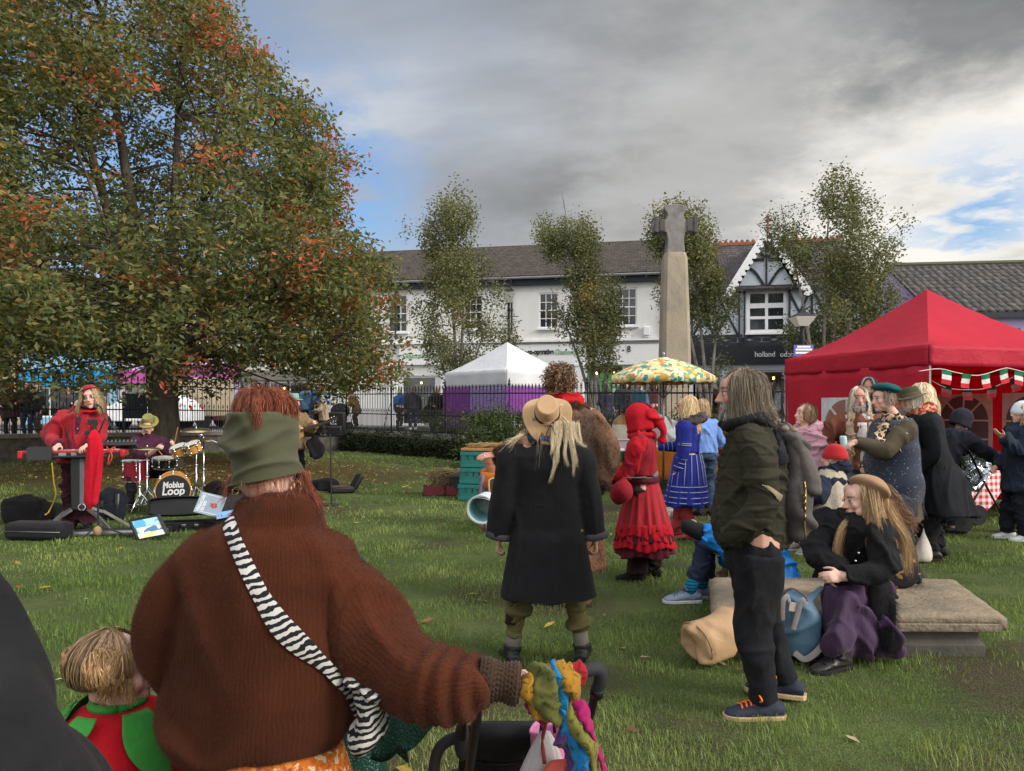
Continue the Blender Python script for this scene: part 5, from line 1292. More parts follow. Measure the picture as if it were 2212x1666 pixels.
 def hood_up(s,mat,name='hood',rad=1.25,open_=52,low=2.25,drop=.1,seed=3,ext=.0,col=None):
  """raised hood: shell round the head, open at the face, falling on the shoulders"""
  mb=MB();n,m=36,16
  def fn(u,v):
   a=R(open_)+(2*math.pi-2*R(open_))*u;p=.02+low*v;rx,ry,rz=.083*rad,.108*rad+ext,.098*rad
   x,y,z=-math.sin(min(p,1.7))*math.sin(a)*rx,math.sin(min(p,1.7))*math.cos(a)*ry-.02,math.cos(min(p,1.7))*rz+.025
   if p>1.7:d=(p-1.7)/.55;z-=d*drop;x*=1+.10*d;y=y*(1-.02*d)
   k=1+.04*math.sin(7*a+seed)*v;return s.hp(x*k,y*k,z)
  mb.sheet(fn,n,m,.012*s.hs);v,f=mb.arrays();v=v+.007*wn(v,(22,22,14),seed)[:,None]*np.array([[1,1,.3]])
  return mesh_obj(name,v,f,mat,s.root,True,None,col(v)if col else None)
 def glasses(s,z=.008,up=0,dark=True,name='glasses',y=.0):
  mb=MB();g_=glass_dark('dark_lens',(.01,.01,.012))
  for sg in(-1,1):
   mb.tube([s.hp(sg*.033+.019*math.cos(a),.100+y,z+.016*math.sin(a))for a in[i*math.pi/6 for i in range(13)]],.0022*s.hs,5);mb.tube([s.hp(sg*.054,.097+y,z+.004),s.hp(sg*.08,.03+y,z+.004),s.hp(sg*.08,-.01+y,z)],.002*s.hs,5)
  mb.tube([s.hp(-.014,.102+y,z),s.hp(.014,.102+y,z)],.002*s.hs,5);o=B7(mb,name,S7('specs',(.06,.05,.05),rough=.3),s.root,True)
  if dark:
   m2=MB()
   for sg in(-1,1):m2.tube([s.hp(sg*.033,.099+y,z),s.hp(sg*.033,.1025+y,z)],[.018*s.hs,.018*s.hs],14)
   B7(m2,'lens',g_,o,True)
  return o
from mathutils.bvhtree import BVHTree
def bvh_of(arr):return BVHTree.FromPolygons([tuple(p)for p in arr[0]],arr[2].tolist()if isinstance(arr[2],np.ndarray)else arr[2])
def pxring(s,yl,xl,yr,xr,Y,dep,n=40,dy=0.0,sq=1.0):
 a,b=s.px(xl,yl,Y),s.px(xr,yr,Y);c=(a+b)/2+s.Ri@V((0,dy,0));u=(b-a)/2;f=s.Ri@V((0,dep,0))
 def q(v):return math.copysign(abs(v)**sq,v)
 return[c+u*q(math.cos(t))+f*q(math.sin(t))for t in[2*math.pi*j/n for j in range(n)]]
def drape(s,bvh,pts,off=.006,sub=6):
 """points on a garment seen at the given pixels -> list of (point, normal), local"""
 o=s.L(V((0,0,HC)));out=[]
 pp,_=catmull([V((x,y,0))for x,y in pts],sub*(len(pts)-1))
 for p in pp:
  d=(s.px(p.x,p.y,1.0)-o).normalized();h,n,i,t=bvh.ray_cast(o,d)
  if h is None:
   if out:out.append((out[-1][0].copy(),out[-1][1].copy()))
   continue
  if n.dot(d)>0:n=-n
  out.append((h+n*off,n))
 return out
def ribbon(s,name,line,width,mat,th=.004,widths=None,parent=None):
 mb=MB();rr=[];k=len(line)
 for i,(p,n)in enumerate(line):
  t=(line[min(i+1,k-1)][0]-line[max(i-1,0)][0]).normalized();b=t.cross(n).normalized();w_=(widths[i]if widths else width)/2
  rr.append([p-b*w_,p-b*w_*.5+n*th*.5,p+b*w_*.5+n*th*.5,p+b*w_,p+b*w_-n*th,p-b*w_-n*th])
 mb.rings(rr);return B7(mb,name,mat,parent or s.root,50)
def locks(s,guides,mat,name='hair',k=14,parent=None,seed=1,var=.3,wave=.004,wf=2.0):
 """guides: (list of local points, n strands, spread at root, spread at tip, width)"""
 r=np.random.RandomState(seed);V0,F0,C0=[],[],[];off=0
 for pts,n,s0,s1,w_ in guides:
  g_=np.array([list(p)for p in catmull(pts,k-1)[0]]);jr=r.randn(n,1,3)*s0;je=r.randn(n,1,3)*s1;t=np.linspace(0,1,k)[None,:,None]
  L=r.uniform(.7,1.0,(n,1,1));ti=np.linspace(0,1,k)
  base=np.stack([np.stack([np.interp(ti*l,ti,g_[:,c])for c in range(3)],1)for l in L[:,0,0]])
  ph=r.uniform(0,6.28,(n,1,3));A=base+jr*(1-t)+je*t**1.3+wave*np.sin(wf*6.28*t+ph)*t*r.uniform(.3,1.3,(n,1,1))
  vs,fc=strips(A,w_*r.uniform(.6,1.4,n),None,.3);V0.append(vs);F0.append(fc+off);off+=len(vs)
  C0.append(np.repeat(np.clip(1+var*r.randn(n,1)*np.ones((1,3)),.35,1.9),2*k,0))
 return T7(name,np.concatenate(V0),np.concatenate(F0),mat,parent or s.root,True,np.concatenate(C0))
def limb_uv(co,axes):
 """axes: list of (points, radius): rib coordinates (around, along) from the closest axis"""
 best=np.full(len(co),1e9);out=np.zeros((len(co),3))
 for pts,rad,ref in axes:
  P_=[np.array(p)for p in pts];acc=0
  for a,b in zip(P_[:-1],P_[1:]):
   d=b-a;L=np.linalg.norm(d);u=d/L;t=np.clip((co-a)@u,0,L);q=co-(a+t[:,None]*u);dist=np.linalg.norm(q,axis=1)/rad
   e1=np.array(ref)-u*np.dot(ref,u);e1/=np.linalg.norm(e1);e2=np.cross(u,e1)
   ang=np.arctan2(q@e2,q@e1);m=dist<best;best[m]=dist[m];out[m,0]=(ang*rad)[m];out[m,1]=(acc+t)[m];acc+=L
 return out
def redhead():
 s=Person('red haired woman seen from behind in a rust brown jumper with an olive head wrap',582,1.95,1.60,0,zb=gz(-.65,1.95),hip=(0,0,.76),head=(4,10,-7),vox=.006,bulk=1.05,hands=[None,(0,0,0)],poles=[(-.6,.4,-.6),(.5,.1,-1)])
 wl=s.px(455,1478,2.22);wr=s.px(1105,1472,1.80)
 s.el[0],s.wr[0]=ik(s.sh[0],wl,.27,.25,V((-1,-.2,-.5)))
 s.sh=[s.px(460,1225,1.97),s.px(710,1235,1.95)];s.el[0]=s.px(350,1420,1.97);s.el[1]=s.px(890,1430,1.88);s.wr[1]=wr
 s.hc=s.px(575,1010,1.97);s.neck=s.px(598,1150,1.97)
 s.body(SK_PALE,curl=(.8,1.25),hdirs=(None,s.Ri@V((1,.12,-.12))),palms=(None,V((0,.3,-1))),spread=.5)
 mb=MB();Y=1.97
 R_=[(1082,521,1082,689,.088),(1112,512,1112,698,.095),(1136,500,1136,708,.105),(1150,462,1150,742,.125),(1172,420,1172,776,.14),(1230,378,1230,798,.165),(1300,362,1300,800,.175),(1400,360,1385,792,.18),(1500,352,1470,786,.185),(1580,352,1520,792,.185),(1612,376,1545,788,.18),(1628,392,1558,778,.17)]
 R_=[(a,590+(b-590)*.94,c,590+(d-590)*.93,e)for a,b,c,d,e in R_]
 mb.rings([pxring(s,a,b,c,d,Y,e)for a,b,c,d,e in R_])
 la=[s.px(452,1205,Y),s.px(402,1280,1.95),s.px(366,1375,1.96),s.px(398,1450,2.05),s.px(455,1470,2.2),wl]
 mb.tube(la,[.08,.088,.078,.072,.062,.05],20,smooth=26,dome=True)
 ra=[s.px(690,1212,Y),s.px(748,1285,1.95),s.px(815,1385,1.91),s.px(885,1446,1.87),s.px(960,1464,1.83),s.px(1010,1466,1.81),s.px(1048,1468,1.80)]
 mb.tube(ra,[.085,.100,.110,.104,.086,.070,.058],20,smooth=30)
 co,no,fc=R7(mb,.008,7,.5)
 x_=np.array(s.px(1010,1466,1.81));d_=np.linalg.norm(co-x_,axis=1);ax=np.array(s.px(1048,1468,1.8)-s.px(905,1445,1.86));ax/=np.linalg.norm(ax)
 al=(co-x_)@ax;co=co+no*(.010*np.exp(-(d_/.13)**2)*np.sin(al*130))[:,None]
 co=F7(co,no,.012,(7,7,4.5),4);co=F7(co,no,.006,(15,15,9),9)
 uv=limb_uv(co,[([s.px(600,1080,Y),s.px(582,1640,Y)],.25,(0,-1,0)),(la[1:],.10,(0,-1,0)),(ra[1:],.11,(0,-1,0))])
 s.last=(co,no,fc)
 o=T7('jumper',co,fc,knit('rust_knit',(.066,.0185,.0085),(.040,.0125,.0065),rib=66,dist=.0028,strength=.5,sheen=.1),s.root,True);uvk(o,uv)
 v2,f2=H7(co,no,fc,170000,.012,.0006,3);T7('wool_fuzz',v2,f2,S7('wool_fuzz',(.105,.030,.012),rough=.9,bump=0),o,False)
 bv=bvh_of(s.last)
 m=MB();rr=[pxring(s,y,a,y,b,Y,e)for y,a,b,e in((1146,505,705,.106),(1118,513,696,.099),(1090,519,690,.094),(1078,522,687,.091),(1076,527,682,.085),(1100,530,680,.082))]
 m.rings(rr,False);v,f=m.arrays();c_=v.mean(0);n=len(rr[0])
 vv=[]
 R2=[rr[0]]
 for a,b in zip(rr[:-1],rr[1:]):
  for k in(1/3,2/3,1):R2.append([p.lerp(q,k)for p,q in zip(a,b)])
 N2=180;m=MB();R3=[]
 for ring in R2:
  c=sum(ring,V())/len(ring);R3.append([])
  for j in range(N2):
   t=j/N2*len(ring);a,b=ring[int(t)],ring[(int(t)+1)%len(ring)];p=a.lerp(b,t%1);d=(p-c).normalized();R3[-1].append(p+d*.0035*math.sin(j/N2*2*math.pi*44))
 m.rings(R3,False);o=B7(m,'collar',S7('collar_knit',(.070,.020,.009),col2=(.046,.0135,.007),rough=.95,bs=260,bump=.8,bd=.004,sheen=.5),s.root,True)
 v2,f2=H7(np.array(m.v),np.array([[0,0,1]]*len(m.v))*0+((np.array(m.v)-c_)/np.linalg.norm(np.array(m.v)-c_,axis=1,keepdims=True)),np.array(m.f),9000,.007,.0005,5);T7('wool_fuzz',v2,f2,MC['wool_fuzz'],o,False)
 m=MB();R4=[];a,b=s.px(1036,1468,1.80),s.px(1124,1478,1.795)
 d=(b-a).normalized();u,w_=frame_of(d)
 for i in range(34):
  t=i/33;c=a.lerp(b,t);rad=.052+.004*math.sin(t*9)-.004*t+.0025*math.sin(t*70)
  if i>31:rad*=.9
  R4.append([c+u*(rad+.0026*math.sin(th*24+3*math.sin(t*30)))*math.cos(th)*.9+w_*(rad+.0026*math.sin(th*24+3*math.sin(t*30)))*math.sin(th)for th in[2*math.pi*j/120 for j in range(120)]])
 m.rings(R4);B7(m,'wrist_warmer',S7('dark_brown_knit',(.050,.026,.014),col2=(.028,.014,.008),rough=.95,bs=300,bump=.8,bd=.003,sheen=.4),s.root,True)
 fl=patches('orange_floral',[rgb(196,112,40),rgb(180,96,34),rgb(205,130,60),rgb(190,104,36),rgb(150,70,60),rgb(205,175,140),rgb(170,84,30),rgb(188,104,38),rgb(182,98,34)],85,dist=1.6)
 s.skirt(fl,s.px(0,1540,1.97).z,.06,.175,.36,16,.05,.78,seed=3)
 s.shoes(S7('brown_leather',(.06,.035,.02),rough=.5),None,.3)
 m=MB();rows=[(1046,500,1022,659),(1034,498,1012,659),(1010,494,992,656),(985,491,972,652),(960,490,950,649),(935,491,928,648),(912,496,906,646),(898,503,892,640),(892,510,888,632)]
 rr=[];pp=6
 for i in range((len(rows)-1)*pp+1):
  t=i/pp;q=lerpl(rows,t);rr.append(pxring(s,q[0],574+(q[1]-574)*.93,q[2],574+(q[3]-574)*.92,1.97,.108,72,sq=.92))
 top=rr[-1];c=sum(top,V())/len(top);rr.append([p.lerp(c,.06)-V((0,0,.002))for p in top]);rr.append([p.lerp(c,.12)-V((0,0,.03))for p in top])
 m.rings(rr,False);v,f=m.arrays();cc=v.mean(0);nn=v-cc;nn[:,2]*=.1;nn/=np.linalg.norm(nn,axis=1,keepdims=True)
 f1=wn(v+np.array([0,0,1])*(v[:,:1]*.35),(9,9,26),12);f2=wn(v-np.array([0,0,1])*(v[:,:1]*.2),(16,16,52),15);v=v+nn*(.016*(1.6*np.exp(-(f1/.25)**2)-.5)+.006*(1.6*np.exp(-(f2/.25)**2)-.5))[:,None]
 o=mesh_obj('head_wrap',v,f,S7('olive_fleece',(.070,.070,.038),col2=(.055,.056,.031),rough=.95,bs=500,bump=.35,bd=.002,sheen=.45,cs=12),s.root,True);md=o.modifiers.new('sub','SUBSURF');md.render_levels=1;md=o.modifiers.new('solid','SOLIDIFY');md.thickness=.006;md.offset=-1
 v2,f2=H7(v,nn,np.array(f),9000,.004,.0004,5);T7('lint',v2,f2,S7('lint',(.2,.2,.13),bump=0),o,False)
 hm=hairmat('red_hair',(.085,.017,.010),(.32,.085,.035),.4)
 m=MB();cx=s.px(573,905,1.97);m.ell(cx,(.078,.084,.066),None,24,14);B7(m,'hair_base',S7('hair_base',(.06,.014,.009),rough=.6,bs=200,bump=.5),s.root,True)
 r=random.Random(4);gd=[]
 kn=s.px(566,858,1.93)
 for i in range(150):
  a=r.uniform(0,2*math.pi);st=cx+V((.080*math.cos(a),.085*math.sin(a),.012+r.uniform(-.01,.015)));md_=cx+V((.074*math.cos(a),.078*math.sin(a),.040+r.uniform(0,.010)));m2_=cx+V((.045*math.cos(a)-.006,.05*math.sin(a)-.01,.066+r.uniform(0,.012)));en=kn+V((r.gauss(0,.014),r.gauss(0,.014),r.gauss(-.004,.006)));gd.append(([st,md_,m2_,en],24,.005,.006,.0011))
 for i in range(26):
  a=r.uniform(0,6.28);ed=V((math.cos(a)*.035,math.sin(a)*.03,r.uniform(-.012,.022)));gd.append(([kn+V((r.gauss(0,.008),0,-.006)),kn+ed*.55+V((0,0,.016)),kn+ed],12,.005,.010,.001))
 for i in range(7):gd.append(([kn+V((r.gauss(0,.01),-.01,.0)),s.px(552+r.gauss(0,6),872,1.85),s.px(556+r.gauss(0,5),898,1.84),s.px(548+r.gauss(0,7),930,1.845)],40,.004,.006,.0011))
 for x0,y0,x1,y1,n in((500,1040,484,1096,60),(497,1030,478,1075,30),(655,1022,688,1090,90),(660,1030,700,1110,60)):gd.append(([s.px(x0,y0,1.95),s.px((x0+x1)/2-3,(y0+y1)/2,1.93),s.px(x1,y1,1.93)],n,.007,.010,.0010))
 for i in range(16):
  x=520+i*8.6;gd.append(([s.px(x,1034,1.885),s.px(x+r.uniform(-4,12),1060,1.878),s.px(x+r.uniform(-12,24),1088+r.uniform(-8,6),1.872)],14,.003,.007,.0008))
 locks(s,gd,hm,seed=5,wave=.003)
 m=MB();gm=metal('gold',(.75,.5,.18),.25)
 for x,y,rx in((509,1062,.008),(640,1052,.014)):
  c=s.px(x,y,1.955);m2=MB();m2.tube([c+V((rx*math.cos(a),.3*rx*math.sin(a),rx*1.15*math.sin(a)))for a in[i*math.pi/10 for i in range(21)]],.0022,6);B7(m2,'earring',gm,s.root,True)
 bag=E7('shoulder_bag',s.loc,0,'zebra striped fabric bag on a wide strap across the brown jumper','bag')
 zb=zebra('zebra_print',(.014,.014,.016),(.50,.48,.45),66)
 line=drape(s,bv,[(492,1118),(505,1160),(520,1196),(543,1246),(572,1300),(604,1348),(640,1385),(675,1415),(705,1440),(735,1470),(762,1500),(775,1530)],.005,5)
 k=len(line);ws=[lerpl([.036,.036,.037,.038,.04,.052,.056,.05,.035,.03,.04,.05,.05],i/(k-1)*11.99)for i in range(k)]
 ribbon(s,'strap',line,.037,zb,.005,ws,bag)
 m=MB();c=s.px(800,1545,1.84);m.ell(c,(.040,.070,.108),Matrix.Rotation(R(12),3,'Y'),24,18);m.tube([s.px(768,1470,1.84),c],[.02,.04],12,dome=True);co,no,fc=R7(m,.006,4);co=F7(co,no,.008,(16,16,40),7);T7('pouch',co,fc,zebra('zebra_print_fine',(.014,.014,.016),(.46,.43,.39),76,(1,.6,1)),bag,True)
 return s
RED=redhead()
def black_coat():
 s=Person('person in a thick black coat cut off by the left edge of the picture',0,1.0,1.66,5,wpos=(-1.07,1.03),vox=.012,bulk=1.12,hands=[None,(.37,.06,.86)])
 s.body();s.trousers(C7('black_trousers',(.02,.02,.022)))
 s.garment('coat',C7('black_wool',(.016,.016,.0175),(.010,.010,.011),sheen=.25,bs=300),.42,.035,.058,.056,flare=1.5,fold=.014,fsc=(6,6,2.2),vox=.011,fuzz=(9000,.005,.0006))
 s.shoes(S7('black_leather',(.015,.015,.015),rough=.45));s.hair((.03,.02,.015),(.08,.05,.03),.1,500,front=55)
black_coat()
def tomato_child():
 Y=2.16;s=Person('small child with two hair buns in a red cape with a green leaf collar',245,Y,.80,-62,hs=2.2,vox=.007,head=(-8,4,0),bulk=1.0,hands=[(-.04,.10,.36),(.04,.10,.36)],poles=[(-.4,.2,-1),(.4,.2,-1)])
 s.hc=s.px(247,1456,Y);s.body(SK_PALE)
 n0=s.px(255,1518,Y);zt=n0.z
 redm=C7('red_felt',(.42,.008,.014),(.33,.006,.011),sheen=.3)
 cape=s.skirt(redm,zt,.16,.075,.33,7,.05,.95,'cape',(n0.x,n0.y),(0,0),.5,seed=4,n=90,m=26)
 gm=C7('green_felt',(.045,.26,.045),(.035,.20,.035),sheen=.3)
 def pt(a,t,off):
  rad=(.075+(.33-.075)*t**.5)*1.07+off;cx_,cy_=n0.x*(1-t),n0.y*(1-t);return V((cx_+rad*math.cos(a),cy_+rad*.95*math.sin(a),zt+(.16-zt)*t+off))
 lo=MB()
 for a0,ln,wd,bend in((-2.6,.62,.24,.12),(-1.75,.30,.30,-.5),(-.7,.20,.26,-.6),(.4,.36,.3,.2),(1.5,.36,.3,.2)):
  def fn(u,v,a0=a0,ln=ln,wd=wd,bend=bend):
   t=.0+ln*v;w_=wd*(1-v)**.75*(1+.5*math.sin(v*3.1));return pt(a0+(u-.5)*2*w_+bend*v*v,t+.015,.012)
  lo.sheet(fn,10,18,.004)
 B7(lo,'leaf_collar',gm,s.root,True)
 m=MB();m.tube([V((n0.x+.07*math.cos(a),n0.y+.068*math.sin(a),zt+.005))for a in[i*math.pi/12 for i in range(25)]],.014,8);B7(m,'collar_band',gm,s.root,True)
 s.hair((.20,.115,.055),(.52,.33,.17),.012,1000,.004,front=48,wave=.001,low=.5,crown=1.0,seed=6,spread=-.012,end_in=.02,jitter=.006)
 hm=hairmat('bun_hair',(.32,.19,.08),(.85,.56,.28));r=random.Random(3)
 for x,y,Yb,rb,nm in((166,1428,Y-.03,.044,0),(226,1446,Y-.155,.056,1)):
  c=s.px(x,y,Yb);gd=[]
  m=MB();m.ell(c,rb*.9,None,16,10);B7(m,'hair_bun',S7('bun_base',(.34,.20,.095),bs=120,bump=.5),s.root,True)
  for i in range(60):
   a=r.uniform(0,6.28);t=r.uniform(-.6,.6);pts=[]
   ax=V((r.gauss(0,.35),-1 if nm else .6,r.gauss(0,.35))).normalized();u,w_=frame_of(ax)
   for k in range(6):q=a+k*.5;pts.append(c+(u*math.cos(q)+w_*math.sin(q))*rb*math.sqrt(1-t*t)*1.02+ax*t*rb)
   gd.append((pts,16,.002,.003,.0016))
  locks(s,gd,hm,'bun_strands',seed=8+nm,wave=.001)
 gd=[]
 for i in range(26):x=208+i*3.2;gd.append(([s.px(x,1470,Y-.10),s.px(x+2,1500,Y-.10),s.px(x+r.uniform(-6,8),1520+r.uniform(-8,10),Y-.085)],16,.004,.007,.0018))
 locks(s,gd,hm,'nape_hair',seed=12)
 s.shoes(S7('child_boot',(.05,.05,.2)),None,.3)
tomato_child()
def dragon_child():
 s=Person('child in a dark green scaly dragon costume half hidden behind the brown jumper',738,2.5,1.0,10,hs=1.45,vox=.009)
 s.body(SK_PALE)
 m,g=newmat('green_scales');v=g('TexVoronoi',{'Vector':coords(g,(1,1,.8)),'Scale':95.0},feature='DISTANCE_TO_EDGE').outputs['Distance']
 nz=g('TexNoise',{'Vector':coords(g),'Scale':12.0}).outputs[0]
 c=g.mix(g('MapRange',{0:v,1:.03,2:.16}).outputs[0],c4((.004,.022,.016)),g.mix(nz,c4((.004,.042,.030)),c4((.010,.105,.070))))
 principled(g,c,.42,.15,.5,g('Bump',{'Height':v,'Strength':.8,'Distance':.006}).outputs[0])
 s.garment('costume',m,.16,.03,.055,.048,flare=1.3,fold=.008,seed=8);s.trousers(m)
 s.hood_up(m,'hood',1.3,50)
 mb=MB()
 for i in range(4):
  t=i/3;p=s.hp(0,-.03-.09*t,.15-.10*t*t-.03*t);mb.lathe([(.022,0),(.012,.025),(.002,.06)],p,8,s.hm@Matrix.Rotation(R(20+50*t),3,'X'))
 B7(mb,'spikes',S7('dark_spike',(.05,.055,.05),rough=.6),s.root,40)
 mb=MB()
 T=[s.px(820,1490,2.42),s.px(878,1505,2.36),s.px(950,1537,2.25)];B=[s.px(800,1640,2.36),s.px(862,1616,2.32),s.px(935,1572,2.24)]
 def fn(u,v):
  a=catmull(T,12)[0][int(round(u*12))];b=catmull(B,12)[0][int(round(u*12))];p=a.lerp(b,v);sc_=.014*math.sin(u*9)*v;return p+V((0,sc_,-.03*v*abs(math.sin(u*math.pi*2))))
 mb.sheet(fn,12,10,.006);B7(mb,'wing_cape',m,s.root,True)
 mb=MB();Q=[s.px(862,1600,2.33),s.px(880,1625,2.32),s.px(884,1652,2.32),s.px(850,1622,2.34)]
 mb.add(Q+[p+V((0,.006,0))for p in Q],[(0,1,2,3),(7,6,5,4),(0,4,5,1),(1,5,6,2),(2,6,7,3),(3,7,4,0)]);B7(mb,'wing_tip',m,s.root,30)
 s.shoes(S7('dark_boot',(.02,.02,.02)),None,.4)
dragon_child()
def pushchair():
 o=P(1135,1465,1.80);base=V((o.x,2.1,0));root=E7('pushchair',base,0,'black pushchair with a curved foam handle held by the woman in the brown jumper','pushchair')
 Q=lambda x,y,Y:P(x,y,Y)-base
 foam=S7('foam_grip',(.028,.028,.031),rough=.75,bs=300,bump=.35);fr=S7('frame_black',(.010,.010,.011),rough=.35,bump=.02);fab=C7('pram_fabric',(.018,.018,.02),sheen=.1,bs=500)
 m=MB();m.tube([Q(1020,1496,1.80),Q(1070,1492,1.80),Q(1130,1484,1.80),Q(1210,1468,1.81),Q(1268,1448,1.82),Q(1292,1446,1.83),Q(1298,1466,1.84),Q(1290,1490,1.85)],[.0135,.0135,.0135,.014,.017,.0185,.018,.015],16,smooth=30,dome=True);B7(m,'handle',foam,root,True)
 m=MB();m.tube([Q(1290,1480,1.85),Q(1276,1540,1.90),Q(1262,1580,1.96),Q(1235,1680,2.1),Q(1215,1840,2.5)],.0115,12,smooth=16);m.tube([Q(1292,1486,1.85),Q(1288,1502,1.86)],.018,14)
 m.tube([Q(1034,1500,1.80),Q(1026,1580,1.82),Q(1012,1680,1.86),Q(990,1900,2.0),Q(985,1960,2.3)],.0125,12,smooth=16);m.tube([Q(1045,1505,1.80),Q(1022,1516,1.80)],.02,12)
 m.tube([Q(1004,1520,1.86),Q(1000,1576,1.92),Q(996,1680,2.1)],.009,10,smooth=8)
 B7(m,'frame',fr,root,True)
 m=MB();m.tube([Q(1030,1518,1.84),Q(1000,1522,1.87),Q(968,1540,1.90),Q(940,1560,1.92)],.0135,14,smooth=12,cap=False);m.tube([Q(940,1560,1.92),Q(968,1540,1.90)],.0115,14,cap=False);B7(m,'bumper_bar',fr,root,True)
 m=MB();m.tube([Q(1000,1590,1.98),Q(965,1602,1.98),Q(943,1630,1.98),Q(938,1690,2.0),Q(955,1800,2.1)],.0155,14,smooth=14);B7(m,'arm_rest',foam,root,True)
 m=MB()
 def back(u,v):return Q(1008+150*u+6*v,1556+150*v-10*math.sin(u*3.14)*(1-v),2.02+.22*v)+V((0,-.02*math.sin(u*3.14),0))
 m.sheet(back,10,8,.05);ob=B7(m,'seat_back',fab,root,True,sub=1)
 m=MB();m.tube([Q(1000,1640,2.0),Q(1080,1652,2.04),Q(1160,1640,2.02)],.004,6,smooth=10);B7(m,'seam',fr,ob,True)
 m=MB();m.box(V((.0,.32,.42)),(.34,.36,.06));B7(m,'seat',fab,root,30,.02)
 m=MB();m.ell(Q(998,1600,1.97),(.022,.03,.055),None,12,8);B7(m,'pocket',C7('pram_pocket',(.03,.03,.036)),root,True)
 for sx in(-.24,.24):
  for y,rw in((.62,.10),(-.05,.14)):
   m=MB();M_=Matrix.Rotation(math.pi/2,3,'Y');m.lathe([(rw*.6,-.02),(rw*.95,-.024),(rw,0),(rw*.95,.024),(rw*.6,.02)],(sx,y,rw),24,M_);wh=B7(m,'wheel',S7('tyre',(.02,.02,.02)),root,40)
   m=MB();m.lathe([(.01,-.02),(rw*.6,-.014),(rw*.6,.014),(.01,.02)],(sx,y,rw),12,M_);B7(m,'hub',plastic('grey_hub',(.1,.1,.11)),wh,40)
 m=MB()
 for sx in(-.21,.21):m.bar(V((sx,-.05,.14)),V((sx,.62,.10)),.02,.03);m.bar(V((sx,-.05,.16)),V((sx*.8,.15,.55)),.02,.02)
 B7(m,'chassis',fr,root,30)
 sr=E7('scarf',P(1195,1500,1.81),0,'rainbow scarf with leaf print knotted round the pushchair handle','scarf');b2=V(sr.location);S=lambda x,y,Y:P(x,y,Y)-b2
 def band(name,cols,pts,rad,n=20,seed=1):
  m=MB();m.tube([S(*p)for p in pts],rad,14,smooth=n);co,no,fc=R7(m,.0045,3);co=F7(co,no,.007,(34,34,26),seed);co=F7(co,no,.003,(80,80,60),seed+2)
  mt,g=newmat('scarf_'+name);c_=coords(g);nz=g('TexNoise',{'Vector':c_,'Scale':34.0,'Detail':1.0,'Distortion':2.2}).outputs[0];dk=g.math('GREATER_THAN',nz,.60);n2=g('TexNoise',{'Vector':c_,'Scale':9.0}).outputs[0]
  c=g.mix(n2,c4(cols[0]),c4(cols[1]));c=g.mix(g.math('MULTIPLY',dk,.8),c,c4(cols[2]));nb=g('TexNoise',{'Vector':c_,'Scale':400.0}).outputs[0];principled(g,c,.85,0,.15,g('Bump',{'Height':nb,'Strength':.4,'Distance':.002}).outputs[0],.2)
  T7(name,co,fc,mt,sr,True)
 och,oli,blu,red_,mag,pur=rgb(138,98,24),rgb(70,74,34),rgb(14,98,142),rgb(128,18,28),rgb(134,18,76),rgb(72,40,84)
 band('ochre_fold',(och,rgb(146,108,28),rgb(70,52,24)),[(1142,1452,1.79),(1152,1485,1.775),(1168,1520,1.775),(1196,1545,1.78)],[(.03,.02),(.04,.024),(.036,.022),(.02,.015)],seed=1)
 band('olive_fold',(oli,rgb(88,88,40),rgb(50,54,30)),[(1176,1440,1.80),(1184,1480,1.77),(1196,1520,1.77),(1208,1548,1.78)],[(.03,.022),(.04,.026),(.034,.022),(.02,.015)],seed=2)
 band('blue_fold',(blu,rgb(24,110,156),rgb(20,60,110)),[(1188,1434,1.80),(1205,1462,1.768),(1214,1500,1.765),(1212,1535,1.77)],[(.016,.022),(.019,.026),(.018,.022),(.018,.015)],seed=3)
 band('gold_fold',(rgb(138,102,28),och,rgb(80,66,24)),[(1214,1438,1.81),(1234,1470,1.775),(1244,1505,1.78),(1226,1520,1.775)],[(.03,.022),(.038,.026),(.02,.02),(.012,.012)],seed=4)
 band('red_fold',(red_,rgb(150,24,36),rgb(80,20,24)),[(1244,1434,1.82),(1258,1456,1.80),(1256,1485,1.80)],[(.022,.022),(.022,.026),(.012,.016)],seed=5)
 band('crimson_end',(rgb(140,24,60),mag,rgb(60,14,30)),[(1150,1508,1.80),(1164,1530,1.79),(1176,1552,1.80)],[(.02,.014),(.02,.014),(.015,.01)],seed=6)
 band('blue_tail',(blu,rgb(30,110,170),rgb(20,50,90)),[(1214,1528,1.77),(1228,1580,1.765),(1252,1640,1.77),(1276,1720,1.78),(1284,1790,1.79)],[(.012,.014),(.020,.012),(.024,.012),(.024,.012),(.02,.01)],30,7)
 band('purple_tail',(pur,rgb(80,50,100),rgb(40,26,50)),[(1210,1530,1.78),(1216,1590,1.775),(1236,1650,1.78),(1250,1730,1.79)],[(.01,.012),(.017,.01),(.02,.01),(.018,.01)],30,8)
 band('olive_tail',(oli,rgb(130,122,50),rgb(60,60,28)),[(1222,1516,1.775),(1250,1560,1.77),(1278,1630,1.775),(1300,1720,1.78),(1306,1790,1.79)],[(.012,.014),(.022,.012),(.024,.012),(.024,.012),(.02,.01)],30,9)
 band('magenta_tail',(mag,rgb(150,20,90),rgb(120,20,70)),[(1232,1510,1.78),(1264,1550,1.775),(1292,1620,1.78),(1312,1710,1.785),(1318,1790,1.79)],[(.008,.01),(.013,.01),(.013,.01),(.013,.01),(.012,.01)],30,10)
 tb=E7('plastic_tub',P(1180,1600,1.90),0,'pink plastic tub hanging by black straps under the pushchair handle','tub');b3=V(tb.location);T=lambda x,y,Y:P(x,y,Y)-b3
 m=MB();c=T(1184,1600,1.93);rr=[]
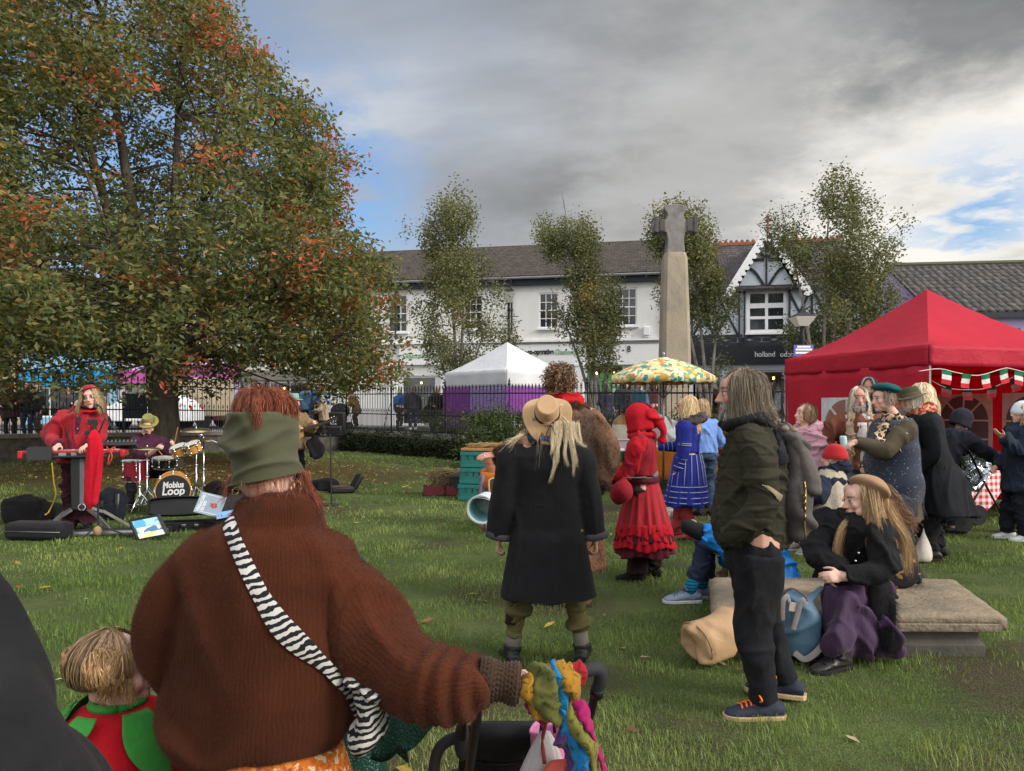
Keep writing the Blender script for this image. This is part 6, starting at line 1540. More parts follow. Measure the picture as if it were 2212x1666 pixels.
 for k,z in((.80,-.10),(.9,-.04),(1.0,.022),(1.05,.03),(1.0,.034),(.93,.02),(.8,-.08)):rr.append([c+V((.046*k*math.cos(a)*(1+.06*math.cos(4*a)),.055*k*math.sin(a),z+.006*math.cos(3*a)*(z>0)))for a in[2*math.pi*j/40 for j in range(40)]])
 m.rings(rr);B7(m,'tub',plastic('pink_plastic',(.62,.22,.42),.35),tb,True)
 for x0,x1 in((1172,1168),(1196,1198)):m=MB();m.tube([T(x0,1500,1.82),T(x0,1545,1.87),T(x1,1582,1.90)],.0045,8,smooth=8);B7(m,'strap',fr,tb,True)
 bl=E7('blanket',P(1178,1640,1.86),0,'pale grey fleece blanket hanging from the pushchair in front of the pink tub','blanket');b4=V(bl.location)
 m=MB();top=P(1178,1580,1.865)-b4
 rr=[]
 for i in range(14):
  t=i/13;c=top+V((-.02*t,.01*t,-.34*t));rad=.012+.115*t**.8;rr.append([c+V((rad*(1+.12*t*math.sin(6*a+1)+.06*math.sin(11*a))*math.cos(a),rad*.42*(1+.2*t*math.sin(6*a+1))*math.sin(a),0))for a in[2*math.pi*j/60 for j in range(60)]])
 m.rings(rr);o=B7(m,'cloth',S7('grey_fleece',(.42,.39,.39),col2=(.34,.32,.33),rough=.95,bs=260,bump=.5,bd=.004,sheen=.5),bl,True)
 co=np.array(m.v);v2,f2=H7(co,(lambda q:q/np.linalg.norm(q,axis=1,keepdims=True))((co-np.array([co[:,0].mean(),co[:,1].mean(),0]))*np.array([1,1,0])+1e-6),np.array([f for f in m.f if len(f)==4]),12000,.005,.0005,5);T7('pile',v2,f2,S7('grey_pile',(.5,.47,.47),bump=0),o,False)
 rb=E7('bag',P(1215,1680,1.80),0,'coral red bag hanging low on the pushchair below the grey blanket','bag');b5=V(rb.location)
 m=MB();m.rings([[P(x,y,Yy)-b5 for x,y,Yy in((1188,1641,1.82),(1246,1636,1.80),(1252,1650,1.90),(1196,1652,1.92))],[P(x,y,Yy)-b5 for x,y,Yy in((1166,1676,1.80),(1258,1676,1.78),(1262,1680,1.92),(1170,1684,1.94))],[P(x,y,Yy)-b5 for x,y,Yy in((1160,1800,1.80),(1262,1800,1.78),(1266,1800,1.94),(1164,1800,1.96))]]);B7(m,'pouch',S7('coral_fabric',(.42,.07,.05),col2=(.36,.055,.04),bs=300,bump=.3,rough=.7),rb,30,.008)
 m=MB();m.tube([P(1176,1650,1.83)-b5,P(1172,1600,1.86)-b5,P(1180,1560,1.85)-b5],.005,8,smooth=8);B7(m,'strap',S7('red_strap',(.2,.03,.03)),rb,True)
pushchair()
BOOT=S7('black_leather',(.015,.015,.015),rough=.45)
def hat_woman():
 Y=4.45;s=Person('long blonde haired woman in a tan leather brimmed hat, black coat and olive trousers',1184,Y,1.62,2,vox=.008,bulk=1.16,feet=[(-.225,0,0,14),(.215,.02,0,-16)],kpoles=[(-.3,1,0),(.3,1,0)],hands=[(-.315,.03,.70),(.305,.03,.70)],poles=[(-.6,-1,0),(.6,-1,0)],head=(0,-16,4))
 s.hc=s.px(1180,912,Y);s.body(SK,curl=(.9,.9))
 s.garment('coat',C7('black_felt',(.012,.012,.0135),(.008,.008,.009),sheen=.22,bs=260),s.px(0,1288,Y).z,.03,.060,.052,flare=1.36,collar=.03,neckr=.055,fold=.011,fsc=(6,6,1.8),seed=3,vox=.009,slen=.93,shw=1.1,chest=1.05)
 for k in(0,1):
  m=MB();a=s.el[k].lerp(s.wr[k],.80);b=s.el[k].lerp(s.wr[k],.95);m.tube([a,a.lerp(b,.5),b,b-(b-a)*.1],[.082,.086,.088,.07],20);B7(m,'cuff',C7('grey_lining',(.05,.05,.055)),s.root,True)
 s.trousers(C7('olive_cotton',(.105,.095,.035),(.075,.068,.026),sheen=.1),.052,.047,.034,.10,.013,vox=.008,fsc=(10,10,20),top=-.02)
 for k in(0,1):
  m=MB();a,b=s.foot[k],s.knee[k];m.tube([a+V((0,0,-.01)),a.lerp(b,.12),a.lerp(b,.30)],[.045,.047,.05],18);B7(m,'sock',S7('grey_knit_sock',(.14,.125,.10),col2=(.09,.08,.065),bs=200,bump=.7,bd=.003),s.root,True)
  if k==0:
   m=MB();kn,an=s.knee[0],s.foot[0];sd=V((-.055,-.012,0))
   m.tube([kn+V((-.035,-.02,.12)),kn+V((-.03,-.02,0)),kn.lerp(an,.55)+V((-.026,-.018,0))],[(.05,.05),(.048,.05),(.042,.042)],14);B7(m,'trouser_panel',C7('brown_panel',(.03,.019,.014)),s.root,True)
 s.shoes(BOOT,None,.1)
 hm=S7('tan_suede',(.40,.255,.135),col2=(.34,.21,.105),rough=.85,bs=180,bump=.15,fine=.05,sheen=.2,cs=6)
 band=S7('braided_leather',(.018,.016,.015),rough=.5,bs=60,bump=1.0,bd=.01)
 h=s.brimhat(hm,band,.088,.105,.090,(0,-.016,.06),(36,-8),.022,'hat',.2,sub=2,topin=.004)
 m=MB();M_=s.Mh((0,0,0),(36,-8));C=s.hp(0,-.016,.06);L=lambda x,y,z:C+M_@(V((x,y,z))*s.hs)
 for dx in(-.012,.014):m.tube([L(.02,-.10,.02),L(.02+dx,-.125,.012),L(.02+dx*2.4,-.165,-.004)],.0032,6,smooth=6)
 B7(m,'hat_tie',band,h,True)
 m=MB()
 for a in(.1,.25,.4):m.tube([L(.094,-.03,.02),L(.12+.02*a,-.06-.04*a,.022-.02*a)],.0028,6)
 for a in(.0,.2):m.tube([L(.08,.0,.07),L(.10,.01+.02*a,.085+.02*a)],.0022,6)
 B7(m,'quills',S7('quill',(.7,.64,.55),bump=0),h,True)
 m=MB();m.lathe([(.014,0),(.014,.004),(.009,.006)],L(-.088,-.045,.018),14,M_@Matrix.Rotation(R(-90),3,'Y')@Matrix.Rotation(R(0),3,'X'));B7(m,'concho',metal('pewter',(.3,.3,.3),.4),h,40)
 r=random.Random(2);gd=[]
 for i,(x0,x1,y1,n)in enumerate(((1200,1186,1046,34),(1205,1192,1020,30),(1212,1205,1000,40),(1222,1228,1010,40),(1228,1240,1030,34),(1234,1246,1010,30),(1240,1262,962,26),(1248,1270,966,18),(1196,1188,985,24))):
  mx=(x0+x1)/2+r.uniform(-6,6);gd.append(([s.px(x0,914,Y-.085),s.px(x0+(x1-x0)*.25,946,Y-.125),s.px(mx,(955+y1)/2,Y-.165),s.px(x1,y1,Y-.165)],n*3,.007,.0055,.0016))
 for i in range(9):gd.append(([s.px(1132+r.uniform(-6,10),930,Y-.02),s.px(1112,950,Y-.10),s.px(1092+r.uniform(-8,14),968+r.uniform(-10,14),Y-.1)],7,.010,.016,.003))
 for i in range(14):gd.append(([s.px(1160+i*6,930,Y-.05),s.px(1160+i*6,950,Y-.13),s.px(1150+i*8+r.uniform(-8,8),990+r.uniform(-15,30),Y-.165)],3,.008,.03,.0018))
 locks(s,gd,hairmat('blonde_hair',(.42,.32,.18),(.66,.55,.37),.4),seed=3,wave=.005,wf=1.2,var=.2)
 s.scarf(patches('plaid_scarf',[(.02,.02,.03),(.05,.08,.15),(.12,.03,.03),(.2,.18,.17)],30),.056,.018,s.neck+V((0,0,.035)),name='scarf',wraps=1)
hat_woman()
def fur_man():
 Y=5.75;s=Person('tall curly haired man in a brown fur coat and red neckerchief, one arm stretched out',1222,Y,1.90,22,vox=.009,bulk=1.12,feet=[(-.12,.05,0,40),(.12,-.05,0,-5)],hands=[(0,0,0),(0,0,0)],head=(6,2,0))
 s.hc=s.px(1203,832,Y-.02)
 for k,(x,y,Yh,pole)in enumerate(((1078,982,5.35,V((-.3,-.5,-1))),(1288,1060,5.70,V((.8,-.6,0))))):
  s.el[k],s.wr[k]=ik(s.sh[k],s.px(x,y,Yh),.172*1.9,.16*1.9,pole)
 s.body(SK_RED,curl=(.25,.7),hdirs=(s.Ri@V((-1,-.05,-.05)),None),palms=(s.Ri@V((.1,.5,-1)),None))
 rng=S7('fur_skin',(.085,.040,.020),bump=.3)
 def fc_(p):
  n=wn(p,(14,14,3.2),5)[:,None];m=wn(p,5,8)[:,None];return np.array([[.125,.060,.030]])*(1+.5*n+.25*m+.16*np.random.RandomState(1).randn(len(p),1)).clip(.3,2.0)
 fm=hairmat('fur',(.6,.56,.5),(1.5,1.45,1.4),.8)
 s.garment('fur_coat',fm,.30,.055,.062,.056,flare=1.22,fold=.022,fsc=(9,9,2.5),seed=6,vox=.012,fuzz=(70000,.020,.0034,(0,0,-1.6)),col=fc_,collar=.015,slen=.9,neckr=.06)
 def ring(name,pts,rad,n,L,colr,seed):
  m=MB();m.tube(pts,rad,16,smooth=24,dome=True);co,no,f=R7(m,.012,3);co=F7(co,no,.012,(14,14,14),seed);c=np.array([colr])*np.clip(1+.35*wn(co,20,3)[:,None],.4,1.8)
  o=T7(name,co,f,fm,s.root,True,np.repeat(c,1,0));v2,f2=H7(co,no,f,n,L,.004,seed);T7('pile',v2,f2,fm,o,False,np.repeat(np.array([colr])*np.random.RandomState(seed).uniform(.5,1.5,(len(f2),1)),3,0))
 c=s.neck+V((0,0,-.01));ring('fur_collar',[c+s.right*(.125*math.cos(a))+s.fwd*(.10*math.sin(a))+V((0,0,.01*math.sin(a)-.03*abs(math.cos(a))))for a in[R(-250)+R(320)*i/10 for i in range(11)]],[.05]*11,16000,.03,(.10,.048,.024),4)
 for k in(0,1):a=s.el[k].lerp(s.wr[k],.72);b=s.el[k].lerp(s.wr[k],.98);ring('fur_cuff',[a,a.lerp(b,.5),b],[.066,.072,.064],9000,.022,(.045,.022,.014)if k else(.07,.035,.018),6+k)
 s.scarf(C7('red_neckerchief',(.42,.012,.014),(.30,.008,.012),sheen=.15),.046,.024,s.neck+V((0,0,.052)),0,.0,'neckerchief',2,3)
 s.curls((.055,.028,.014),(.24,.125,.06),620,.010,.05,62,4,-.085)
 m=MB();m.tube([s.hp(-.088*math.sin(a)*1.08,.112*math.cos(a)*1.06-.018,.012-.03*(1-math.cos(a))/2)for a in[R(75)+R(210)*i/20 for i in range(21)]],.0028,6);B7(m,'mask_cord',S7('cord',(.16,.13,.10)),s.root,True)
 s.trousers(C7('dark_trousers',(.025,.024,.024)));s.shoes(S7('brown_shoe',(.16,.075,.04),rough=.45),S7('shoe_sole',(.03,.02,.015)))
 m=MB();p=s.wr[0]+V(s.Ri@V((-.11,-.012,-.012)));m.tube([p+V((.004*0,.011*math.cos(a),.011*math.sin(a)))for a in[i*math.pi/6 for i in range(13)]],.0035,6);B7(m,'ring',metal('silver',(.7,.7,.7),.2),s.root,True)
fur_man()
def red_hood_woman():
 Y=6.55;s=Person('woman in a long layered red dress and pointed red hood',1392,Y,1.56,72,vox=.009,bulk=1.08,hands=[(-.06,.34,.92),(.10,.24,.86)],poles=[(-.5,-.8,-.4),(.6,-.7,-.3)],lean=4,head=(0,12,0),feet=[(-.09,.06,0,10),(.10,-.06,0,-6)])
 s.body(SK_PALE,curl=(1.1,.8))
 rd=(.33,.007,.014);rd2=(.20,.011,.018);dk=(.085,.012,.022)
 red=C7('red_jersey',rd2,(.21,.012,.02),sheen=.2);br=C7('bright_red',rd,(.34,.008,.018),sheen=.2);mar=C7('maroon_cloth',dk,(.06,.01,.016))
 s.garment('bodice',red,s.hip.z+.02,.022,.050,.043,collar=.0,fold=.007,seed=4,waist=.93)
 s.last0=s.last;s.garment('sleeve_tops',br,s.hip.z+.25*s.H,.004,.054,.050,fold=.008,seed=5,slen=.96,shw=.8)
 for k in(0,1):
  for t0,t1,rr_,mt in((.55,.78,.050,red),(.80,.95,.047,mar)):
   m=MB();a,b=s.el[k].lerp(s.wr[k],t0),s.el[k].lerp(s.wr[k],t1);m.tube([a,a.lerp(b,.5),b],[rr_*s.H,rr_*s.H*.98,rr_*s.H*.9],16);B7(m,'cuff_band',mt,s.root,True)
  m=MB();w_=s.wr[k];d=(w_-s.el[k]).normalized();m.tube([w_-d*.03,w_+d*.05,w_+d*.11],[.042,.05,.035],14,dome=True);B7(m,'glove',br,s.root,True)
 zw=s.hip.z+.09;hz=s.px(0,1176,Y).z
 m=MB();m.tube([V((s.hip.x,s.hip.y+.012,zw-.03)),V((s.hip.x,s.hip.y+.016,zw+.03))],[(.182,.15),(.172,.142)],28,up=V((0,1,0)));
 B7(m,'belt',mar,s.root,True)
 sk=s.skirt(S7('red_skirt',(.21,.009,.016),col2=(.31,.007,.014),cs=6,st=(9,9,.8),bs=380,bump=.3,ct=.4,sheen=.2),zw,hz+.15,.145,.265,15,.07,.88,'skirt',(0,.01),(0,.0),.9,seed=2)
 s.skirt(br,hz+.21,hz+.10,.258,.285,22,.06,.88,'ruffle',seed=5,m=6)
 def sq(p):return None
 m2,g=newmat('patchwork_band');c_=coords(g);sxx=g('SeparateXYZ',{0:c_}).outputs;an=g.math('ARCTAN2',sxx[1],sxx[0]);k_=g.math('GREATER_THAN',g.math('FRACT',g.math('MULTIPLY',an,2.6)),.5);principled(g,g.mix(k_,c4((.36,.01,.02)),c4((.055,.012,.018))),.9,0,.1)
 s.skirt(m2,hz+.125,hz+.055,.272,.296,22,.05,.88,'ruffle',seed=6,m=6)
 s.skirt(br,hz+.07,hz-.005,.284,.31,24,.07,.88,'ruffle',seed=7,m=6);s.skirt(mar,hz+.03,hz-.075,.262,.30,18,.06,.88,'underskirt',seed=8,m=6)
 s.trousers(C7('dark_brown_velvet',(.022,.014,.013)),.05,.055,.058,.05,.014,top=-.02);s.shoes(C7('black_boot',(.012,.012,.013)),None,.15,1.05)
 def hc(p):return None
 hd=s.hood_up(br,'hood',1.42,46,2.3,.11,3,.0)
 m=MB()
 def st(u,v):
  t=R(-62)+R(205)*v;sx_=(u-.5)*.05;return s.hp(sx_,-math.sin(t)*.162-.02,math.cos(t)*.150+.025)
 m.sheet(st,4,26,.006);B7(m,'hood_stripe',mar,hd,True)
 m=MB();m.tube([s.hp(0,-.11,.03),s.hp(0,-.20,-.06),s.hp(0,-.235,-.16),s.hp(.0,-.20,-.24)],[(.08,.075),(.06,.055),(.045,.04),(.03,.03)],14,smooth=16,dome=True);co,no,f=R7(m,.009,3);co=F7(co,no,.010,(24,24,24),3);T7('hood_tail',co,f,br,hd,True)
 m=MB();m.tube([s.neck+s.right*(.105*math.cos(a))+s.fwd*(.095*math.sin(a))+V((0,0,.004))for a in[i*math.pi/10 for i in range(21)]],.038,12);co,no,f=R7(m,.009,3);co=F7(co,no,.012,(22,22,30),5);T7('cowl',co,f,br,hd,True)
 bg=E7('handbag',s.loc,s.rz,'round red drawstring bag with a grey strap worn by the woman in the red hood','bag')
 m=MB();c=s.px(1345,1062,Y-.22);m.ell(c,(.10,.10,.115),None,20,14);m.tube([c+V((0,0,.08)),c+V((.02,-.02,.13))],[.05,.03],12);co,no,f=R7(m,.01,4);co=F7(co,no,.012,(14,14,14),2);T7('pouch',co,f,red,bg,True)
 m=MB();m.tube([c+V((-.0,.0,.12)),c+V((0,0,-.11))],.006,6)
 pts=[s.neck+V((.06,-.02,.02)),s.sh[0]*.55+s.neck*.45+V((0,-.09,-.02)),s.neck+V((-.13,-.02,-.20)),c+V((.0,-.06,.26)),c+V((0,0,.12))]
 bv=bvh_of(s.last0);line=drape(s,bv,[(1452,962),(1446,985),(1432,1008),(1412,1028),(1392,1044),(1372,1054)],.012,6)
 line.append((c+V((.0,-.02,.12)),line[-1][1]));ribbon(s,'strap',line,.045,S7('grey_webbing',(.16,.15,.14)),.005,None,bg)
 cp=E7('coffee_cup',P(1342,985,Y-.12),0,'dark green paper coffee cup with white lid held by the woman in the red hood','cup')
 m=MB();m.lathe([(.030,-.055),(.041,.045)],(0,0,0),20);B7(m,'cup',S7('green_paper',(.02,.07,.04),rough=.5),cp,40)
 m=MB();m.lathe([(.044,.045),(.044,.055),(.038,.058),(.036,.068),(.006,.068)],(0,0,0),20);B7(m,'lid',plastic('white_lid',(.75,.75,.73)),cp,40)
 wk=E7('walking_stick',P(1355,1240,Y),0,'thin wooden walking stick beside the red dress','stick');m=MB();m.tube([V((0,0,0)),V((.05,-.05,.5)),V((.08,-.1,.86))],.013,8,smooth=8);B7(m,'shaft',S7('stick_wood',(.12,.06,.03)),wk,True)
red_hood_woman()
def blue_woman():
 Y=8.6;s=Person('fair haired woman in a royal blue dress with pale seams and red leggings',1487,Y,1.70,68,vox=.01,bulk=1.0,hands=[(-.16,.10,.80),(.12,.40,1.08)],poles=[(-.4,-1,0),None],head=(4,2,0),feet=[(-.07,-.04,0,6),(.08,.16,0,-4)])
 s.body(SK_PALE,curl=(.6,.4))
 bl=C7('royal_blue',(.018,.026,.22),(.012,.018,.15),sheen=.3);seam=S7('pale_seam',(.30,.30,.36),bump=0)
 s.garment('bodice',bl,s.hip.z+.06,.018,.044,.036,collar=.02,fold=.007,seed=7,waist=.9,slen=.92)
 hz=s.px(0,1090,Y).z
 def skirt_fn(t):return .15+(.30-.15)*t**.8
 s.skirt(bl,s.hip.z+.12,hz,.165,.29,11,.05,.9,'skirt',(0,.01),(0,.02),.8,seed=3)
 m=MB();zt=s.hip.z+.12
 for t in(.62,.72,.83,.93):m.tube([V((1.01*(.165+.125*t**.8)*math.cos(a),.02*t+1.01*.9*(.165+.125*t**.8)*math.sin(a),zt+(hz-zt)*t))for a in[i*math.pi/24 for i in range(49)]],.0065,5)
 for i in range(16):
  a=i*2*math.pi/16;m.tube([V((1.0*(.165+.125*t**.8)*math.cos(a)*1.02,.02*t+.9*(.165+.125*t**.8)*math.sin(a)*1.02,zt+(hz-zt)*t))for t in(.0,.2,.4,.6)],.005,4)
 B7(m,'seams',seam,s.root,True)
 for k in(0,1):
  m=MB()
  for t in(.35,.42):p=s.sh[k].lerp(s.el[k],t+.3);d=(s.el[k]-s.sh[k]).normalized();u,w_=frame_of(d);m.tube([p+u*.078*math.cos(a)+w_*.078*math.sin(a)for a in[i*math.pi/8 for i in range(17)]],.005,4)
  for t in(.3,.5,.7):p=s.el[k].lerp(s.wr[k],t);d=(s.wr[k]-s.el[k]).normalized();u,w_=frame_of(d);m.tube([p+u*.066*math.cos(a)+w_*.066*math.sin(a)for a in[i*math.pi/8 for i in range(17)]],.005,4)
  B7(m,'sleeve_seams',seam,s.root,True)['kind']='stuff'
 s.trousers(C7('red_legging',(.34,.045,.045),sheen=.1),.05,.042,.036,.05,.008,top=-.02);s.shoes(C7('red_boot',(.30,.05,.05),sheen=.1),None,.5)
 s.hair((.36,.22,.09),(.66,.48,.26),.34,700,.008,front=58,wave=.014,spread=.03,seed=8);s.glasses(dark=False)
 s.scarf(C7('speckled_hood',(.09,.065,.06),(.03,.025,.025)),.075,.035,s.neck+s.fwd*-.05+V((0,0,-.02)),0,.03,'hood',1,5)
blue_woman()
def blue_shirt():
 Y=10.4;s=Person('stallholder in a light blue shirt and jeans seen from behind',1524,Y,1.68,12,vox=.012,lean=10,hands=[(-.2,.4,.95),(.25,.35,.95)])
 s.body(SK);s.garment('shirt',C7('light_blue_cotton',(.16,.27,.56),(.13,.22,.48)),s.hip.z-.02,.022,.046,.036,fold=.012,seed=2,waist=1.0,slen=.6);s.trousers(C7('denim',(.045,.075,.13),(.03,.05,.09)));s.shoes(BOOT)
 s.hair((.22,.13,.06),(.45,.29,.15),.16,500,.01,front=50,seed=4)
blue_shirt()
def backpack_man():
 Y=3.78;s=Person('grey bearded man with shoulder length hair in an olive padded jacket and black jeans',1640,Y,1.80,84,vox=.0065,bulk=1.12,lean=-2,hands=[(0,0,0),(.2,.2,.9)],head=(0,2,0),feet=[(-.10,.02,0,6),(.10,-.10,0,-18)])
 s.hc=s.px(1598,852,Y);s.neck=s.px(1622,925,Y)
 s.sh[0]=s.px(1628,965,Y-.19);s.el[0]=s.px(1648,1085,Y-.25);s.wr[0]=s.px(1596,1138,Y-.17);s.sh[1]=s.px(1622,965,Y+.19);s.el[1]=s.px(1640,1085,Y+.24);s.wr[1]=s.px(1596,1138,Y+.17)
 s.hip=s.px(1628,1195,Y);s.hj=[s.hip+s.right*(k*.095)for k in(-1,1)]
 ft=[s.px(1652,1505,Y-.10),s.px(1700,1486,Y+.12)]
 for k in(0,1):
  s.foot[k]=V((ft[k].x,ft[k].y,.075));s.knee[k],s.foot[k]=ik(s.hj[k],s.foot[k],.375,.37,V((0,1,0)))
 s.body((.46,.26,.19),hands=False,beard=(.22,.20,.185))
 jk=C7('olive_padded',(.034,.031,.020),(.024,.022,.015),sheen=.12,bs=500,b2=.4,b2s=22)
 mb=MB();rows=[(905,1580,1668,.09),(928,1572,1680,.12),(955,1564,1692,.19),(985,1557,1700,.215),(1030,1550,1704,.215),(1080,1541,1706,.21),(1130,1534,1707,.205),(1160,1542,1706,.20),(1181,1560,1702,.19)]
 mb.rings([pxring(s,y,1626+(a-1626)*.93,y,1626+(b-1626)*.93,Y,d*.9)for y,a,b,d in rows])
 for k,sy in((0,-1),(1,1)):
  pts=[s.px(1620,945,Y+sy*.10),s.px(1634,970,Y+sy*.20),s.px(1646,1030,Y+sy*.245),s.px(1648,1085,Y+sy*.26),s.px(1622,1118,Y+sy*.25),s.px(1590,1145,Y+sy*.215),s.px(1574,1160,Y+sy*.18)]
  mb.tube(pts,[.08,.084,.082,.078,.070,.060,.052],18,smooth=26,dome=True)
 co,no,fc=R7(mb,.0075,5)
 W=co@np.array(s.Rm).T+np.array(s.loc);yp=HY-(W[:,2]-HC)*F/W[:,1]
 ph=(yp-905)/27+.10*wn(co,7,3);sm=np.abs(np.mod(ph,1)-.5)*2;co=co+no*(.0028*(1-np.clip((sm-.7)/.3,0,1)**2*2))[:,None]
 co=F7(co,no,.008,(10,10,13),5);co=F7(co,no,.004,(24,24,28),6)
 s.last=(co,no,fc);T7('jacket',co,fc,jk,s.root,True);bv=bvh_of(s.last)
 m=MB();m.tube([s.px(1598+60*math.cos(a)*.8+18,915+6*math.sin(a*1.0)-8*math.cos(a),Y+.105*math.sin(a))for a in[i*math.pi/10 for i in range(21)]],[.03]*21,12);co,no,f=R7(m,.007,3);co=F7(co,no,.008,(25,25,30),5);T7('collar',co,f,C7('dark_scarf',(.014,.015,.016)),s.root,True)
 s.trousers(C7('black_denim',(.013,.0135,.016),(.009,.009,.011),sheen=.12),.062,.048,.042,.05,.008,vox=.0075,fsc=(8,8,11),top=.05,seed=11)
 s.shoes(S7('navy_mesh',(.028,.034,.055),rough=.8,bs=400,bump=.5),S7('cream_sole',(.50,.36,.20),rough=.7),0,1.0,lace=S7('orange_lace',(.85,.17,.02),bump=.1))
 r=random.Random(5);gd=[]
 for i in range(70):
  a=r.uniform(R(44),R(316));p0=s.hp(-.05*math.sin(a)*.5,.05*math.cos(a)*.5-.02,.118);p1=s.hp(-math.sin(a)*.087,math.cos(a)*.108-.018,.05+r.uniform(-.02,.03));p2=s.hp(-math.sin(a)*.096,math.cos(a)*.116-.022,-.07)
  p3=s.hp(-math.sin(a)*.105,math.cos(a)*.125-.035+(-.02 if math.cos(a)<0 else 0),-.15+r.uniform(-.035,.02));gd.append(([p0,p1,p2,p3],44,.008,.013,.0019))
 for i in range(12):gd.append(([s.hp(r.uniform(-.06,.06),-.10,.0),s.hp(r.uniform(-.08,.08),-.14,-.10),s.hp(r.uniform(-.09,.09),-.17+r.uniform(-.03,.02),-.20)],8,.01,.02,.002))
 locks(s,gd,hairmat('grey_brown_hair',(.10,.075,.05),(.34,.27,.19),.45),seed=6,wave=.006,wf=2.2)
 m=MB()
 def cap(u,v):a=R(60)+R(240)*u;p=1.75*v;return s.hp(-math.sin(p)*math.sin(a)*.082,math.sin(p)*math.cos(a)*.104-.018,math.cos(p)*.094+.03)
 m.grid(cap,24,10);B7(m,'hair_base',S7('grey_hair_base',(.09,.068,.045),bs=160,bump=.4),s.root,True)
 gd=[]
 for i in range(70):
  a=r.uniform(-1.5,1.5);z=-.045-.06*r.random();p0=s.hp(.062*math.sin(a),.025+.06*math.cos(a),z);p1=s.hp(.068*math.sin(a),.03+.068*math.cos(a),z-.025);gd.append(([p0,p1,s.hp(.06*math.sin(a),.03+.062*math.cos(a),z-.05)],9,.006,.008,.002))
 locks(s,gd,hairmat('grey_beard',(.24,.22,.20),(.55,.52,.48)),'beard',seed=9,wave=.003)
 bp=E7('backpack',s.loc,s.rz,'grey brown canvas backpack with gold toggles worn over the olive jacket','backpack')
 cv=C7('taupe_canvas',(.090,.077,.075),(.062,.053,.052),sheen=.1);nv=C7('navy_strap',(.020,.021,.028),sheen=.1)
 mb=MB();mb.rings([pxring(s,y,a-12,y,b-4,Y+.02,d,sq=.72)for y,a,b,d in((915,1684,1700,.10),(950,1688,1728,.145),(1000,1690,1744,.16),(1060,1690,1752,.165),(1120,1690,1748,.165),(1150,1692,1738,.155),(1163,1698,1722,.13))]);mb.tube([s.px(1735,1075,Y-.10),s.px(1738,1130,Y-.09)],[.055,.05],12,dome=True);co,no,f=R7(mb,.008,5);co=F7(co,no,.013,(8,8,10),4);T7('main_sack',co,f,cv,bp,True)
 mb=MB();mb.rings([pxring(s,y,a-12,y2,b-4,Y+.01,d,sq=.75)for y,a,y2,b,d in((906,1690,912,1704,.09),(940,1694,950,1734,.15),(990,1704,1000,1754,.165),(1030,1716,1034,1764,.17),(1050,1726,1052,1762,.165),(1058,1734,1058,1756,.15))]);co,no,f=R7(mb,.008,4);co=F7(co,no,.009,(9,9,12),8);T7('flap',co,f,C7('taupe_flap',(.125,.106,.10),(.09,.077,.074),sheen=.15),bp,True)
 line=drape(s,bv,[(1640,902),(1668,914),(1684,945),(1692,1000)],.01,8)
 if len(line)>4:ribbon(s,'shoulder_strap',line,.055,nv,.014,None,bp)
 line=drape(s,bv,[(1646,1047),(1662,1056),(1686,1076)],.006,8)
 if len(line)>4:ribbon(s,'side_strap',line,.03,S7('tan_webbing',(.26,.20,.12)),.004,[.004+.03*i/(len(line)-1)for i in range(len(line))],bp)
 gold=metal('brass',(.55,.38,.16),.35)
 for x,y in((1696,926),(1716,930)):m=MB();m.ell(s.px(x,y,Y-.10),(.02,.02,.016),None,12,8);B7(m,'toggle',S7('khaki_toggle',(.25,.2,.12)),bp,True)
 m=MB();m.tube([s.px(1738,1040,Y-.155),s.px(1741,1080,Y-.165),s.px(1738,1130,Y-.155),s.px(1741,1166,Y-.15)],.006,6,smooth=10)
 for y in(1052,1072,1085,1100,1116):m.tube([s.px(1738,y,Y-.165)+V((.014*math.cos(a),0,.014*math.sin(a)))for a in[i*math.pi/5 for i in range(11)]],.0035,5)
 B7(m,'zip_and_rings',gold,bp,True)
backpack_man()
def tomb():
 root=E7('tomb_slab',(2.25,5.0,gz(2.25,5)),0,'weathered flat stone chest tomb with a lichen covered slab used as a seat','tomb');b=V(root.location)
 zt=.285;A=[V((1.24,4.50,0)),V((3.06,4.46,0)),V((3.34,5.44,0)),V((1.50,5.50,0))];c=sum(A,V())/4
 def ring(k,z):return[c+(p-c)*k+V((0,0,z))-b+V((0,0,b.z))for p in A]
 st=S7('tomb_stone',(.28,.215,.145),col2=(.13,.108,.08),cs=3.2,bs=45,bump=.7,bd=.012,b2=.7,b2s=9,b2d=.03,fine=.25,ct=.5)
 def fine(m,ks,name,mat,bev):
  m.rings([ring(k,z)for k,z in ks]);o=B7(m,name,mat,root,40,bev);return o
 m=MB();nu,nv=40,22
 def top(u,v):
  p=A[0].lerp(A[1],u).lerp(A[3].lerp(A[2],u),v);e=min(u,1-u,v,1-v);dz=-.022*max(0,1-e/.03)**2
  return p-b+V((0,0,b.z+zt+dz+.004*math.sin(p.x*13+p.y*7)*math.sin(p.y*11)))
 m.sheet(top,nu,nv,.075);B7(m,'slab',st,root,True)
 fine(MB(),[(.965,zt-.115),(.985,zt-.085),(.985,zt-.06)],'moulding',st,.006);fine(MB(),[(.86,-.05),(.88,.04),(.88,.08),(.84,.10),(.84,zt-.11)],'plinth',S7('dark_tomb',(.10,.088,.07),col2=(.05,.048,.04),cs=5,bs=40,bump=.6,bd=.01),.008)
tomb()
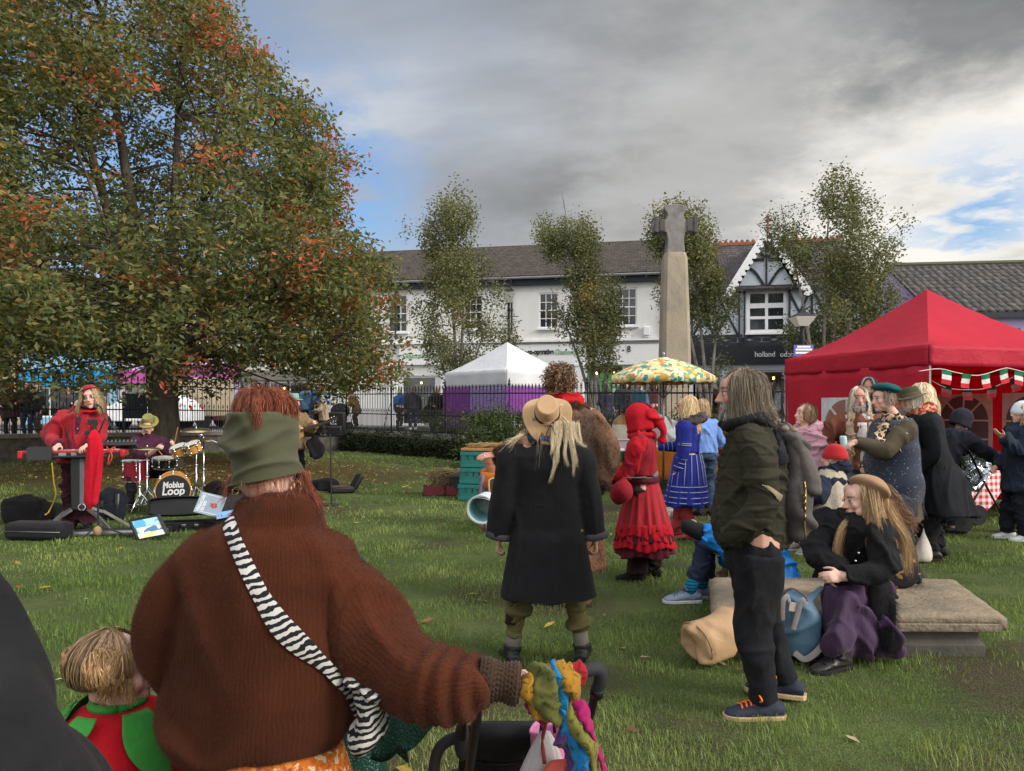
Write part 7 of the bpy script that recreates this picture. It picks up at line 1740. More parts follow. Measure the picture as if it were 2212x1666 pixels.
def beret_woman():
 Y=4.72;s=Person('woman with very long fair hair and a camel beret sitting on the tomb slab',1858,Y,1.66,128,zb=0,vox=.0055,bulk=1.0,hip=(0,0,.40),lean=16,head=(-36,4,0),hs=1.04,feet=[(-.02,.50,0,10),(.16,.42,0,20)],kpoles=[(-.1,1,1.2),(.1,1,1.2)],hands=[(-.05,.40,.52),(.05,.40,.53)],poles=[(-1,-.4,-.6),(1,-.4,-.6)])
 s.hc=s.px(1860,1082,4.60);s.neck=s.px(1862,1160,4.66)
 for k in(0,1):s.el[k],s.wr[k]=ik(s.sh[k],s.px(1818+10*k,1246+3*k,4.36+.04*k),.172*1.66,.152*1.66,s.Ri@(V((-.9,.1,-.5))if k else V((.7,-.5,-.6))))
 s.foot[0]=s.px(1808,1432,4.32)*1.0;s.foot[0].z=.078;s.fdir[0]=(s.Ri@V((-1,-.38,-.05))).normalized();s.knee[0]=s.px(1822,1290,4.42);s.foot[1]=s.foot[0]+s.Ri@V((.03,.17,.0));s.fdir[1]=s.fdir[0];s.knee[1]=s.px(1850,1285,4.5)
 s.body(SK_PALE,curl=(.62,.75),hdirs=(s.Ri@V((-1,-.25,.05)),s.Ri@V((-1,.1,-.05))),palms=(s.Ri@V((.1,.9,-.4)),s.Ri@V((.0,-.9,-.35))),spread=.7,lips=(.42,.17,.16))
 bk=C7('black_jacket',(.013,.013,.0145),(.009,.009,.010),sheen=.1,b2=.5,b2s=20)
 s.garment('jacket',bk,.36,.03,.054,.044,collar=.015,neckr=.046,fold=.012,fsc=(10,10,9),seed=3,vox=.008,flare=1.1,slen=.95)
 pu=S7('purple_velvet',(.058,.026,.070),col2=(.030,.014,.038),cs=5,bs=300,bump=.3,bd=.002,b2=.5,b2s=12,b2d=.03,rough=.8,sheen=.35,st=(1,1,.4))
 mb=MB();hp_=s.hip
 mb.tube([hp_+V((0,-.06,-.02)),hp_+V((0,.10,.0)),(s.knee[0]+s.knee[1])/2+V((0,-.02,-.03))],[(.17,.11),(.17,.10),(.11,.075)],24,up=V((0,0,1)),dome=True)
 for k in(0,1):
  kn,ft=s.knee[k],s.foot[k];mb.tube([s.hj[k]+V((0,.1,0)),kn,kn.lerp(ft,.5)+V((0,.0,0)),ft+V((0,-.02,.10))],[.085,.075,.085,.095],18,smooth=14,dome=True)
 e=s.px(1925,1390,4.42);mb.tube([hp_+V((-.10,.12,.0)),s.px(1900,1310,4.45),s.px(1905,1375,4.42)],[.11,.10,.10],18,smooth=10,dome=True)
 mb.tube([s.px(1800,1290,4.45),s.px(1805,1345,4.42),s.px(1822,1395,4.38)],[.09,.085,.08],16,smooth=8,dome=True)
 mb.tube([s.px(1840,1330,4.42),s.px(1868,1380,4.38),s.px(1872,1412,4.36)],[.10,.09,.045],16,smooth=8,dome=True);mb.tube([s.px(1905,1375,4.42),s.px(1935,1400,4.42)],[.10,.04],14,dome=True)
 co,no,fc=R7(mb,.009,6);co[:,2]=np.maximum(co[:,2],.012);co=F7(co,no,.020,(9,9,3.5),6);co=F7(co,no,.006,(22,22,9),8);co[:,2]=np.maximum(co[:,2],.01)
 T7('skirt',co,fc,pu,s.root,True)
 mb=MB();mb.tube([s.px(1890,1265,4.46),s.px(1905,1320,4.36),s.px(1925,1392,4.33)],[(.05,.03),(.075,.035),(.07,.03)],16,smooth=12,dome=True);co,no,fc=R7(mb,.009,3);co=F7(co,no,.012,(16,16,5),2)
 o=T7('shawl_end',co,fc,C7('black_shawl',(.011,.010,.012)),s.root,True);v2,f2=H7(co,no,fc,2500,.05,.0016,4,.8);T7('fringe',v2,f2,C7('black_shawl',0),o)
 bt=S7('worn_black_leather',(.018,.016,.015),col2=(.03,.027,.025),rough=.38,bs=50,bump=.3,bd=.004);s.shoes(bt,S7('boot_sole',(.012,.012,.012)),.38,1.0,names=('boot','boot'),lace=S7('black_lace',(.01,.01,.01)))
 r=random.Random(8);gd=[];Yh=4.6
 G_=[((1876,1052),(1880,1130),(1880,1180),(1905,1215),60,4.47),((1880,1065),(1888,1130),(1895,1175),(1880,1205),60,4.46),((1893,1075),(1900,1130),(1916,1170),(1912,1200),50,4.47),((1905,1080),(1925,1120),(1955,1170),(1955,1240),60,4.55),((1910,1085),(1938,1130),(1958,1190),(1962,1248),60,4.6),((1900,1085),(1915,1140),(1930,1200),(1945,1235),50,4.52),((1882,1062),(1892,1120),(1905,1165),(1890,1214),40,4.44),((1906,1090),(1926,1140),(1932,1190),(1925,1222),30,4.6),((1846,1112),(1818,1140),(1806,1185),(1812,1222),34,4.52)]
 for a,b,c,d,n,yy in G_:
  gd.append(([s.px(a[0],a[1],yy+.08),s.px(b[0],b[1],yy),s.px(c[0],c[1],yy-.02),s.px(d[0],d[1],yy-.01)],int(n*3.2),.011,.013,.0017))
  gd.append(([s.px(a[0]+4,a[1],yy+.09),s.px(b[0]+6,b[1],yy+.02),s.px(c[0]+7,c[1],yy),s.px(d[0]+8,d[1]-6,yy+.0)],n*2,.016,.018,.0015))
 locks(s,gd,hairmat('honey_hair',(.20,.115,.05),(.58,.38,.18),.38,.4),seed=4,wave=.010,wf=1.5,var=.22)
 s.hair((.20,.115,.05),(.5,.33,.16),.18,420,.005,front=62,wave=.006,spread=.0,seed=9)
 s.beret(S7('camel_felt',(.30,.185,.105),col2=(.25,.15,.085),rough=.95,bs=260,bump=.3,bd=.003,sheen=.3),(36,12),.132,(.0,-.05,.060),.092)
 m=MB()
 for x,y,Yz in((1893,1172,4.42),(1855,1195,4.38),(1957,1335,4.5),(1848,1212,4.38)):m.ell(s.px(x,y,Yz),.008,None,8,6)
 B7(m,'silver_studs',metal('silver',(.7,.7,.7),.2),s.root,True)
beret_woman()
def curly_woman():
 Y=5.30;s=Person('seated woman with long auburn hair and sunglasses, behind the camel beret',1922,Y,1.66,20,zb=0,vox=.009,hip=(0,0,.40),lean=8,head=(66,8,0),feet=[(-.1,.55,0,0),(.1,.5,0,0)],kpoles=[(-.1,1,1),(.1,1,1)],hands=[(-.08,.4,.5),(.08,.4,.5)])
 s.hc=s.px(1853,1068,5.2);s.neck=s.px(1895,1122,5.3)
 s.body(SK_PALE);s.garment('cardigan',S7('dark_cardigan',(.020,.022,.026),col2=(.013,.014,.017),bs=120,bump=.8,bd=.006,rough=.95,sheen=.15),.34,.04,.058,.05,fold=.012,seed=6,flare=1.25,collar=.03)
 mb=MB();mb.tube([s.hip+V((0,-.08,-.02)),s.hip+V((0,.2,.02)),(s.knee[0]+s.knee[1])/2],[(.20,.12),(.19,.12),(.15,.1)],20,dome=True)
 for k in(0,1):mb.tube([s.knee[k],s.foot[k]+V((0,0,.1))],[.09,.1],14,dome=True)
 co,no,fc=R7(mb,.012,4);co=F7(co,no,.014,(9,9,6),2);T7('skirt',co,fc,patches('gold_leaf_print',[(.012,.011,.012),(.014,.013,.014),(.2,.11,.035),(.012,.012,.012),(.015,.014,.014)],18,dist=1.6),s.root,True);s.shoes(BOOT)
 s.hair((.055,.024,.012),(.26,.115,.05),.22,500,.006,front=58,wave=.012,wf=3,seed=3,spread=.02)
 r=random.Random(3);gd=[]
 for i in range(26):y=1040+i*2.2;gd.append(([s.px(1878+i*.8,y,5.2),s.px(1920+r.uniform(-6,6),y+18+r.uniform(-6,8),5.12),s.px(1950,1100+i*.9,5.1),s.px(1975+r.uniform(-12,14),1138+r.uniform(-14,16),5.12)],22,.012,.016,.004))
 locks(s,gd,hairmat('auburn_hair',(.07,.03,.015),(.30,.13,.055)),seed=5,wave=.014,wf=3)
 s.glasses(z=.10,y=-.035,name='sunglasses')
curly_woman()
def blue_seated():
 Y=5.7;s=Person('person in a bright blue quilted jacket and navy joggers sitting on the tomb',1655,Y,1.72,90,zb=0,vox=.008,hip=(0,0,.36),lean=24,feet=[(0,.62,0,0),(.24,.45,0,0)],kpoles=[(0,1,1),(0,1,1)],head=(0,10,0))
 f=s.px(1488,1262,5.8);s.foot[0]=V((f.x,f.y,.08));s.knee[0],s.foot[0]=ik(s.hj[0],s.foot[0],.44,.45,V((0,.6,1)))
 s.knee[0]=s.px(1530,1178,5.75);s.el[0],s.wr[0]=ik(s.sh[0],s.px(1512,1150,5.55),.30,.28,V((0,-.3,-1)))
 s.body(SK);s.garment('quilted_jacket',S7('azure_quilt',(.010,.17,.52),col2=(.008,.13,.42),rough=.45,bs=200,bump=.1,b2=.8,b2s=13,b2d=.03),.26,.06,.060,.048,fold=.014,fsc=(8,8,20),seed=3,flare=1.3,vox=.010,slen=.95)
 m=MB();a,b=s.el[0].lerp(s.wr[0],.80),s.wr[0]+(s.wr[0]-s.el[0]).normalized()*.10;m.tube([a,a.lerp(b,.4),b],[.064,.066,.058],16,dome=True);B7(m,'glove',C7('black_glove',(.012,.012,.013)),s.root,True)
 m=MB();p=s.el[0].lerp(s.wr[0],.62);d=(s.wr[0]-s.el[0]).normalized();m.tube([p-d*.02,p+d*.02],[.068,.066],16);B7(m,'pink_badge',S7('magenta_badge',(.45,.03,.16)),s.root,True)
 s.trousers(C7('navy_jersey',(.035,.045,.085),(.025,.032,.06),sheen=.15),.058,.046,.040,.11,.012,vox=.008,fsc=(11,11,16))
 m=MB();kk=s.knee[0]
 for i in range(3):m.tube([kk+V((-.055,-.02+.03*i+.012*math.cos(a),.052+.012*math.sin(a)-.012*abs(i-1)))for a in[j*math.pi/5 for j in range(11)]],.004,5)
 B7(m,'knee_logo',S7('white_print',(.7,.7,.72),bump=0),s.root,True)
 for k in(0,1):
  m=MB();a,b=s.foot[k],s.knee[k];m2,g=newmat('striped_sock_%d'%k);z=g('SeparateXYZ',{0:g('TexCoord').outputs['Object']}).outputs[2];q=g.math('GREATER_THAN',g.math('FRACT',g.math('MULTIPLY',z,38.0)),.62);principled(g,g.mix(q,c4((.012,.22,.38)),c4((.02,.05,.14))),.9,0,.1)
  m.tube([a+V((0,0,-.02)),a.lerp(b,.14),a.lerp(b,.34)],[.044,.046,.052],16);B7(m,'sock',m2,s.root,True)
 s.fdir[0]=(s.Ri@V((-1,-.05,0))).normalized();s.shoes(S7('grey_blue_runner',(.22,.27,.36),col2=(.16,.2,.28),rough=.75,bs=300,bump=.4),S7('white_sole',(.6,.6,.6)),0,1.06,lace=S7('grey_lace',(.15,.17,.2)))
 s.hair((.05,.03,.02),(.15,.1,.06),.08,300,.006,seed=2)
blue_seated()
def ground_bags():
 b=P(1535,1400,4.45);b.z=0;root=E7('duffel_bag',b,0,'tan rubbery dry bag lying on the grass against the tomb','bag');Q=lambda x,y,Y:P(x,y,Y)-b
 m=MB();n=40;rr=[]
 for i in range(26):
  t=i/25;c=Q(1498,1392,4.42).lerp(Q(1640,1330,4.62),t);rad=.155*(1-.22*t)*(1 if t>.08 else .86+1.8*t);rad*=1-.45*max(0,t-.75)/.25
  d=(Q(1640,1330,4.62)-Q(1498,1392,4.42)).normalized();u,w_=frame_of(d)
  rr.append([c+u*(rad*1.02*math.cos(a))+w_*(rad*.86*math.sin(a))for a in[2*math.pi*j/n for j in range(n)]])
 c=sum(rr[0],V())/n;d0=-(Q(1640,1330,4.62)-Q(1498,1392,4.42)).normalized();pre=[[c+(p-c)*k+d0*e for p in rr[0]]for k,e in((.08,-.010),(.4,.0),(.75,.022),(.93,.018))]
 m.rings(pre+rr);v,f=m.arrays();v[:,2]=np.where(v[:,2]<.02,.012+(v[:,2]-.02)*.08,v[:,2]);nn=v-v.mean(0);nn/=np.linalg.norm(nn,axis=1,keepdims=True);v=F7(v,nn,.014,(7,7,9),6);v=F7(v,nn,.005,(18,18,20),7);v[:,2]=np.maximum(v[:,2],.005)
 o=mesh_obj('sack',v,f,S7('tan_rubber',(.42,.27,.145),col2=(.36,.225,.12),cs=6,rough=.6,bs=40,bump=.08,bd=.004,fine=.05,b2=.25,b2s=9,b2d=.03),root,True);md=o.modifiers.new('sub','SUBSURF');md.render_levels=1
 m=MB();m.tube([c+(p-c)*1.02 for p in rr[1]]+[c+(rr[1][0]-c)*1.02],.006,6);B7(m,'seam',S7('tan_seam',(.32,.2,.1)),root,True)
 b=P(1722,1400,4.42);b.z=0;root=E7('rucksack',b,0,'dusty blue rucksack with pale grey straps standing between the black jeans and the purple skirt','bag');Q=lambda x,y,Y:P(x,y,Y)-b
 mb=MB();s_=type('o',(),{'px':lambda s,x,y,Y:P(x,y,Y)-b,'Ri':Matrix.Identity(3)})()
 mb.rings([pxring(s_,y,x0,y,x1,4.47,d,sq=.7)for y,x0,x1,d in((1412,1694,1768,.10),(1380,1690,1772,.12),(1330,1690,1766,.12),(1295,1690,1752,.10),(1282,1694,1740,.07))]);mb.tube([Q(1725,1298,4.45),Q(1755,1290,4.45),Q(1774,1270,4.46)],[(.05,.035),(.04,.03),(.025,.02)],12,dome=True)
 co,no,fc=R7(mb,.007,4);co=F7(co,no,.008,(9,9,16),3);co[:,2]=np.maximum(co[:,2],.004);T7('sack',co,fc,S7('dusty_blue_nylon',(.075,.14,.20),col2=(.06,.115,.165),rough=.55,bs=400,bump=.2,bd=.002,b2=.3,b2s=11),root,True)
 gs=S7('grey_webbing_strap',(.23,.205,.20),bs=400,bump=.4,rough=.85)
 for pts,w_ in(([(1690,1340,4.36),(1692,1300,4.34),(1702,1288,4.35),(1706,1300,4.35)],.03),([(1714,1360,4.345),(1728,1310,4.335),(1736,1296,4.335),(1744,1306,4.345)],.032),([(1716,1410,4.35),(1738,1424,4.33),(1760,1412,4.32),(1778,1392,4.33)],.036),([(1690,1282,4.42),(1712,1272,4.36),(1738,1288,4.34),(1742,1300,4.345)],.016)):
  m=MB();m.tube([Q(*p)for p in pts],[(w_*.5,.003)]*len(pts),8,smooth=16,up=V((0,-1,.2)));B7(m,'strap',gs,root,50)
 m=MB();m.box(Q(1718,1312,4.345)+V((0,0,0)),(.075,.006,.055),Matrix.Rotation(R(8),3,'Y'));B7(m,'label_patch',S7('cream_patch',(.42,.38,.33)),root,30,.002)
ground_bags()
def paper_bag():
 b=P(1995,1195,7.3);b.z=0;root=E7('cloth_bag',b,0,'crumpled white cloth bag standing between dark trouser legs','bag')
 m=MB();rr=[]
 for z,k in((0,1),(.06,1.05),(.16,.85),(.25,.4),(.31,.12),(.35,.06)):rr.append([V((.085*k*math.cos(a)*(1+.15*math.sin(4*a+z*20)),.06*k*math.sin(a),z))for a in[2*math.pi*j/24 for j in range(24)]])
 m.rings(rr);B7(m,'sack',S7('white_cotton',(.55,.5,.44),col2=(.42,.38,.33),bs=60,bump=.4),root,True,sub=1)
paper_bag()
def pink_girl():
 Y=7.9;s=Person('girl with bobbed brown hair in a pale pink padded hooded jacket',1738,Y,1.60,112,vox=.009,hs=1.06,head=(-14,-10,0),hands=[(-.12,.20,.82),(.12,.22,.85)])
 s.body(SK_PALE,blush=.05,lips=(.42,.17,.15));pk=S7('pink_padded',(.44,.24,.28),col2=(.38,.20,.245),rough=.75,bs=240,bump=.2,b2=.7,b2s=13,b2d=.02,sheen=.15)
 s.garment('padded_jacket',pk,.60,.045,.062,.052,fold=.013,fsc=(8,8,22),seed=2,flare=1.2,slen=.98,collar=.0)
 s.scarf(pk,.072,.036,s.neck+s.fwd*-.035+V((0,0,-.005)),0,.03,'hood',1,4);s.trousers(C7('black_legging',(.014,.014,.016)),.058,.042,.036,.05)
 s.shoes(S7('taupe_trainer',(.22,.19,.16),rough=.75),S7('pale_sole',(.45,.42,.38)),0,1.05,lace=S7('pale_lace',(.5,.45,.4)))
 s.hair((.09,.048,.025),(.33,.20,.11),.10,620,.009,front=48,wave=.004,seed=5,spread=.012,end_in=.01)
pink_girl()
def red_hat_child():
 Y=6.45;s=Person('small child in a red knitted hat and cream fleece cape seen from behind',1797,Y,1.18,30,vox=.009,hs=1.36,hands=[(-.30,.10,.72),(.10,.2,.62)],head=(14,0,0))
 s.hc=s.px(1800,990,Y);s.body(SK_PALE)
 s.garment('navy_jacket',C7('navy_shell',(.016,.022,.04)),.44,.035,.066,.055,flare=1.1,seed=4,collar=.03)
 nv=S7('cream_fleece',(.50,.43,.33),col2=(.40,.34,.26),rough=.95,bs=90,bump=.9,bd=.012,sheen=.4)
 o=s.skirt(nv,1.035,.67,.085,.21,6,.05,.85,'fleece_cape',(0,0),(-.045,-.02),.6,seed=3);co=np.array([v.co for v in o.data.vertices]);f=np.array([list(p.vertices)for p in o.data.polygons if len(p.vertices)==4]);nn=co*np.array([1,1,0]);nn/=np.linalg.norm(nn,axis=1,keepdims=True)+1e-6
 v2,f2=H7(co,nn,f,14000,.012,.0016,4);T7('pile',v2,f2,S7('fleece_pile',(.52,.45,.35),bump=0),o,False)
 s.scarf(C7('navy_shell',0),.085,.04,s.neck+V((.05,.0,.03)),0,.03,'hood',1,4)
 s.trousers(C7('olive_trousers',(.07,.068,.05)));s.shoes(BOOT,None,.2);
 h=s.beanie(S7('red_knit',(.40,.016,.022),col2=(.34,.013,.018),rough=.9,bs=150,bump=.6,bd=.004,sheen=.2),rad=1.16,low=1.75);m=MB();m.ell(s.hp(0,-.018,.152),(.006,.006,.01),None,8,6);B7(m,'tip',MC['red_knit'],h,True)
 cp=E7('coffee_cup',s.loc+s.Rm@V((-.08,-.22,.33)),0,'black lidded coffee cup beside the child in the red hat','cup');m=MB();m.lathe([(.032,-.06),(.043,.05),(.047,.052),(.047,.064),(.041,.068),(.038,.062),(.005,.062)],(0,0,0),20,Matrix.Rotation(R(25),3,'X'));B7(m,'cup',plastic('black_plastic',(.02,.02,.022)),cp,40)
red_hat_child()
def white_hair_man():
 Y=8.3;s=Person('man with long white hair and beard in a rust sheepskin jacket and pale jeans',1856,Y,1.80,164,vox=.009,bulk=1.08,head=(-4,2,0),hands=[(-.30,.12,.92),(.28,.12,.92)],poles=[(-1,-.5,0),(1,-.5,0)])
 s.body(SK_RED,beard=(.40,.36,.33),blush=.08);s.garment('t_shirt',C7('white_cotton_shirt',(.6,.58,.55)),s.hip.z-.04,.012,sleeves=False,collar=.0,fold=.006,seed=3)
 s.trousers(C7('pale_denim',(.24,.27,.31),(.19,.22,.26),sheen=.1));s.shoes(BOOT)
 rj=S7('rust_suede',(.16,.050,.030),col2=(.12,.038,.024),rough=.9,bs=160,bump=.3,b2=.6,b2s=16);sh=S7('sheepskin',(.38,.29,.19),col2=(.3,.22,.14),bs=70,bump=.9,bd=.012,rough=.95)
 s.garment('sleeves_and_back',rj,s.hip.z-.08,.035,.060,.052,fold=.012,seed=5,collar=.01,extra=None,flare=1.05)
 m=MB()
 c=s.hip;f=lambda x,z,o:V((x,c.y+.155+.02*(z>1.2)+o-abs(x)*.25,z))
 m.sheet(lambda u,v:f((-.07+.14*u)*(1-.35*v),.88+.52*v,.004),8,14,.01);B7(m,'shirt_front',C7('white_cotton_shirt',0),s.root,True)
 for sg in(-1,1):m=MB();m.tube([V((sg*.10,c.y+.12,.84)),V((sg*.105,c.y+.145,1.1)),V((sg*.10,c.y+.14,1.3)),V((sg*.075,c.y+.06,1.49)),V((sg*.03,c.y-.06,1.54))],[(.045,.03),(.05,.035),(.06,.04),(.06,.035),(.05,.03)],12,smooth=14);co,no,fc=R7(m,.009,3);co=F7(co,no,.006,(40,40,40),3);T7('sheepskin_edge',co,fc,sh,s.root,True)
 s.hair((.40,.34,.26),(.70,.63,.52),.22,640,.009,front=46,wave=.016,wf=2.4,spread=.03,seed=6,crown=1)
 r=random.Random(5);gd=[]
 for i in range(50):a=r.uniform(-1.2,1.2);z=-.065-.05*r.random();gd.append(([s.hp(.058*math.sin(a),.03+.062*math.cos(a),z),s.hp(.06*math.sin(a),.035+.066*math.cos(a),z-.02),s.hp(.05*math.sin(a),.035+.06*math.cos(a),z-.045)],6,.006,.008,.003))
 locks(s,gd,hairmat('white_beard',(.45,.40,.36),(.68,.62,.57)),'beard',seed=2)
white_hair_man()
def hooded_man():
 Y=9.1;s=Person('bearded man with a dark grey hood up, behind the white haired man',1876,Y,1.86,160,vox=.010,head=(-10,0,0));s.hc=s.px(1876,842,Y)
 s.body((.36,.19,.13),beard=(.05,.04,.035));s.garment('hoodie',C7('charcoal_hoodie',(.02,.022,.026)),s.hip.z-.08,.03,seed=3);s.trousers(C7('dark_denim',(.02,.025,.04)));s.shoes(BOOT)
 s.hood_up(C7('charcoal_hoodie',0),rad=1.22,open_=42,low=2.2);m=MB();m.tube([s.hp(-.083*1.2*math.sin(R(44))*math.sin(p)*1.0,.108*1.2*math.cos(R(44))*math.sin(p),math.cos(p)*.118+.025)for p in(1.7,1.2,.8,.4)]+[s.hp(.083*1.2*math.sin(R(44))*math.sin(p),.108*1.2*math.cos(R(44))*math.sin(p),math.cos(p)*.118+.025)for p in(.4,.8,1.2,1.7)],.012,8,smooth=16);B7(m,'hood_lining',C7('grey_lining2',(.22,.22,.25)),s.root,True)
hooded_man()
def teal_beret_woman():
 Y=7.3;s=Person('woman in a teal beret, leopard print scarf and sparkly navy shawl holding a can',1932,Y,1.72,96,vox=.009,bulk=1.25,hands=[(0,0,0),(.16,.2,.95)],head=(2,6,0),hs=1.05)
 s.hc=s.px(1908,862,Y);s.el[0]=s.px(1912,972,Y-.24);s.wr[0]=s.px(1848,955,Y-.17)
 s.body(SK_PALE,curl=(.75,.6),hdirs=(s.Ri@V((-.8,-.05,-.35)),None),palms=(s.Ri@V((-.2,.3,-1)),None),lips=(.4,.13,.13),blush=.05)
 s.garment('brown_coat',C7('olive_brown_coat',(.085,.068,.045),(.06,.048,.032),sheen=.1),s.px(0,1118,Y).z,.030,.046,.040,flare=1.25,fold=.014,fsc=(7,7,3),seed=4)
 m,g=newmat('sequin_shawl');c_=coords(g);n=g('TexVoronoi',{'Vector':c_,'Scale':95.0});sp=g.math('GREATER_THAN',g('SeparateColor',{0:n.outputs['Color']}).outputs[0],.90);near=g.math('LESS_THAN',n.outputs['Distance'],.28);f_=g.math('MULTIPLY',sp,near);nz=g('TexNoise',{'Vector':c_,'Scale':130.0}).outputs[0]
 c=g.mix(nz,c4((.012,.016,.03)),c4((.045,.055,.085)));c=g.mix(f_,c,c4((.6,.65,.75)));principled(g,c,.85,0,.3,g('Bump',{'Height':nz,'Strength':.8,'Distance':.006}).outputs[0],.2)
 mb=MB();Z=lambda y:s.px(0,y,Y).z;cx=s.hip
 rr=[]
 for y,rx,ry,ox in((905,.15,.13,0),(922,.25,.17,.0),(965,.325,.21,.02),(1020,.33,.23,.03),(1060,.32,.235,.03),(1078,.31,.23,.03)):rr.append([V((cx.x+rx*math.cos(a),cx.y+ox+ry*math.sin(a),Z(y)-.05*math.cos(a+1.2)*(y>1000)))for a in[2*math.pi*j/40 for j in range(40)]])
 mb.rings(rr);co,no,fc=R7(mb,.011,4);co=F7(co,no,.016,(8,8,5),7)
 o=T7('shawl',co,fc,m,s.root,True);v2,f2=H7(co,no,fc,12000,.02,.0012,3);T7('shawl_fluff',v2,f2,S7('navy_fluff',(.03,.036,.055),bump=0),o)
 r=random.Random(2);gd=[]
 for i in range(26):gd.append(([s.px(1990+r.uniform(-6,6),1066,Y-.1+r.uniform(-.1,.2)),s.px(1991+r.uniform(-6,6),1090,Y-.1),s.px(1992+r.uniform(-6,6),1120+r.uniform(-8,10),Y-.1)],5,.01,.014,.004))
 locks(s,gd,hairmat('fringe_thread',(.03,.036,.055),(.12,.13,.17)),'shawl_fringe',seed=4)
 lm=leopard('leopard_print')
 mb=MB()
 for w_ in range(3):mb.tube([s.neck+s.right*((.098+.012*w_)*math.cos(a))+s.fwd*((.092+.010*w_)*math.sin(a))+V((0,0,.03-.035*w_+.02*math.sin(a+w_)))for a in[i*math.pi/8 for i in range(17)]],.040,12)
 mb.tube([s.px(1950,915,Y-.2),s.px(1962,935,Y-.24),s.px(1955,950,Y-.25),s.px(1942,974,Y-.25)],[(.05,.03),(.08,.03),(.075,.025),(.05,.015)],14,smooth=14);mb.tube([s.px(1912,915,Y-.16),s.px(1900,950,Y-.22),s.px(1896,985,Y-.22)],[(.05,.03),(.05,.025),(.035,.012)],12,smooth=10)
 co,no,fc=R7(mb,.008,3);co=F7(co,no,.012,(20,20,26),5);T7('leopard_scarf',co,fc,lm,s.root,True)
 s.hair((.13,.085,.05),(.34,.24,.15),.09,420,.008,front=60,seed=3,wave=.004);s.beret(C7('teal_felt',(.010,.080,.085),(.008,.06,.066),sheen=.2),(14,0),.138,(0,-.035,.07),.075)
 cn=E7('drinks_can',P(1823,958,Y-.13),R(20),'pale blue green drinks can held out by the woman in the teal beret','can');m=MB();m.lathe([(.026,-.075),(.033,-.068),(.033,.062),(.027,.074),(.025,.070),(.003,.07)],(0,0,0),22,Matrix.Rotation(R(-10),3,'Y'));B7(m,'can',S7('mint_can',(.30,.47,.45),col2=(.42,.52,.52),rough=.3,cs=20,bump=0),cn,40)
teal_beret_woman()
def green_hat_man():
 Y=7.5;s=Person('man in a battered green felt hat and long black overcoat leaning forward',2012,Y,1.84,74,vox=.010,bulk=1.2,lean=11,head=(4,6,0),hands=[(-.2,.25,.95),(.2,.25,.95)],feet=[(-.10,.04,0,0),(.12,-.08,0,-30)])
 s.hc=s.px(1962,872,Y);s.body(SK_RED,beard=(.3,.27,.24))
 s.garment('overcoat',C7('black_overcoat',(.013,.014,.016),(.009,.010,.012),sheen=.15,bs=260),s.px(0,1106,Y).z,.05,.066,.056,flare=1.42,fold=.016,fsc=(6,6,2.2),seed=5,vox=.011,collar=.02,neckr=.06,hemc=(0,-.10,0))
 s.trousers(C7('black_cords',(.012,.012,.014)),.064,.052,.046,.06,.012);s.shoes(BOOT,S7('shoe_sole',0),0,1.1)
 s.scarf(patches('orange_check',[rgb(190,90,50),rgb(160,80,60),rgb(200,150,120),rgb(120,50,40)],40),.062,.022,s.neck+V((0,0,.03)),wraps=2)
 s.hair((.30,.24,.17),(.55,.46,.34),.08,360,.008,front=58,seed=7);s.brimhat(S7('green_felt_hat',(.060,.066,.036),col2=(.04,.046,.026),rough=.95,bs=180,bump=.3,sheen=.2),S7('hat_cord',(.12,.07,.04)),.092,.095,.055,(0,-.02,.065),(-8,4),-.02,topin=.018)
green_hat_man()
def blonde_woman():
 Y=8.3;s=Person('woman with a mass of pale blonde hair behind the green hat',1988,Y,1.80,8,vox=.011);s.hc=s.px(1990,858,Y);s.body(SK_PALE)
 s.garment('coat',C7('dark_brown_coat',(.03,.022,.018)),.7,.03,seed=2);s.trousers(C7('black_cords',0));s.shoes(BOOT)
 s.hair((.42,.31,.17),(.78,.63,.42),.32,800,.010,front=40,wave=.020,wf=2.6,spread=.05,vol=.02,seed=5)
blonde_woman()
def bending_person():
 Y=9.0;s=Person('person in a dark navy hooded coat bending over the pushchair with the foil cover',2048,Y,1.62,-80,vox=.011,bulk=1.1,lean=34,hip=(0,-.15,.86),hands=[(-.15,.55,.92),(.15,.55,.92)],head=(0,20,0));s.body(SK)
 nv=C7('navy_parka',(.022,.022,.032));s.garment('parka',nv,.55,.04,.062,.052,seed=3,fold=.013);s.trousers(C7('dark_denim',0));s.shoes(BOOT);s.hood_up(nv,rad=1.3,open_=50,low=2.2)
bending_person()
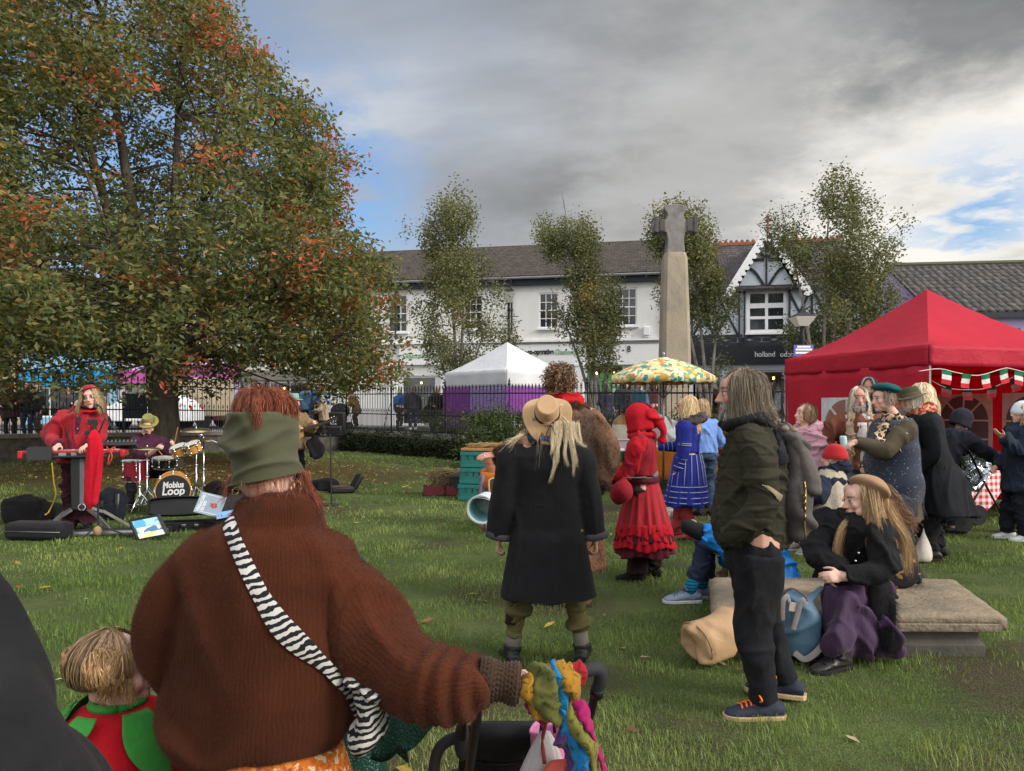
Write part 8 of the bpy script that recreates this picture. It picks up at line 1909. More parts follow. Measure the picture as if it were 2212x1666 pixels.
def right_girl():
 Y=8.55;s=Person('girl with long auburn hair, white fleecy hat and navy track trousers',2206,Y,1.64,84,vox=.009,hs=1.05,hands=[(0,0,0),(.12,.22,.85)],head=(0,0,0),feet=[(-.10,.0,0,0),(.10,.10,0,8)]);s.hc=s.px(2206,892,Y)
 s.el[0],s.wr[0]=ik(s.sh[0],s.px(2168,944,Y-.2),.26,.25,V((0,-.5,-1)));s.body(SK_PALE,curl=(.25,.6),hdirs=(s.Ri@V((-.8,0,.45)),None),palms=(s.Ri@V((.3,.3,1)),None))
 s.garment('navy_jacket',C7('navy_fleece',(.020,.028,.045),(.014,.02,.034)),s.px(0,1060,Y).z,.045,.056,.044,flare=1.15,fold=.011,seed=6)
 s.trousers(C7('navy_track',(.012,.014,.022)),.062,.052,.050,.045,.010)
 for k in(0,1):
  m=MB();sd=V((-.1 if k==0 else .1,0,0));pts=[s.hj[k]+sd*.95*1.05,s.hj[k].lerp(s.knee[k],.5)+sd*.9,s.knee[k]+sd*.84,s.foot[k]+sd*.82+V((0,0,.02))];m.tube(pts,[(.004,.012)]*4,6,smooth=10,up=V((1,0,0)));B7(m,'white_stripe',S7('white_stripe',(.55,.56,.6),bump=0),s.root,40)
 s.shoes(S7('white_trainer',(.62,.62,.62),rough=.6),S7('white_sole',0));s.hair((.14,.065,.03),(.40,.22,.11),.34,520,.008,front=55,wave=.008,seed=4);s.beanie(S7('white_fleece_hat',(.62,.64,.68),col2=(.52,.54,.6),bs=80,bump=.8,bd=.008,rough=.95),rad=1.22,low=1.85)
right_girl()
TC=V((5.54,9.6,0));TU=V((-.27,.963,0)).normalized();TV=V((.963,.27,0)).normalized();TL=3.0
def gazebo(root,c0,u,v,L,eave,apex,val,mat,pw=1.32,name='canopy',walls=(),sag=.03,legs=True,off=V((0,0,0))):
 cs=[c0,c0+v*L,c0+v*L+u*L,c0+u*L];ap=sum(cs,V())/4;b=V((root.location.x,root.location.y,0))
 m=MB()
 for i in range(4):
  a,c=cs[i],cs[(i+1)%4]
  def fn(p,q,a=a,c=c):
   e=a.lerp(c,p);x=e.lerp(ap,q);z=eave+(apex-eave)*q**pw-sag*math.sin(p*math.pi)*math.sin(min(1,q*2.2)*math.pi)*.8+.010*math.sin(p*31+q*4)*math.sin(p*math.pi)*math.exp(-q*5)+.006*math.sin(q*40)*math.exp(-min(p,1-p)*14)*min(1,(1-q)*4);x=V((x.x,x.y,z));return x-b
  m.grid(fn,18,18)
 bm=bmesh.new();me=bpy.data.meshes.new(name);me.from_pydata(m.v,[],m.f);bm.from_mesh(me);bmesh.ops.remove_doubles(bm,verts=bm.verts,dist=.002);bmesh.ops.recalc_face_normals(bm,faces=bm.faces);bm.to_mesh(me);bm.free();finish(me,mat,40);o=link(name,me,root);md=o.modifiers.new('solid','SOLIDIFY');md.thickness=.006
 for i in range(4):
  m=MB();a,c=cs[i],cs[(i+1)%4];nn=V(((c-a).y,-(c-a).x,0)).normalized()
  m.sheet(lambda p,q:a.lerp(c,p)-b+nn*(.012+.014*math.sin(p*23+i)*q*math.sin(p*math.pi))+V((0,0,eave-val*q-.012*math.sin(p*math.pi)*q)),40,5,.004);B7(m,'valance',mat,root,True)
 if legs:
  for c in cs:m=MB();q=c+(ap-c).normalized()*.04-b;m.box(q+V((0,0,eave/2+off.z/2)),(.04,.04,eave-off.z));B7(m,'leg',metal('grey_alloy',(.35,.35,.37),.45),root,30)
 return cs,ap
def red_gazebo():
 root=E7('red_gazebo',TC+(TU+TV)*1.5,0,'red pop up gazebo with arched window walls at the right of the lawn','gazebo');b=V(root.location)
 red=canopy_fabric('red_polyester',(.64,.030,.062),.45)
 cs,ap=gazebo(root,TC,TU,TV,TL,2.40,3.44,.27,red)
 wf=S7('cream_vinyl',(.84,.80,.70),rough=.6,bump=.05);pn=S7('clear_vinyl',(.14,.13,.13),col2=(.22,.20,.19),rough=.2,bump=.05,cs=3);pt=S7('tan_vinyl',(.30,.16,.10),col2=(.22,.10,.08),rough=.3,cs=3)
 def wall(a,c,side,wins,fr,pane):
  d=c-a;nn=V((d.y,-d.x,0)).normalized()*side
  m=MB();m.sheet(lambda p,q:a.lerp(c,p)-b+nn*(.02*math.sin(p*17)*math.sin(q*3)+.008*math.sin(p*41+q*5))+V((0,0,.05+2.1*q)),60,14,.003);w_=B7(m,'side_wall',red,root,True)
  for t0,t1,z0,z1 in wins:
   L=d.length;e=d.normalized();x0,x1=t0*L,t1*L;wd=x1-x0;sp=z1-wd*.42;o=nn*.035
   pos=lambda x,z,k=0.0:a+e*x-b+o+nn*k+V((0,0,z))
   out=[(x0,z0),(x1,z0),(x1,z1),(x0,z1)]
   m=MB();q=[pos(x,z)for x,z in out]+[pos(x,z,.006)for x,z in out];m.add(q,[(0,1,2,3),(7,6,5,4),(0,4,5,1),(1,5,6,2),(2,6,7,3),(3,7,4,0)]);f=B7(m,'window',fr,w_,30)
   ix0,ix1=x0+.07,x1-.07;cx=(ix0+ix1)/2;r_=(ix1-ix0)/2;arc=[(ix0,z0+.06),(ix1,z0+.06)]+[(cx+r_*math.cos(t),sp+r_*.9*math.sin(t))for t in[i*math.pi/16 for i in range(17)]]
   m=MB();n=len(arc);q=[pos(x,z,.008)for x,z in arc]+[pos(x,z,.011)for x,z in arc];m.add(q,[tuple(range(n)),tuple(range(2*n-1,n-1,-1))]+[(i,i+n,(i+1)%n+n,(i+1)%n)for i in range(n)]);B7(m,'pane',pane,f,False)
   m=MB()
   for p,q_ in(((cx,z0+.06),(cx,sp+r_*.9)),((ix0,sp),(ix1,sp)),((ix0,z0+(sp-z0)*.5),(ix1,z0+(sp-z0)*.5)),((cx,sp),(cx-r_*.7,sp+r_*.64)),((cx,sp),(cx+r_*.7,sp+r_*.64))):m.bar(pos(*p,.015),pos(*q_,.015),.012,.03)
   B7(m,'glazing_bars',fr,f,30)
 wall(cs[0],cs[3],-1,[(.30,.68,.62,1.72)],S7('white_vinyl',(.6,.58,.62),rough=.6,bump=.05),pt)
 wall(cs[3],cs[2],1,[(.10,.36,.72,1.80),(.38,.64,.72,1.80),(.68,.94,.72,1.80)],wf,pn);wall(cs[2],cs[1],1,[(.1,.46,.72,1.8),(.52,.88,.72,1.8)],wf,pn)
red_gazebo()
def front_pt(x,y,d=.03):
 """pixel -> point on the open front of the gazebo, d metres outside"""
 o=TC+V((TV.y,-TV.x,0))*d;k=(x-CX)/F;t=(k*o.y-o.x)/(TV.x-k*TV.y);p=o+TV*t;return V((p.x,p.y,HC-(y-HY)*p.y/F))
def bunting(label,pts,flags,cols,d,sz):
 b=front_pt(*pts[0],d);root=E7('bunting',b,0,label,'bunting');Q=[front_pt(x,y,d)-b for x,y in pts]
 m=MB();m.tube(Q,.006,6,smooth=24);B7(m,'cord',S7('white_cord',(.65,.63,.6)),root,True)
 mats=[C7('flag_%d_%d'%(int(c[0]*200),int(c[1]*200)),c,sheen=.05)for c in cols]
 for x,y,rot in flags:
  p=front_pt(x,y,d+.006)-b;m=MB();w_,h=sz
  for i in range(3):
   m.cur=i
   def fn(u,v,i=i):
    xx=(u-.5)*w_;zz=-(i+v)*h/3;q=Matrix.Rotation(R(rot),3,'Y')@V((xx,0,zz));return p+TV*q.x+V((0,0,q.z))+V((TV.y,-TV.x,0))*(.012*math.sin(zz*18+x)+.008*math.sin(u*5+x))
   m.sheet(fn,4,3,.002)
  B7(m,'flag',mats,root,40)
bunting('string of green, white and red flags along the open front of the red gazebo',[(1985,802),(2030,797),(2070,806),(2115,811),(2165,797),(2185,797),(2240,812)],[(2046,800,10),(2087,808,4),(2130,809,-8),(2168,799,-14),(2204,803,12)],[(.015,.16,.075),(.62,.60,.58),(.50,.03,.04)],.05,(.15,.19))
bunting('string of darker black, brown and red flags hanging inside the red gazebo',[(1985,805),(2000,815),(2045,838),(2100,842),(2150,835),(2195,812),(2240,806)],[(2002,812,14),(2046,832,14),(2091,839,2),(2139,834,-4),(2190,821,-16)],[(.018,.017,.018),(.20,.075,.075),(.30,.02,.03)],-.35,(.17,.17))
def gingham_table():
 o=P(2120,1016,9.75);b=V((o.x,o.y,0));ang=math.atan2(TV.y,TV.x);root=E7('stall_table',b,ang,'long trestle table under the gingham cloth in the red gazebo','table')
 m=MB();m.box((.7,.35,.70),(1.7,.66,.03));B7(m,'table_top',S7('table_ply',(.25,.18,.11)),root,30,.004)
 for x in(.0,1.4):
  for y in(.06,.62):m=MB();m.box((x,y,.34),(.04,.04,.68));B7(m,'leg',S7('dark_leg',(.05,.05,.05)),root,30)
 cl=E7('tablecloth',b,ang,'red and white gingham cloth draped over the stall table','tablecloth');m=MB();uvs=[]
 x0,x1=-.17,1.57
 def path(u):
  return u
 nu,nv=60,40;vs=[];uvl=[]
 for j in range(nv+1):
  for i in range(nu+1):
   X=x0-.28+(x1-x0+.56)*i/nu;lw=.30+.30*max(0,1-abs(X-.0)/.35);s_=-lw+(.70+lw+.25)*j/nv;y,z=s_,.722
   if s_<0:y=-.012-.05*math.sin(X*11)*(-s_);z=.722+s_
   elif s_>.70:y=.705;z=.722-(s_-.70)
   x=X
   if X<x0:z-=(x0-X)*1.0;x=x0-.012-.15*(x0-X)
   if X>x1:z-=(X-x1)*1.0;x=x1+.012
   vs.append((x,y,z));uvl.append((X,s_,0))
 fs=[(j*(nu+1)+i,j*(nu+1)+i+1,(j+1)*(nu+1)+i+1,(j+1)*(nu+1)+i)for j in range(nv)for i in range(nu)]
 o=mesh_obj('cloth',vs,fs,gingham('gingham',(.50,.02,.035),(.68,.64,.62),.085),cl,True);uvk(o,uvl);md=o.modifiers.new('solid','SOLIDIFY');md.thickness=.004
 for dx,w_ in((.35,.34),(.8,.36)):
  p=b+Matrix.Rotation(ang,3,'Z')@V((dx,.42,.727));r=E7('cardboard_box',p,ang,'open cardboard box on the gingham cloth beside %s'%('the foil covered pushchair' if dx<.5 else 'the girl in the white hat'),'box');m=MB();m.box((0,0,.05),(w_,.26,.10));B7(m,'box',S7('cardboard',(.34,.21,.11),bump=.1),r,30,.004);m=MB();m.box((0,0,.112),(w_*.8,.2,.02));B7(m,'contents',patches('box_goods',[(.4,.3,.2),(.5,.45,.4),(.2,.1,.06)],30),r,30)
gingham_table()
def foil_pram():
 Y=9.25;b=P(2092,1140,Y);b.z=0;root=E7('pushchair',b,R(-80),'black pushchair with a crumpled silver foil rain cover beside the gingham table','pushchair')
 m=MB();m.ell((0,.0,.84),(.20,.24,.30),None,24,16);co,no,fc=R7(m,.012,1);co=F7(co,no,.035,(11,11,11),4);co=F7(co,no,.016,(26,26,26),6)
 T7('foil_cover',co,fc,S7('silver_foil',(.62,.64,.68),col2=(.42,.46,.52),rough=.22,metal=1,bs=30,bump=.5,bd=.02),root,False)
 fr=S7('frame_black',0);m=MB()
 for sx in(-.2,.2):m.tube([V((sx,-.2,1.06)),V((sx,.05,.62)),V((sx,.36,.12))],.013,8,smooth=8);m.tube([V((sx,.05,.62)),V((sx,-.30,.14))],.013,8)
 m.tube([V((-.2,-.2,1.06)),V((-.2,-.27,1.09)),V((.2,-.27,1.09)),V((.2,-.2,1.06))],.018,8);B7(m,'frame',fr,root,True)
 m=MB();m.sheet(lambda u,v:V((-.21+.42*u,-.30+.30*v,1.02+.05*math.sin(v*3))),6,6,.02);B7(m,'hood',C7('pram_fabric',0),root,True)
 m=MB();m.tube([V((.18,-.28,1.06)),V((.19,-.29,.9)),V((.18,-.28,.76))],[(.022,.004)]*3,6);B7(m,'strap',fr,root,40)
 for sx in(-.24,.24):
  for y in(.36,-.30):m=MB();M_=Matrix.Rotation(math.pi/2,3,'Y');m.lathe([(.10,-.02),(.13,-.022),(.14,0),(.13,.022),(.10,.02)],(sx,y,.14),22,M_);w_=B7(m,'wheel',S7('tyre',0),root,40);m=MB();[m.bar(V((sx,y,.14)),V((sx,y+.11*math.cos(a),.14+.11*math.sin(a))),.012,.012)for a in(0,2.1,4.2)];m.lathe([(.02,-.02),(.02,.02)],(sx,y,.14),10,M_);B7(m,'spokes',S7('frame_black',0),w_,40)
foil_pram()
CHR=metal('chrome',(.72,.72,.74),.18);BLK=plastic('black_plastic',(.02,.02,.022),.45)
def band_keys():
 Y=9.15;s=Person('keyboard player in a red velvet jacket, bow tie and red hat',172,Y,1.83,203,vox=.009,bulk=1.0,hands=[(0,0,0),(0,0,0)],head=(-4,2,9),hs=1.04)
 s.hc=s.px(195,860,Y-.03)
 for k,(x,y)in enumerate(((186,967),(131,967))):s.el[k],s.wr[k]=ik(s.sh[k],s.px(x-4 if k else x+4,y-5,Y-.30),.30,.27,V((.7 if k else-.7,-.5,-.5)))
 s.body(SK_PALE,curl=(.55,.55),hdirs=(s.Ri@V((-.15,-.95,-.25)),s.Ri@V((.1,-.95,-.25))),palms=(s.Ri@V((0,-.2,-1)),s.Ri@V((0,-.2,-1))),makeup=(.10,.06,.06),lips=(.45,.06,.08))
 rv=S7('red_velvet',(.30,.008,.016),col2=(.20,.006,.012),rough=.8,bs=200,bump=.2,sheen=.4,b2=.5,b2s=12,b2d=.02);mr=C7('plum_cloth',(.075,.022,.045),(.05,.015,.03),sheen=.1)
 s.garment('shirt',mr,s.hip.z-.06,.012,sleeves=True,upper=.040,fore=.036,slen=1.02,fold=.007,seed=2)
 s.garment('jacket',rv,s.hip.z-.12,.028,.052,.045,slen=.86,fold=.013,seed=4,flare=1.14,fsc=(10,10,6))
 m=MB();c=s.hip
 m.sheet(lambda u,v:V(((-.085+.17*u)*(1-.55*v)-.0,c.y+.150-.012*v-abs(u-.5)*.03,.86+.56*v)),8,14,.012);B7(m,'shirt_front',mr,s.root,True)
 m=MB();[m.ell(V((0,c.y+.155,.92+.09*i)),.007,None,8,6)for i in range(6)];B7(m,'buttons',S7('pearl',(.6,.55,.55),bump=0),s.root,True)
 for sg in(-1,1):m=MB();b0=s.hp(0,.075,-.155);m.tube([b0,b0+V((sg*.03,0,.004)),b0+V((sg*.075,-.005,.0))],[(.010,.012),(.020,.014),(.032,.012)],10,smooth=6);B7(m,'bow_tie',C7('scarlet_satin',(.55,.015,.015)),s.root,True)
 s.trousers(C7('plum_corduroy',(.040,.013,.020),(.028,.009,.014)),.060,.054,.055,.045,.012);s.shoes(BOOT)
 s.hair((.17,.095,.04),(.52,.36,.18),.24,700,.010,front=42,wave=.022,wf=3.2,spread=.05,seed=5,vol=.012)
 s.brimhat(S7('crimson_felt',(.34,.014,.026),col2=(.26,.01,.02),rough=.95,bs=200,bump=.2,sheen=.2),None,.090,.055,.030,(0,-.03,.075),(18,10),.006,topin=.004)
band_keys()
def keyboard():
 a,b_=P(40,990,8.62),P(268,972,8.95);c=(a+b_)/2;d=(b_-a);L=d.length;ang=math.atan2(d.y,d.x);rol=math.asin(d.z/L);root=E7('keyboard',c,ang,'long red stage keyboard played by the musician in the red jacket','keyboard')
 rd=plastic('keyboard_red',(.42,.015,.022),.35);m=MB();m.box((0,.14,0),(L,.30,.085));B7(m,'case',rd,root,30,.012)
 m=MB();m.box((0,-.013,-.012),(L-.10,.006,.052));B7(m,'rear_panel',BLK,root,30)
 m=MB();m.box((0,.17,.0435),(L-.16,.18,.006));kb=B7(m,'keys',plastic('ivory_keys',(.7,.69,.65),.3),root,30)
 m=MB();n=int((L-.2)/.034);[m.box((-L/2+.1+i*.034,.15,.049),(.012,.10,.012))for i in range(n)if i%7 not in(2,6)];o=B7(m,'black_keys',BLK,kb,30);o['kind']='stuff'
 m=MB();m.box((-L/2+.23,-.03,.01),(.26,.05,.15));[m.cyl(V((-L/2+.12+.03*i,-.02,.085)),V((-L/2+.12+.03*i,-.02,.10)),.008,None,8)for i in range(8)];B7(m,'effects_unit',plastic('dark_unit',(.03,.03,.033),.5),root,30)
 m=MB();[m.box((x,-.019,-.005),(w_,.006,.04))for x,w_ in((-.1,.08),(.02,.06))];B7(m,'sockets',plastic('grey_sockets',(.3,.3,.33)),root,30)
 m=MB();m.box((L/2-.02,.0,0),(.05,.05,.095));m.box((-L/2+.02,0,0),(.05,.05,.095));B7(m,'end_cheek',rd,root,30,.01)
 mx=E7('mixer',P(252,962,9.12),ang+.05,'small black mixing desk with rows of knobs at the right end of the keyboard','mixer');m=MB();m.box((0,0,0),(.46,.22,.05),Matrix.Rotation(R(-14),3,'X'));B7(m,'case',BLK,mx,30,.006)
 m=MB();[m.cyl(V((-.2+.045*i,.07-.045*j,.045-.045*j*.25)),V((-.2+.045*i,.07-.045*j,.065-.045*j*.25)),.009,None,6)for i in range(10)for j in range(4)];m2=B7(m,'knobs',plastic('grey_knobs',(.16,.17,.17)),mx,40);m2['kind']='stuff'
 st=E7('keyboard_stand',V((c.x+.03,c.y+.12,gz(c.x,c.y))),ang,'black column keyboard stand with splayed metal legs','stand');z1=c.z-.05
 m=MB();m.box((0,0,.62),(.19,.12,z1-.30));m.box((0,0,z1+.0),(.62,.30,.03));B7(m,'column',BLK,st,30,.012)
 m=MB();m.box((.03,-.062,.62),(.05,.006,z1-.36));B7(m,'grey_inlay',plastic('grey_inlay',(.12,.12,.14)),st,30)
 m=MB();m.cyl(V((.03,-.064,.33)),V((.03,-.070,.33)),.042,None,20);b1=B7(m,'logo_disc',plastic('logo_white',(.5,.5,.55)),st,30)
 m=MB();m.cyl(V((.03,-.069,.33)),V((.03,-.0725,.33)),.034,None,20);m.box((.03,-.0715,.33),(.012,.004,.084));B7(m,'logo_centre',BLK,b1,30)
 for x,y in((-.34,-.30),(.36,-.22),(-.42,.28),(.42,.30)):
  m=MB();m.bar(V((x*.25,y*.2,.30)),V((x*.5,y*.45,.24)),.03,.035);m.bar(V((x*.5,y*.45,.25)),V((x*1.15,y*1.1,.015)),.03,.035);B7(m,'leg',metal('worn_steel',(.28,.26,.25),.5),st,30)
 ms=E7('microphone_stand',V(((212-CX)*8.55/F,8.55,gz(-4.9,8.55))),0,'microphone stand with boom and phone holder in front of the keyboard player','stand');q=V(ms.location);Q=lambda x,y,Y=8.55:P(x,y,Y)-q
 m=MB();m.cyl(V((0,0,.05)),Q(212,930),.012,None,10);m.tube([Q(258,938),Q(228,905),Q(218,880,8.7),Q(203,873,8.85)],.009,8,smooth=8);m.cyl(Q(214,935),Q(226,905),.010,None,8);B7(m,'pole',BLK,ms,40)
 for a in(.3,2.4,4.5):m=MB();m.tube([V((0,0,.16)),V((.36*math.cos(a),.30*math.sin(a),.012))],.010,8);B7(m,'leg',BLK,ms,40)
 m=MB();a=Q(207,876,8.82);m.ell(a,(.026,.036,.026),Matrix.Rotation(.5,3,'Z'),14,10);m.tube([a,a+V((.06,-.10,-.03))],[.018,.012],10);B7(m,'microphone',S7('mic_grille',(.05,.05,.055),rough=.4,bs=300,bump=.6),ms,True)
 m=MB();m.box(Q(200,912,8.5),(.12,.02,.07));m.tube([Q(205,918,8.5),Q(203,940,8.5)],.02,10);m.box(Q(192,935,8.48),(.09,.03,.05));B7(m,'phone_holder',BLK,ms,30,.004)
 m=MB();m.ell(V((.02,-.05,.10)),(.045,.05,.06),None,14,10);B7(m,'weight_bag',S7('tan_leather',(.28,.19,.1)),ms,True)
 sc=E7('scarf',Q(205,945)+q,0,'long bright red scarf hanging from the microphone stand','scarf');q2=V(sc.location);m=MB();S=lambda x,y,Y=8.47:P(x,y,Y)-q2
 m.tube([S(200,928),S(204,945),S(203,990),S(198,1050),S(192,1085),S(193,1102)],[(.03,.02),(.075,.05),(.085,.045),(.095,.04),(.08,.035),(.01,.01)],20,smooth=40);co,no,fc=R7(m,.009,3);co=F7(co,no,.016,(22,22,3.0),4);T7('cloth',co,fc,C7('bright_red_scarf',(.50,.008,.022),(.38,.006,.016)),sc,True)
 for col_,nm,pts,lab in(((.45,.32,.03),'cable',[(112,1000,8.7),(116,1040,8.72),(120,1070,8.75),(106,1105,8.8),(98,1112,8.6)],'yellow cable hanging down from the left end of the keyboard'),((.42,.05,.03),'cable',[(196,985,8.5),(222,980,8.52),(248,966,8.6),(236,985,8.5),(234,1005,8.5),(242,985,8.5),(230,965,8.52)],'looped orange red cable hanging beside the scarf on the microphone stand')):
  r=E7(nm,P(*pts[0]),0,lab,'cable');q3=V(r.location);m=MB();m.tube([P(*p)-q3 for p in pts],.009,6,smooth=30);B7(m,'lead',S7('cable_%d'%int(col_[0]*100+col_[1]*1000),col_,rough=.5),r,True)
keyboard()
def drums():
 def gnd(x,Y):return gz((x-CX)*Y/F,Y)
 gold=S7('honey_maple',(.52,.25,.055),col2=(.42,.18,.04),cs=4,rough=.3,bump=0,st=(1,1,5),spec=.5);skin=plastic('drum_head',(.62,.60,.55),.4)
 def drum(name,label,c,ax,r,depth,shell,lugs=8,front=None,cat='drum'):
  ax=V(ax).normalized();root=E7(name,c,0,label,cat,None);u,w_=frame_of(ax)
  m=MB();m.tube([-ax*depth/2,ax*depth/2],[r,r],36);B7(m,'shell',shell,root,40)
  for sg in(-1,1):
   m=MB();m.tube([ax*sg*(depth/2-.012),ax*sg*(depth/2+.010)],[r*1.05,r*1.05],36);B7(m,'hoop',CHR if front is None else gold,root,40)
   m=MB();m.tube([ax*sg*(depth/2+.0095),ax*sg*(depth/2+.0125)],[r*.985,r*.985],36);B7(m,'head',(front if(sg==1 and front)else skin),root,40)
  for i in range(lugs):
   a=2*math.pi*i/lugs;d=u*math.cos(a)+w_*math.sin(a);m=MB();m.tube([d*r*1.06-ax*depth/2,d*r*1.06+ax*depth/2],.005,6);m.ell(d*r*1.05+ax*depth*.28,.018,None,8,6);m.ell(d*r*1.05-ax*depth*.28,.018,None,8,6);m.ell(d*r*1.07+ax*depth*.5,.014,None,8,6);B7(m,'lug',CHR,root,True)
  return root,u,w_,ax
 blackhead=plastic('black_head',(.022,.022,.024),.4)
 c=P(374,1056,10.35);bd,u,w_,ax=drum('bass_drum','honey coloured bass drum with a black front head lettered Mobius Loop',c,(.42,-.90,-.05),.225,.34,gold,8,blackhead)
 M_=Matrix((-u if u.x<0 else u,V((0,0,1)),ax)).transposed();wh=plastic('chalk_white',(.66,.66,.66),.6)
 for s_,h,z,wd in(('Mobius',.085,.045,.27),('Loop',.115,-.055,.29)):
  cu=bpy.data.curves.new('t','FONT');cu.body=s_;cu.size=h*1.38;cu.extrude=.001;cu.offset=.004;cu.align_x='CENTER';cu.shear=.15;cu.materials.append(wh);t=bpy.data.objects.new('t',cu);COL.objects.link(t);bpy.context.view_layer.update();tw=t.dimensions.x
  me=bpy.data.meshes.new_from_object(t.evaluated_get(bpy.context.evaluated_depsgraph_get()));bpy.data.objects.remove(t);o=link('lettering',me,bd);xa=V((0,0,1)).cross(ax).normalized();ya=ax.cross(xa).normalized();o.matrix_local=Matrix.Translation(ax*.185+ya*z)@Matrix((xa,ya,ax)).transposed().to_4x4()@Matrix.Diagonal((wd/tw,1,1,1))
 m=MB();m.tube([ax*.182+V((.02,0,-.15)),ax*.186+V((.02,0,-.15))],[.045,.045],20);B7(m,'port_ring',S7('port_brown',(.07,.035,.03)),bd,40)
 for sg in(-1,1):m=MB();sd=V((0,0,1)).cross(ax).normalized()*sg;m.tube([sd*.22+ax*.08-V((0,0,.05)),sd*.32+ax*.16-V((0,0,.25))],.011,8);B7(m,'spur',CHR,bd,True)
 drum('floor_tom','red floor tom with chrome hoops left of the bass drum',P(293,1017,10.75),(0,0,1),.185,.30,S7('red_shell',(.24,.018,.028),col2=(.17,.012,.02),rough=.25,bump=0,cs=2),6)
 drum('snare_drum','shiny black snare drum above the bass drum',P(356,1000,10.75),(.05,-.1,1),.165,.14,plastic('black_gloss',(.012,.012,.014),.12),8)
 drum('rack_tom','small honey wood tom, the left one of the pair',P(388,974,10.45),(-.25,-.35,.9),.105,.14,gold,6);drum('rack_tom','small honey wood tom, the right one of the pair, beside the cymbal stand',P(418,968,10.40),(-.25,-.35,.9),.100,.14,gold,6)
 brass=metal('cymbal_bronze',(.52,.40,.24),.35)
 def stand(label,x,y,Y,tilt,r,cy=True,boom=None):
  X=(x-CX)*Y/F;zg=gz(X,Y);b=V((X,Y,zg));root=E7('cymbal_stand',b,0,label,'cymbal');top=P(x,y,Y)-b
  m=MB();m.cyl(V((0,0,.1)),top,.009,None,8);m.cyl(V((0,0,.1)),V((0,0,top.z*.55)),.013,None,8);m.ell(V((0,0,top.z*.55)),.022,None,8,6);m.ell(top+V((0,0,.03)),.014,None,8,6)
  if boom:m.cyl(P(*boom[0])-b,P(*boom[1])-b,.011,None,8);m.ell(P(*boom[0])-b,.03,None,8,6)
  B7(m,'pole',CHR,root,True)
  for a in(.4,2.5,4.6):m=MB();m.tube([V((0,0,.34)),V((.24*math.cos(a),.24*math.sin(a),.015))],.009,6);m.tube([V((0,0,.14)),V((.13*math.cos(a),.13*math.sin(a),.18))],.006,6);B7(m,'leg',CHR,root,True)
  if cy:
   m=MB();m.lathe([(.008,.012),(.035,.008),(.05,-.004),(r,-.018),(r,-.020),(.05,-.007),(.008,.008)],top+V((0,0,.01)),32,Matrix.Rotation(R(tilt[0]),3,'X')@Matrix.Rotation(R(tilt[1]),3,'Y'));B7(m,'cymbal',brass,root,True)
 stand('tall cymbal stand with a boom to the right of the drums',424,928,10.9,(8,3),.21,True,((434,940,10.8),(482,963,10.5)));stand('hi-hat cymbals on a stand left of the drummer',318,968,10.45,(3,2),.18);stand('cymbal low behind the pair of honey wood toms',440,950,11.2,(4,0),.2)
 stand('bare chrome stand in front of the red floor tom',302,1000,10.2,(0,0),.1,False)
 Y=11.1;s=Person('drummer in a plum shirt and olive bucket hat looking down at the drums',318,Y,1.72,-150,vox=.010,hip=(0,0,.54),lean=14,head=(-22,26,0),feet=[(-.22,.42,0,0),(.24,.45,0,0)],kpoles=[(-.4,1,.8),(.4,1,.8)],hands=[(0,0,0),(0,0,0)])
 s.hc=s.px(321,918,Y-.1);s.neck=s.px(316,936,Y)
 for k,(x,y,Yh)in enumerate(((374,962,10.75),(338,970,10.7))):s.el[k],s.wr[k]=ik(s.sh[k],s.px(x,y,Yh),.30,.27,s.Ri@V((-.6 if k else .3,.2,-1)))
 s.body(SK_PALE,curl=(1.0,1.0));s.garment('shirt',C7('plum_shirt',(.060,.016,.038),(.04,.011,.026)),s.hip.z-.04,.028,.050,.042,slen=.25,fold=.012,seed=4);s.trousers(C7('black_cords',0));s.shoes(BOOT)
 s.hair((.11,.055,.025),(.32,.18,.08),.05,420,.009,front=55,wave=.01,seed=3);s.brimhat(S7('olive_bucket',(.22,.21,.065),col2=(.17,.16,.05),rough=.9,bs=160,bump=.3),None,.090,.10,.06,(0,-.02,.05),(-10,0),-.025,topin=.006)
 m=MB();M_=None
 for p,q in(((376,960,10.7),(384,924,10.6)),((338,968,10.7),(352,985,10.7))):st=E7('drumstick',P(*p),0,'wooden drumstick raised in the hand of the drummer' if p[0]==376 else 'wooden drumstick resting on the black snare drum','drumstick');m=MB();m.tube([V((0,0,0)),P(*q)-P(*p)],[.010,.007],8,dome=True);B7(m,'stick',S7('stick_maple',(.42,.22,.09)),st,True)
 x=E7('stool',V((s.loc.x,s.loc.y,s.loc.z)),0,'low black drum stool under the drummer','stool');m=MB();m.lathe([(.02,.10),(.02,.42),(.16,.43),(.17,.47),(.14,.49),(.01,.49)],(0,0,0),20);B7(m,'seat',BLK,x,40)
 for a in(.2,2.3,4.4):m=MB();m.tube([V((0,0,.3)),V((.25*math.cos(a),.25*math.sin(a),.01))],.012,6);B7(m,'leg',CHR,x,True)
drums()
